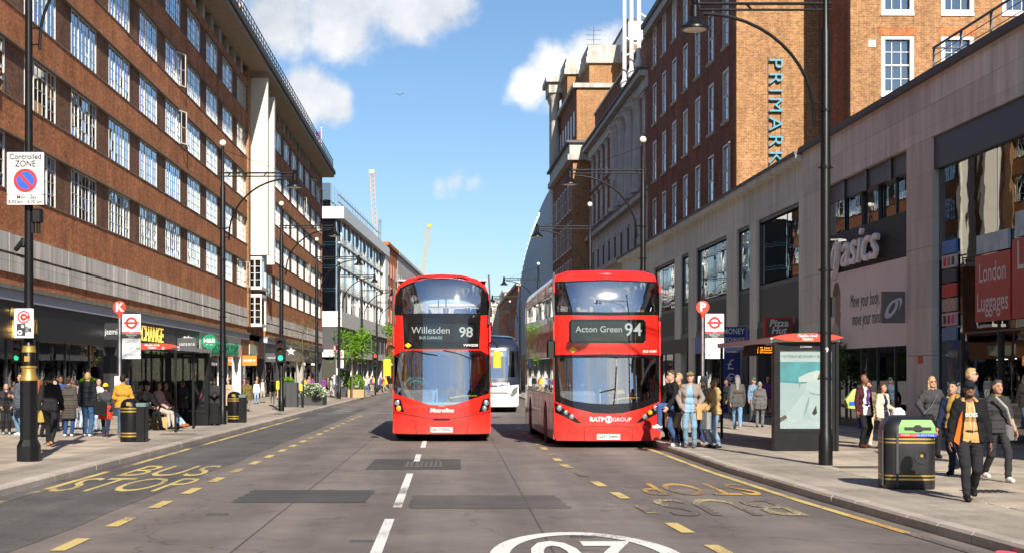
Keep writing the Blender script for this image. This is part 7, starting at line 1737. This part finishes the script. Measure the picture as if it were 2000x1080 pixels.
# --- right pavement, near
cap = pp(1893, 976, 740, 'man in black cap and open black jacket over tan hoodie walking towards the camera', R(-8), skin='brown', hair=('short','black'), top=BLACK, bulk=.034, hem=.84, inner=(.46,.26,.10), open_=True, legs=(.022,.022,.025), shoes=BLACK, pose=dict(fl=(.10,.24,.04), fr=(-.08,-.26,0), hl=(.29,-.06,.80), hr=(-.29,-.10,.83), pz=.905), hat=('cap',(.012,.014,.022)), glasses=True, lod=0, build=1.16, beard='black', hood=(.46,.26,.10))
letter('BOSS', .075, white_letter, cap, (.0, -.160, 1.235), FRONT, bold=.001)
MB().prism([(-.17,-.145,.80),(-.24,-.135,.86),(-.17,-.13,1.18),(-.125,-.155,1.30),(-.13,-.165,1.1)], (0,.012,0)).build('orange_lining', cloth((.75,.12,.015), .6), cap)
MB().tube([(-.02,-.150,1.40),(-.03,-.158,1.25),(-.015,-.162,1.1)], .0025, 5).tube([(.03,-.150,1.40),(.05,-.158,1.2),(.03,-.16,.95)], .0025, 5).build('drawstring', white_letter, cap)
pp(1948, 940, 742, 'man in dark quilted vest with olive sleeves and white trainers at the right edge', R(10), skin='tan', hair=('short','dkgrey'), top=(.04,.038,.04), bulk=.024, puffer=True, hem=.84, sleeve=.3, inner=(.05,.055,.025), legs=(.03,.03,.032), shoes=(.6,.57,.53), pose=dict(fl=(.09,-.22,0), fr=(-.07,.28,.05), hl=(.24,-.16,.9)), lod=0, hood=(.05,.055,.025))
sb = thing('shoulder_bag', 'grey shoulder bag hanging beside the man in the quilted vest', 'bag', (8.22, 22.0, .12), R(10)); MB().cham(-.07,-.1,.62,.12,.14,.86,.03).build('pouch', cloth((.13,.125,.12)), sb); MB().tube([(.0,-.11,.86),(-.12,-.19,1.1),(-.28,-.15,1.27)], .022, 6).build('strap', cloth((.3,.29,.28)), sb)
pp(1862, 925, 742, 'man with dark hair and mustard scarf partly behind the man in the cap', R(-40), skin='tan', hair=('short','black'), top=NAVY, bulk=.025, inner=(.30,.19,.03), open_=True, legs=NAVY, lod=0, hood=(.30,.19,.03), pose=WALK)
pp(1897, 905, 719, 'blond man with glasses looking right behind the man in the cap', R(55), skin='pale', hair=('short','blond'), top=(.03,.045,.08), legs=NAVY, glasses=True, lod=1)
wg = pp(1820, 893, 735, 'blonde woman in grey wool coat, sunglasses and wide black trousers', R(5), skin='pale', hair=('long','blond'), top=(.05,.05,.053), bulk=.036, hem=.80, inner=BLACK, open_=False, legs=(.018,.018,.02), shoes=BLACK, glasses=(.28,.06,.02), pose=dict(fl=(.05,-.22,0), fr=(-.06,.3,.05), hl=(.20,-.14,.95), hr=(-.21,-.12,.95), el=(1,.6,0), er=(-1,.6,0)), lod=0, build=1.02)
hb = thing('handbag', 'small black crossbody bag of the woman in the grey coat', 'bag', (wg.location.x-.13, wg.location.y-.2, .12)); MB().cham(-.13,-.05,.68,.1,.04,.84,.03).build('pouch', gloss_black, hb); MB().tube([(-.1,-.03,.84),(.05,-.05,1.0),(.17,-.02,1.22)], .008, 6).build('strap', steel, hb)
bm_ = pp(1687, 874, 730, 'bald man in maroon blazer, white shirt and purple tie', R(28), skin='brown', hair=('bald','black'), top=(.06,.017,.02), bulk=.016, hem=.78, inner=WHITE, open_=True, legs=(.014,.014,.016), shoes=(.09,.025,.02), pose=dict(fl=(.09,.02,0), fr=(-.11,-.06,0), hl=(.27,.0,.80), hr=(-.27,-.06,.80)), lod=0, head=(15,0))
MB().prism([(-.02,-.148,1.42),(.02,-.148,1.42),(.032,-.155,1.05),(0,-.157,1.0),(-.032,-.155,1.05)], (0,.01,0)).build('tie', cloth((.09,.03,.22), .5), bm_)
pp(1696, 868, 742, 'person in beige trousers and white trainers behind the bald man', R(-20), skin='tan', hair=('short','brown'), top=(.20,.16,.09), legs=(.50,.38,.24), shoes=WHITE, lod=1, pose=WALK)
tb = thing('shopping_bag', 'bright yellow, green and blue shopping bag by the bald man', 'bag', (8.98, 33.2, .12), R(15)); MB().loft([[(-.22,-.06,.84),(.16,-.08,.80),(.18,.05,.80),(-.2,.05,.84)],[(-.26,-.07,1.02),(.18,-.09,.98),(.2,.06,.98),(-.24,.06,1.02)],[(-.05,-.02,1.26),(.17,-.03,1.30),(.18,.03,1.30),(-.04,.02,1.26)]]).build('sack', mat('bag_multi', (.35,.45,.1), .4, nscale=9, var=.5), tb); MB().box(-.18,-.083,.9,.0,-.077,.98).build('blue_patch', blue_sign, tb); MB().box(.02,-.09,.86,.14,-.083,.94).build('yellow_patch', yellow_paint, tb); MB().tube([(.05,0,1.26),(.12,0,1.36),(.17,0,1.28)], .01, 5).build('handle', green_sign, tb)
pp(1724, 876, 748, 'woman in cream quilted jacket carrying a white bag, by the recycling bin', R(38), skin='tan', hair=('long','brown'), top=(.58,.5,.38), bulk=.032, puffer=True, hem=.82, inner=NAVY, open_=True, legs=(.10,.09,.09), lod=0, pose=dict(hl=(.20,-.22,1.05), hr=(-.26,-.04,.82), curl=1.9))
wb = thing('carrier_bag', 'white plastic carrier bag held by the woman in cream', 'bag', (9.4, 31.35, .02), .2); MB().loft([[(-.12,-.05,.68),(.13,-.06,.70),(.14,.05,.70),(-.12,.05,.68)],[(-.15,-.06,.78),(.14,-.07,.80),(.15,.06,.8),(-.14,.06,.78)],[(-.12,-.05,.9),(.12,-.05,.92),(.12,.05,.92),(-.12,.05,.9)],[(-.03,-.02,.99),(.05,-.02,.99),(.05,.02,.99),(-.03,.02,.99)]]).build('sack', cloth((.66,.66,.68), .4), wb)
nb_ = thing('carrier_bag', 'blue carrier bag hanging low by the bald man', 'bag', (8.9, 32.3, .12), .1); MB().loft([[(-.1,-.05,.42),(.1,-.05,.42),(.1,.05,.42),(-.1,.05,.42)],[(-.11,-.05,.72),(.11,-.05,.72),(.11,.05,.72),(-.11,.05,.72)]]).tube([(-.06,0,.72),(-.03,0,.82),(.06,0,.72)], .008, 5).build('sack', cloth((.06,.05,.3), .4), nb_)
pp(1654, 828, 735, 'dark dressed walker crossing left behind the bald man', R(-80), skin='tan', hair=('short','black'), top=BLACK, legs=BLACK, shoes=GREY, pose=WALK, lod=1)
pp(1753, 838, 742, 'man in dark suit standing in the sports shop entrance', R(20), skin='tan', hair=('short','black'), top=BLACK, legs=BLACK, lod=2); pp(1772, 838, 733, 'figure in long dark cloak in the sports shop entrance', R(-10), skin='brown', hair=None, hat=('scarf', BLACK), top=(.012,.012,.03), bulk=.03, hem=.2, legs=BLACK, lod=2)
# --- bus queue
q1 = pp(1318, 872, 721, 'man in black leather jacket and blue jeans stepping onto the bus', R(-72), skin='pale', hair=('short','brown'), top=(.014,.014,.016), bulk=.028, hem=.80, legs=(.05,.085,.20), shoes=(.62,.62,.6), glasses=True, lod=0, pose=dict(fl=(.09,-.45,.42), fr=(-.09,.10,0), hl=(.24,-.28,.92), hr=(-.22,-.26,.88), pz=.91, lean=.06))
q2 = pp(1348, 874, 726, 'man in olive flat cap, grey jacket and faded jeans in the queue', R(-15), skin='pale', hair=('short','grey'), top=(.235,.20,.18), bulk=.028, hem=.82, inner=(.22,.36,.52), open_=True, legs=(.17,.27,.36), shoes=(.10,.09,.09), hat=('flat',(.17,.13,.04)), pose=dict(POCK, fl=(.1,-.04,0), fr=(-.1,.05,0)), lod=0)
q4 = pp(1395, 874, 738, 'young man in khaki hooded jacket and pale jeans holding a phone', R(-65), skin='brown', hair=('short','black'), top=(.38,.26,.11), bulk=.036, hem=.84, legs=(.24,.34,.46), shoes=(.02,.02,.022), beard='black', pose=dict(hl=(.12,-.30,.98), hr=(-.14,-.28,1.0), curl=1.9, fl=(.1,.05,0), fr=(-.1,-.06,0)), lod=0, hood=True)
pp(1372, 868, 742, 'woman in orange top and black coat in the middle of the queue', R(-100), skin='tan', hair=('long','black'), top=BLACK, bulk=.03, hem=.62, inner=(.6,.15,.02), open_=True, legs=(.03,.05,.12), shoes=(.35,.25,.18), lod=1, pose=POCK)
pp(1326, 862, 728, 'person half hidden behind the man in the leather jacket', R(-60), skin='pale', hair=('short','blond'), top=(.25,.09,.03), legs=BLACK, lod=1); pp(1306, 858, 731, 'dark coated person behind the front corner of the route 94 bus', R(-60), skin='tan', hair=('short','black'), top=BLACK, bulk=.03, hem=.5, legs=BLACK, lod=1)
for (px, Y, lab, zc) in ((1311, 32.7, 'brown paper carrier bag low beside the man stepping aboard', .42), (1369, 32.0, 'brown paper carrier bag between the flat cap man and the khaki jacket', .62)):
    X = (px-888)*Y/2889; t = thing('paper_bag', lab, 'bag', (X, Y, .12), R(random.uniform(-20,20)), 'brown paper bags'); MB().loft([[(-.12,-.06,zc),(.12,-.06,zc),(.12,.06,zc),(-.12,.06,zc)],[(-.13,-.065,zc+.34),(.13,-.065,zc+.34),(.13,.065,zc+.34),(-.13,.065,zc+.34)]]).tube([(-.06,0,zc+.34),(-.05,0,zc+.44),(.05,0,zc+.44),(.06,0,zc+.34)], .006, 5).build('bag_body', cloth((.42,.27,.12), .7), t)
gb_ = thing('carrier_bag', 'grey carrier bag held by the young man in khaki', 'bag', ((1379-888)*31.9/2889, 31.9, .12), R(20)); MB().loft([[(-.06,-.13,.42),(.06,-.13,.42),(.06,.13,.42),(-.06,.13,.42)],[(-.06,-.14,.78),(.06,-.14,.78),(.06,.14,.78),(-.06,.14,.78)]]).tube([(0,-.06,.78),(0,0,.92),(0,.06,.78)], .006, 5).build('bag_body', cloth((.22,.23,.25), .5), gb_)
pp(1440, 838, 731, 'person in grey coat and knitted hat walking away past the queue', R(172), skin='pale', hair=('long','grey'), top=(.085,.08,.075), bulk=.04, hem=.72, legs=(.15,.27,.42), shoes=(.4,.3,.28), hat=('beanie',(.12,.13,.17)), pose=WALK, lod=0)
pp(1420, 824, 738, 'man in dark jacket walking left behind the queue', R(-60), skin='brown', hair=('short','black'), top=(.03,.035,.045), legs=BLACK, pose=WALK2, lod=1)
pp(1484, 834, 745, 'person in grey hooded coat standing inside the right shelter', R(165), skin='pale', hair=('short','grey'), top=(.12,.115,.115), bulk=.04, hem=.70, legs=(.12,.12,.125), lod=1, hood=True); pp(1472, 824, 737, 'elderly man in green cap inside the right shelter', R(15), skin='pale', hair=('short','grey'), hat=('cap',(.03,.13,.07)), top=(.16,.24,.34), legs=GREY, lod=1)
# --- left pavement
pp(12, 848, 747, 'woman in open black jacket and black trousers at the left edge', R(20), skin='pale', hair=('long','brown'), top=(.03,.03,.035), bulk=.026, hem=.74, inner=BLACK, open_=True, legs=(.02,.02,.022), shoes=(.3,.3,.3), lod=0, pose=POCK)
pp(41, 850, 728, 'man in white T-shirt looking left with a jacket over his arm', R(-35), skin='tan', hair=('short','brown'), top=(.66,.66,.66), bulk=.004, sleeve=.45, legs=(.13,.22,.33), shoes=WHITE, lod=0, pose=dict(hl=(.12,-.26,1.1), hr=(-.15,-.26,1.12), curl=1.9))
jk = thing('carried_jacket', 'grey jacket carried by the man in the white T-shirt', 'jacket', (-11.2, 38.05, .12), R(-20)); s = SDF(.04); s.cone((0,-.02,1.25),(.02,-.03,.8),.12,.13); s.cone((-.05,-.02,1.1),(-.1,0,.72),.09,.1); s.disp = wrinkle(.012); V, Q = s.mesh(.015); link('cloth', np_mesh('cloth', [(V, Q)], cloth((.075,.085,.11))), jk)
pp(76, 853, 741, 'red haired woman in yellow skirt behind the nearest left post', R(170), skin='pale', hair=('long','red'), top=BLACK, legs=BLACK, skirt=(.45,(.36,.25,.06)), lod=1)
pp(98, 871, 724, 'man in black fleece and black trousers walking away with tan soles', R(186), skin='tan', hair=('short','black'), top=(.018,.018,.02), bulk=.034, hem=.84, legs=(.016,.016,.018), shoes=(.36,.18,.07), pose=dict(fl=(.085,-.30,0), fr=(-.085,.34,.06), hl=(.26,.14,.82), hr=(-.26,-.18,.84), pz=.895), lod=0, build=1.05)
pp(134, 852, 736, 'woman in long dark quilted coat walking away in white trainers', R(180), skin='pale', hair=('bun','brown'), top=(.065,.058,.052), bulk=.036, puffer=True, hem=.52, legs=(.02,.05,.13), shoes=WHITE, lod=0, hood=True)
pp(171, 852, 727, 'man in black quilted jacket and jeans walking away in white trainers', R(178), skin='pale', hair=('short','blond'), top=(.016,.018,.024), bulk=.034, puffer=True, hem=.84, legs=(.035,.09,.19), shoes=WHITE, lod=0, build=1.1, pose=dict(fl=(.10,-.1,0), fr=(-.1,.1,0)))
pp(206, 853, 747, 'person in yellow beanie with a red jacket tied round the waist', R(190), skin='tan', hair=('short','black'), top=(.05,.05,.055), bulk=.03, hem=.92, legs=(.02,.03,.06), shoes=(.12,.03,.05), hat=('beanie',(.75,.48,.02)), skirt=(.58,(.70,.05,.02)), lod=0, pose=WALK)
bk = thing('black_tote', 'black tote bag beside the person in the yellow beanie', 'bag', (-8.95, 37.3, .12), R(20)); MB().loft([[(-.15,-.06,.58),(.15,-.06,.54),(.15,.06,.54),(-.15,.06,.58)],[(-.16,-.05,.92),(.17,-.05,.90),(.17,.05,.90),(-.16,.05,.92)]]).tube([(-.1,0,.92),(-.04,0,1.12),(.08,0,.9)], .012, 5).build('bag_body', cloth(BLACK), bk)
pp(240, 858, 731, 'man in mustard jumper and blue jeans walking away by the bin', R(182), skin='tan', hair=('short','black'), top=(.44,.23,.035), bulk=.022, hem=.86, legs=(.05,.14,.33), shoes=(.32,.16,.06), lod=0, build=1.06, pose=dict(fl=(.06,-.12,0), fr=(-.06,.1,0), hl=(.24,-.2,.95), hr=(-.24,-.2,.95)))
pp(193, 843, 738, 'dark haired woman facing the camera between the walkers', R(15), skin='pale', hair=('long','black'), top=WHITE, legs=(.4,.5,.6), lod=1); pp(118, 836, 733, 'man in blue top near the black shop door', R(25), skin='brown', hair=('short','black'), top=(.03,.07,.3), legs=BLACK, lod=1); pp(108, 842, 741, 'woman with dark fringe behind the man in fleece', R(-10), skin='pale', hair=('long','black'), top=(.4,.4,.42), legs=NAVY, lod=1)
pp(152, 838, 742, 'short dark haired walker between the two quilted coats', R(175), skin='tan', hair=('short','black'), top=GREY, legs=(.35,.4,.5), lod=2); pp(253, 842, 741, 'person in blue hooded top behind the mustard jumper', R(160), skin='pale', hair=None, hat=('hood',(.10,.16,.42)), top=(.10,.16,.42), legs=NAVY, lod=1); pp(276, 834, 748, 'person in red woolly hat inside the left shelter', R(150), skin='pale', hair=None, hat=('beanie',(.55,.02,.03)), top=BLACK, bulk=.03, legs=BLACK, lod=1)
SIT = dict(pz=.66, fl=(.10,-.55,0), fr=(-.10,-.48,0), hl=(.12,-.32,.72), hr=(-.12,-.32,.72), curl=1.9)
def sitter(px, Y, label, rz, **k): X = (px-888)*Y/2889; k.setdefault('h', 1.62); k.setdefault('pose', SIT); return person(label, X, Y, rz, **k)
sitter(287, 42.4, 'woman in dark cap perched on the left shelter seat', R(55), skin='pale', hair=('short','black'), hat=('beanie',BLACK), top=BLACK, bulk=.03, legs=BLACK, lod=1); sitter(309, 43.2, 'person in pale pink coat perched in the left shelter', R(70), skin='pale', hair=('long','brown'), top=(.46,.28,.26), bulk=.035, hem=.5, legs=(.4,.35,.3), lod=1)
sitter(322, 43.9, 'long haired woman in brown coat with jeans stretched out in the left shelter', R(62), skin='tan', hair=('long','black'), top=(.10,.055,.035), bulk=.03, legs=(.30,.42,.55), shoes=(.35,.12,.05), pose=dict(SIT, fl=(.08,-.85,0), fr=(-.08,-.8,0)), lod=1)
for k, (px, Y) in enumerate(((304, 43.0), (318, 42.6))):
    X = (px-888)*Y/2889; t = thing('paper_bag', ['left of two paper bags on the ground in the left shelter', 'right of two paper bags on the ground in the left shelter'][k], 'bag', (X, Y, .12), .2, 'brown paper bags'); MB().loft([[(-.13,-.07,0),(.13,-.07,0),(.13,.07,0),(-.13,.07,0)],[(-.14,-.07,.36),(.14,-.07,.36),(.14,.07,.36),(-.14,.07,.36)]]).tube([(-.06,0,.36),(-.05,0,.46),(.05,0,.46),(.06,0,.36)], .006, 5).build('bag_body', cloth((.48,.30,.13), .7), t)
pp(315, 822, 727, 'bald man in blue shirt behind the left shelter glass', R(10), skin='brown', hair=('bald','black'), top=(.04,.12,.45), legs=BLACK, lod=1); pp(357, 832, 742, 'person in dark coat standing before the cinema poster', R(30), skin='brown', hair=('short','black'), top=(.04,.035,.03), bulk=.03, hem=.7, legs=BLACK, lod=1, pose=PHONE)
pp(419, 830, 738, 'woman in black headwrap and long black dress looking at her phone', R(8), skin='dark', hair=None, hat=('beanie',BLACK), top=(.03,.03,.033), bulk=.02, hem=.82, legs=BLACK, skirt=(.06,(.014,.014,.015)), pose=PHONE, lod=0)
pp(446, 802, 741, 'woman in long beige coat behind the second lamp post', R(-20), skin='pale', hair=('long','black'), top=(.42,.30,.22), bulk=.03, hem=.3, legs=BLACK, lod=1); pp(397, 812, 744, 'brown haired woman beside the shelter poster case', R(0), skin='pale', hair=('long','brown'), top=(.3,.2,.15), legs=BLACK, lod=2)
pp(484, 803, 741, 'man in olive parka and grey trousers walking away', R(180), skin='pale', hair=('short','brown'), top=(.13,.10,.03), bulk=.04, hem=.62, legs=(.2,.18,.16), shoes=BLACK, pose=WALK, lod=1, hood=True); pp(501, 788, 742, 'blonde woman in jeans beside the olive parka', R(10), skin='pale', hair=('long','blond'), top=WHITE, legs=(.25,.38,.52), lod=2)
pp(513, 786, 738, 'dark haired woman in brown jacket holding a white bag', R(5), skin='tan', hair=('long','black'), top=(.10,.07,.06), inner=WHITE, open_=True, legs=(.33,.28,.24), lod=2); pp(532, 792, 735, 'man in black jumper and grey trousers walking away', R(180), skin='tan', hair=('short','black'), top=BLACK, bulk=.02, legs=(.24,.21,.19), shoes=WHITE, lod=1, pose=WALK2)
pp(502, 781, 735, 'older man in dark coat near the orange sign shop', R(20), skin='pale', hair=('short','grey'), top=BLACK, legs=BLACK, lod=2); pp(555, 789, 738, 'woman in tan jacket and pale jeans by the green traffic light', R(175), skin='pale', hair=('long','blond'), top=(.36,.24,.13), bulk=.025, legs=(.35,.46,.56), lod=1); pp(563, 781, 735, 'person in grey top beside the woman in the tan jacket', R(170), skin='tan', hair=('short','brown'), top=(.12,.12,.13), legs=(.3,.4,.5), lod=2)
pp(649, 774, 735, 'person in white hooded robe in front of the far bus stop', R(-30), skin='tan', hair=None, hat=('hood',(.6,.59,.56)), top=(.6,.59,.56), bulk=.03, hem=.35, legs=WHITE, lod=2); pp(676, 773, 734, 'woman in black cloak and tan skirt near the green tree', R(10), skin='brown', hair=None, hat=('scarf',BLACK), top=BLACK, bulk=.03, hem=.7, legs=BLACK, skirt=(.08,(.46,.31,.17)), lod=2)
rng = random.Random(11); cols = [('navy coat',NAVY),('black jacket',BLACK),('pale grey top',(.4,.4,.42)),('red jumper',(.4,.04,.04)),('blue jacket',(.06,.12,.3)),('green coat',(.07,.12,.06)),('cream coat',(.5,.44,.35)),('yellow vest',(.7,.6,.05)),('brown jacket',(.16,.09,.05)),('white shirt',WHITE),('purple top',(.16,.05,.2)),('charcoal coat',(.05,.05,.055)),('pink top',(.5,.2,.24)),('khaki jacket',(.2,.17,.09))]
lg = [('black trousers',BLACK),('blue jeans',JEANS),('pale jeans',(.3,.4,.5)),('grey trousers',GREY),('beige trousers',(.4,.31,.2))]; seen = set()
def far_person(px, fy, where, i):
    while True:
        c, l = cols[rng.randrange(len(cols))], lg[rng.randrange(len(lg))]
        if (c[0], l[0], where) not in seen: seen.add((c[0], l[0], where)); break
    pp(px, fy, 734+rng.uniform(-1.5, 2.5), 'pedestrian in %s and %s %s' % (c[0], l[0], where), rng.choice((0, PI, R(60), R(-70), R(200))), skin=rng.choice(('pale','tan','pale','brown')), hair=(rng.choice(('short','long','short')), rng.choice(('black','brown','brown','blond'))), top=c[1], bulk=.02, hem=rng.choice((.84,.8,.6)), legs=l[1], pose=rng.choice((WALK, WALK2, None)), lod=3, group='distant pedestrians')
for i, px in enumerate((596, 603, 611, 618, 632, 640)): far_person(px, 771+i % 3, 'behind the planter and lamp posts', i)
for i, px in enumerate((703, 709, 715, 720, 727, 732, 738, 743, 748, 753, 758, 763)): far_person(px, 763+(i*2) % 5-1, 'in the crowd at the far crossing', i)
for i, (px, fy) in enumerate(((688, 768), (660, 766), (570, 776), (545, 780))): far_person(px, fy, 'on the far left pavement', i)
for i, (px, fy) in enumerate(((1500, 815), (1530, 812), (1345, 800), (1405, 806), (1600, 825))): far_person(px, fy, 'by the shops behind the right shelter', i)
# --- on the buses
def in_bus(bus, lx, ly, lz, label, **k):
    a = bus.rotation_euler.z; X = bus.location.x+lx*math.cos(a)-ly*math.sin(a); Y = bus.location.y+lx*math.sin(a)+ly*math.cos(a); k.setdefault('h', 1.7); k.setdefault('pose', SIT); k.setdefault('lod', 2)
    return person(label, X, Y, a, z=lz, group='people on the buses', **k)
DRV = dict(pz=.66, fl=(.10,-.5,.1), fr=(-.10,-.5,.1), hl=(.2,-.38,.95), hr=(-.2,-.38,.95), curl=1.9)
in_bus(bus_l, -.68, 1.30, .52, 'driver of the route 98 bus in a turquoise shirt', skin='brown', hair=('short','black'), top=(.02,.28,.34), legs=BLACK, pose=DRV, lod=1); in_bus(bus_r, -.68, 1.30, .52, 'driver of the route 94 bus in a dark jacket', skin='brown', hair=('short','black'), top=(.04,.05,.08), legs=BLACK, pose=DRV, lod=1)
in_bus(bus_r, -.92, 1.35, 2.42, 'upper deck passenger in a hat at the left of the route 94 bus', skin='tan', hair=('short','black'), hat=('flat',(.1,.07,.05)), top=NAVY, inner=WHITE, open_=True, legs=BLACK); in_bus(bus_r, -.42, 1.4, 2.42, 'upper deck passenger in yellow left of centre on the route 94 bus', skin='pale', hair=('short','blond'), top=(.7,.5,.08), legs=BLACK)
in_bus(bus_r, .42, 1.4, 2.42, 'upper deck passenger in a tan coat right of centre on the route 94 bus', skin='tan', hair=('long','brown'), top=(.42,.3,.16), legs=BLACK); in_bus(bus_r, .92, 1.35, 2.42, 'upper deck passenger with dark hair at the right of the route 94 bus', skin='tan', hair=('long','black'), top=BLACK, legs=BLACK)
in_bus(bus_l, -.55, 1.4, 2.42, 'upper deck passenger in white on the route 98 bus', skin='pale', hair=('short','grey'), top=WHITE, legs=BLACK); in_bus(bus_l, -.95, 2.25, 2.42, 'second row upper deck passenger on the route 98 bus', skin='pale', hair=('long','brown'), top=(.3,.2,.15), legs=BLACK)
in_bus(bus_r, .42, 1.5, .4, 'standing passenger in yellow scarf at the front of the route 94 bus', skin='tan', hair=('short','black'), top=BLACK, inner=(.6,.45,.1), open_=True, legs=BLACK, pose=dict()); in_bus(bus_r, .82, 1.7, .4, 'boarding passenger in black coat inside the route 94 bus', skin='brown', hair=('short','black'), top=BLACK, bulk=.03, hem=.6, legs=BLACK, pose=dict())
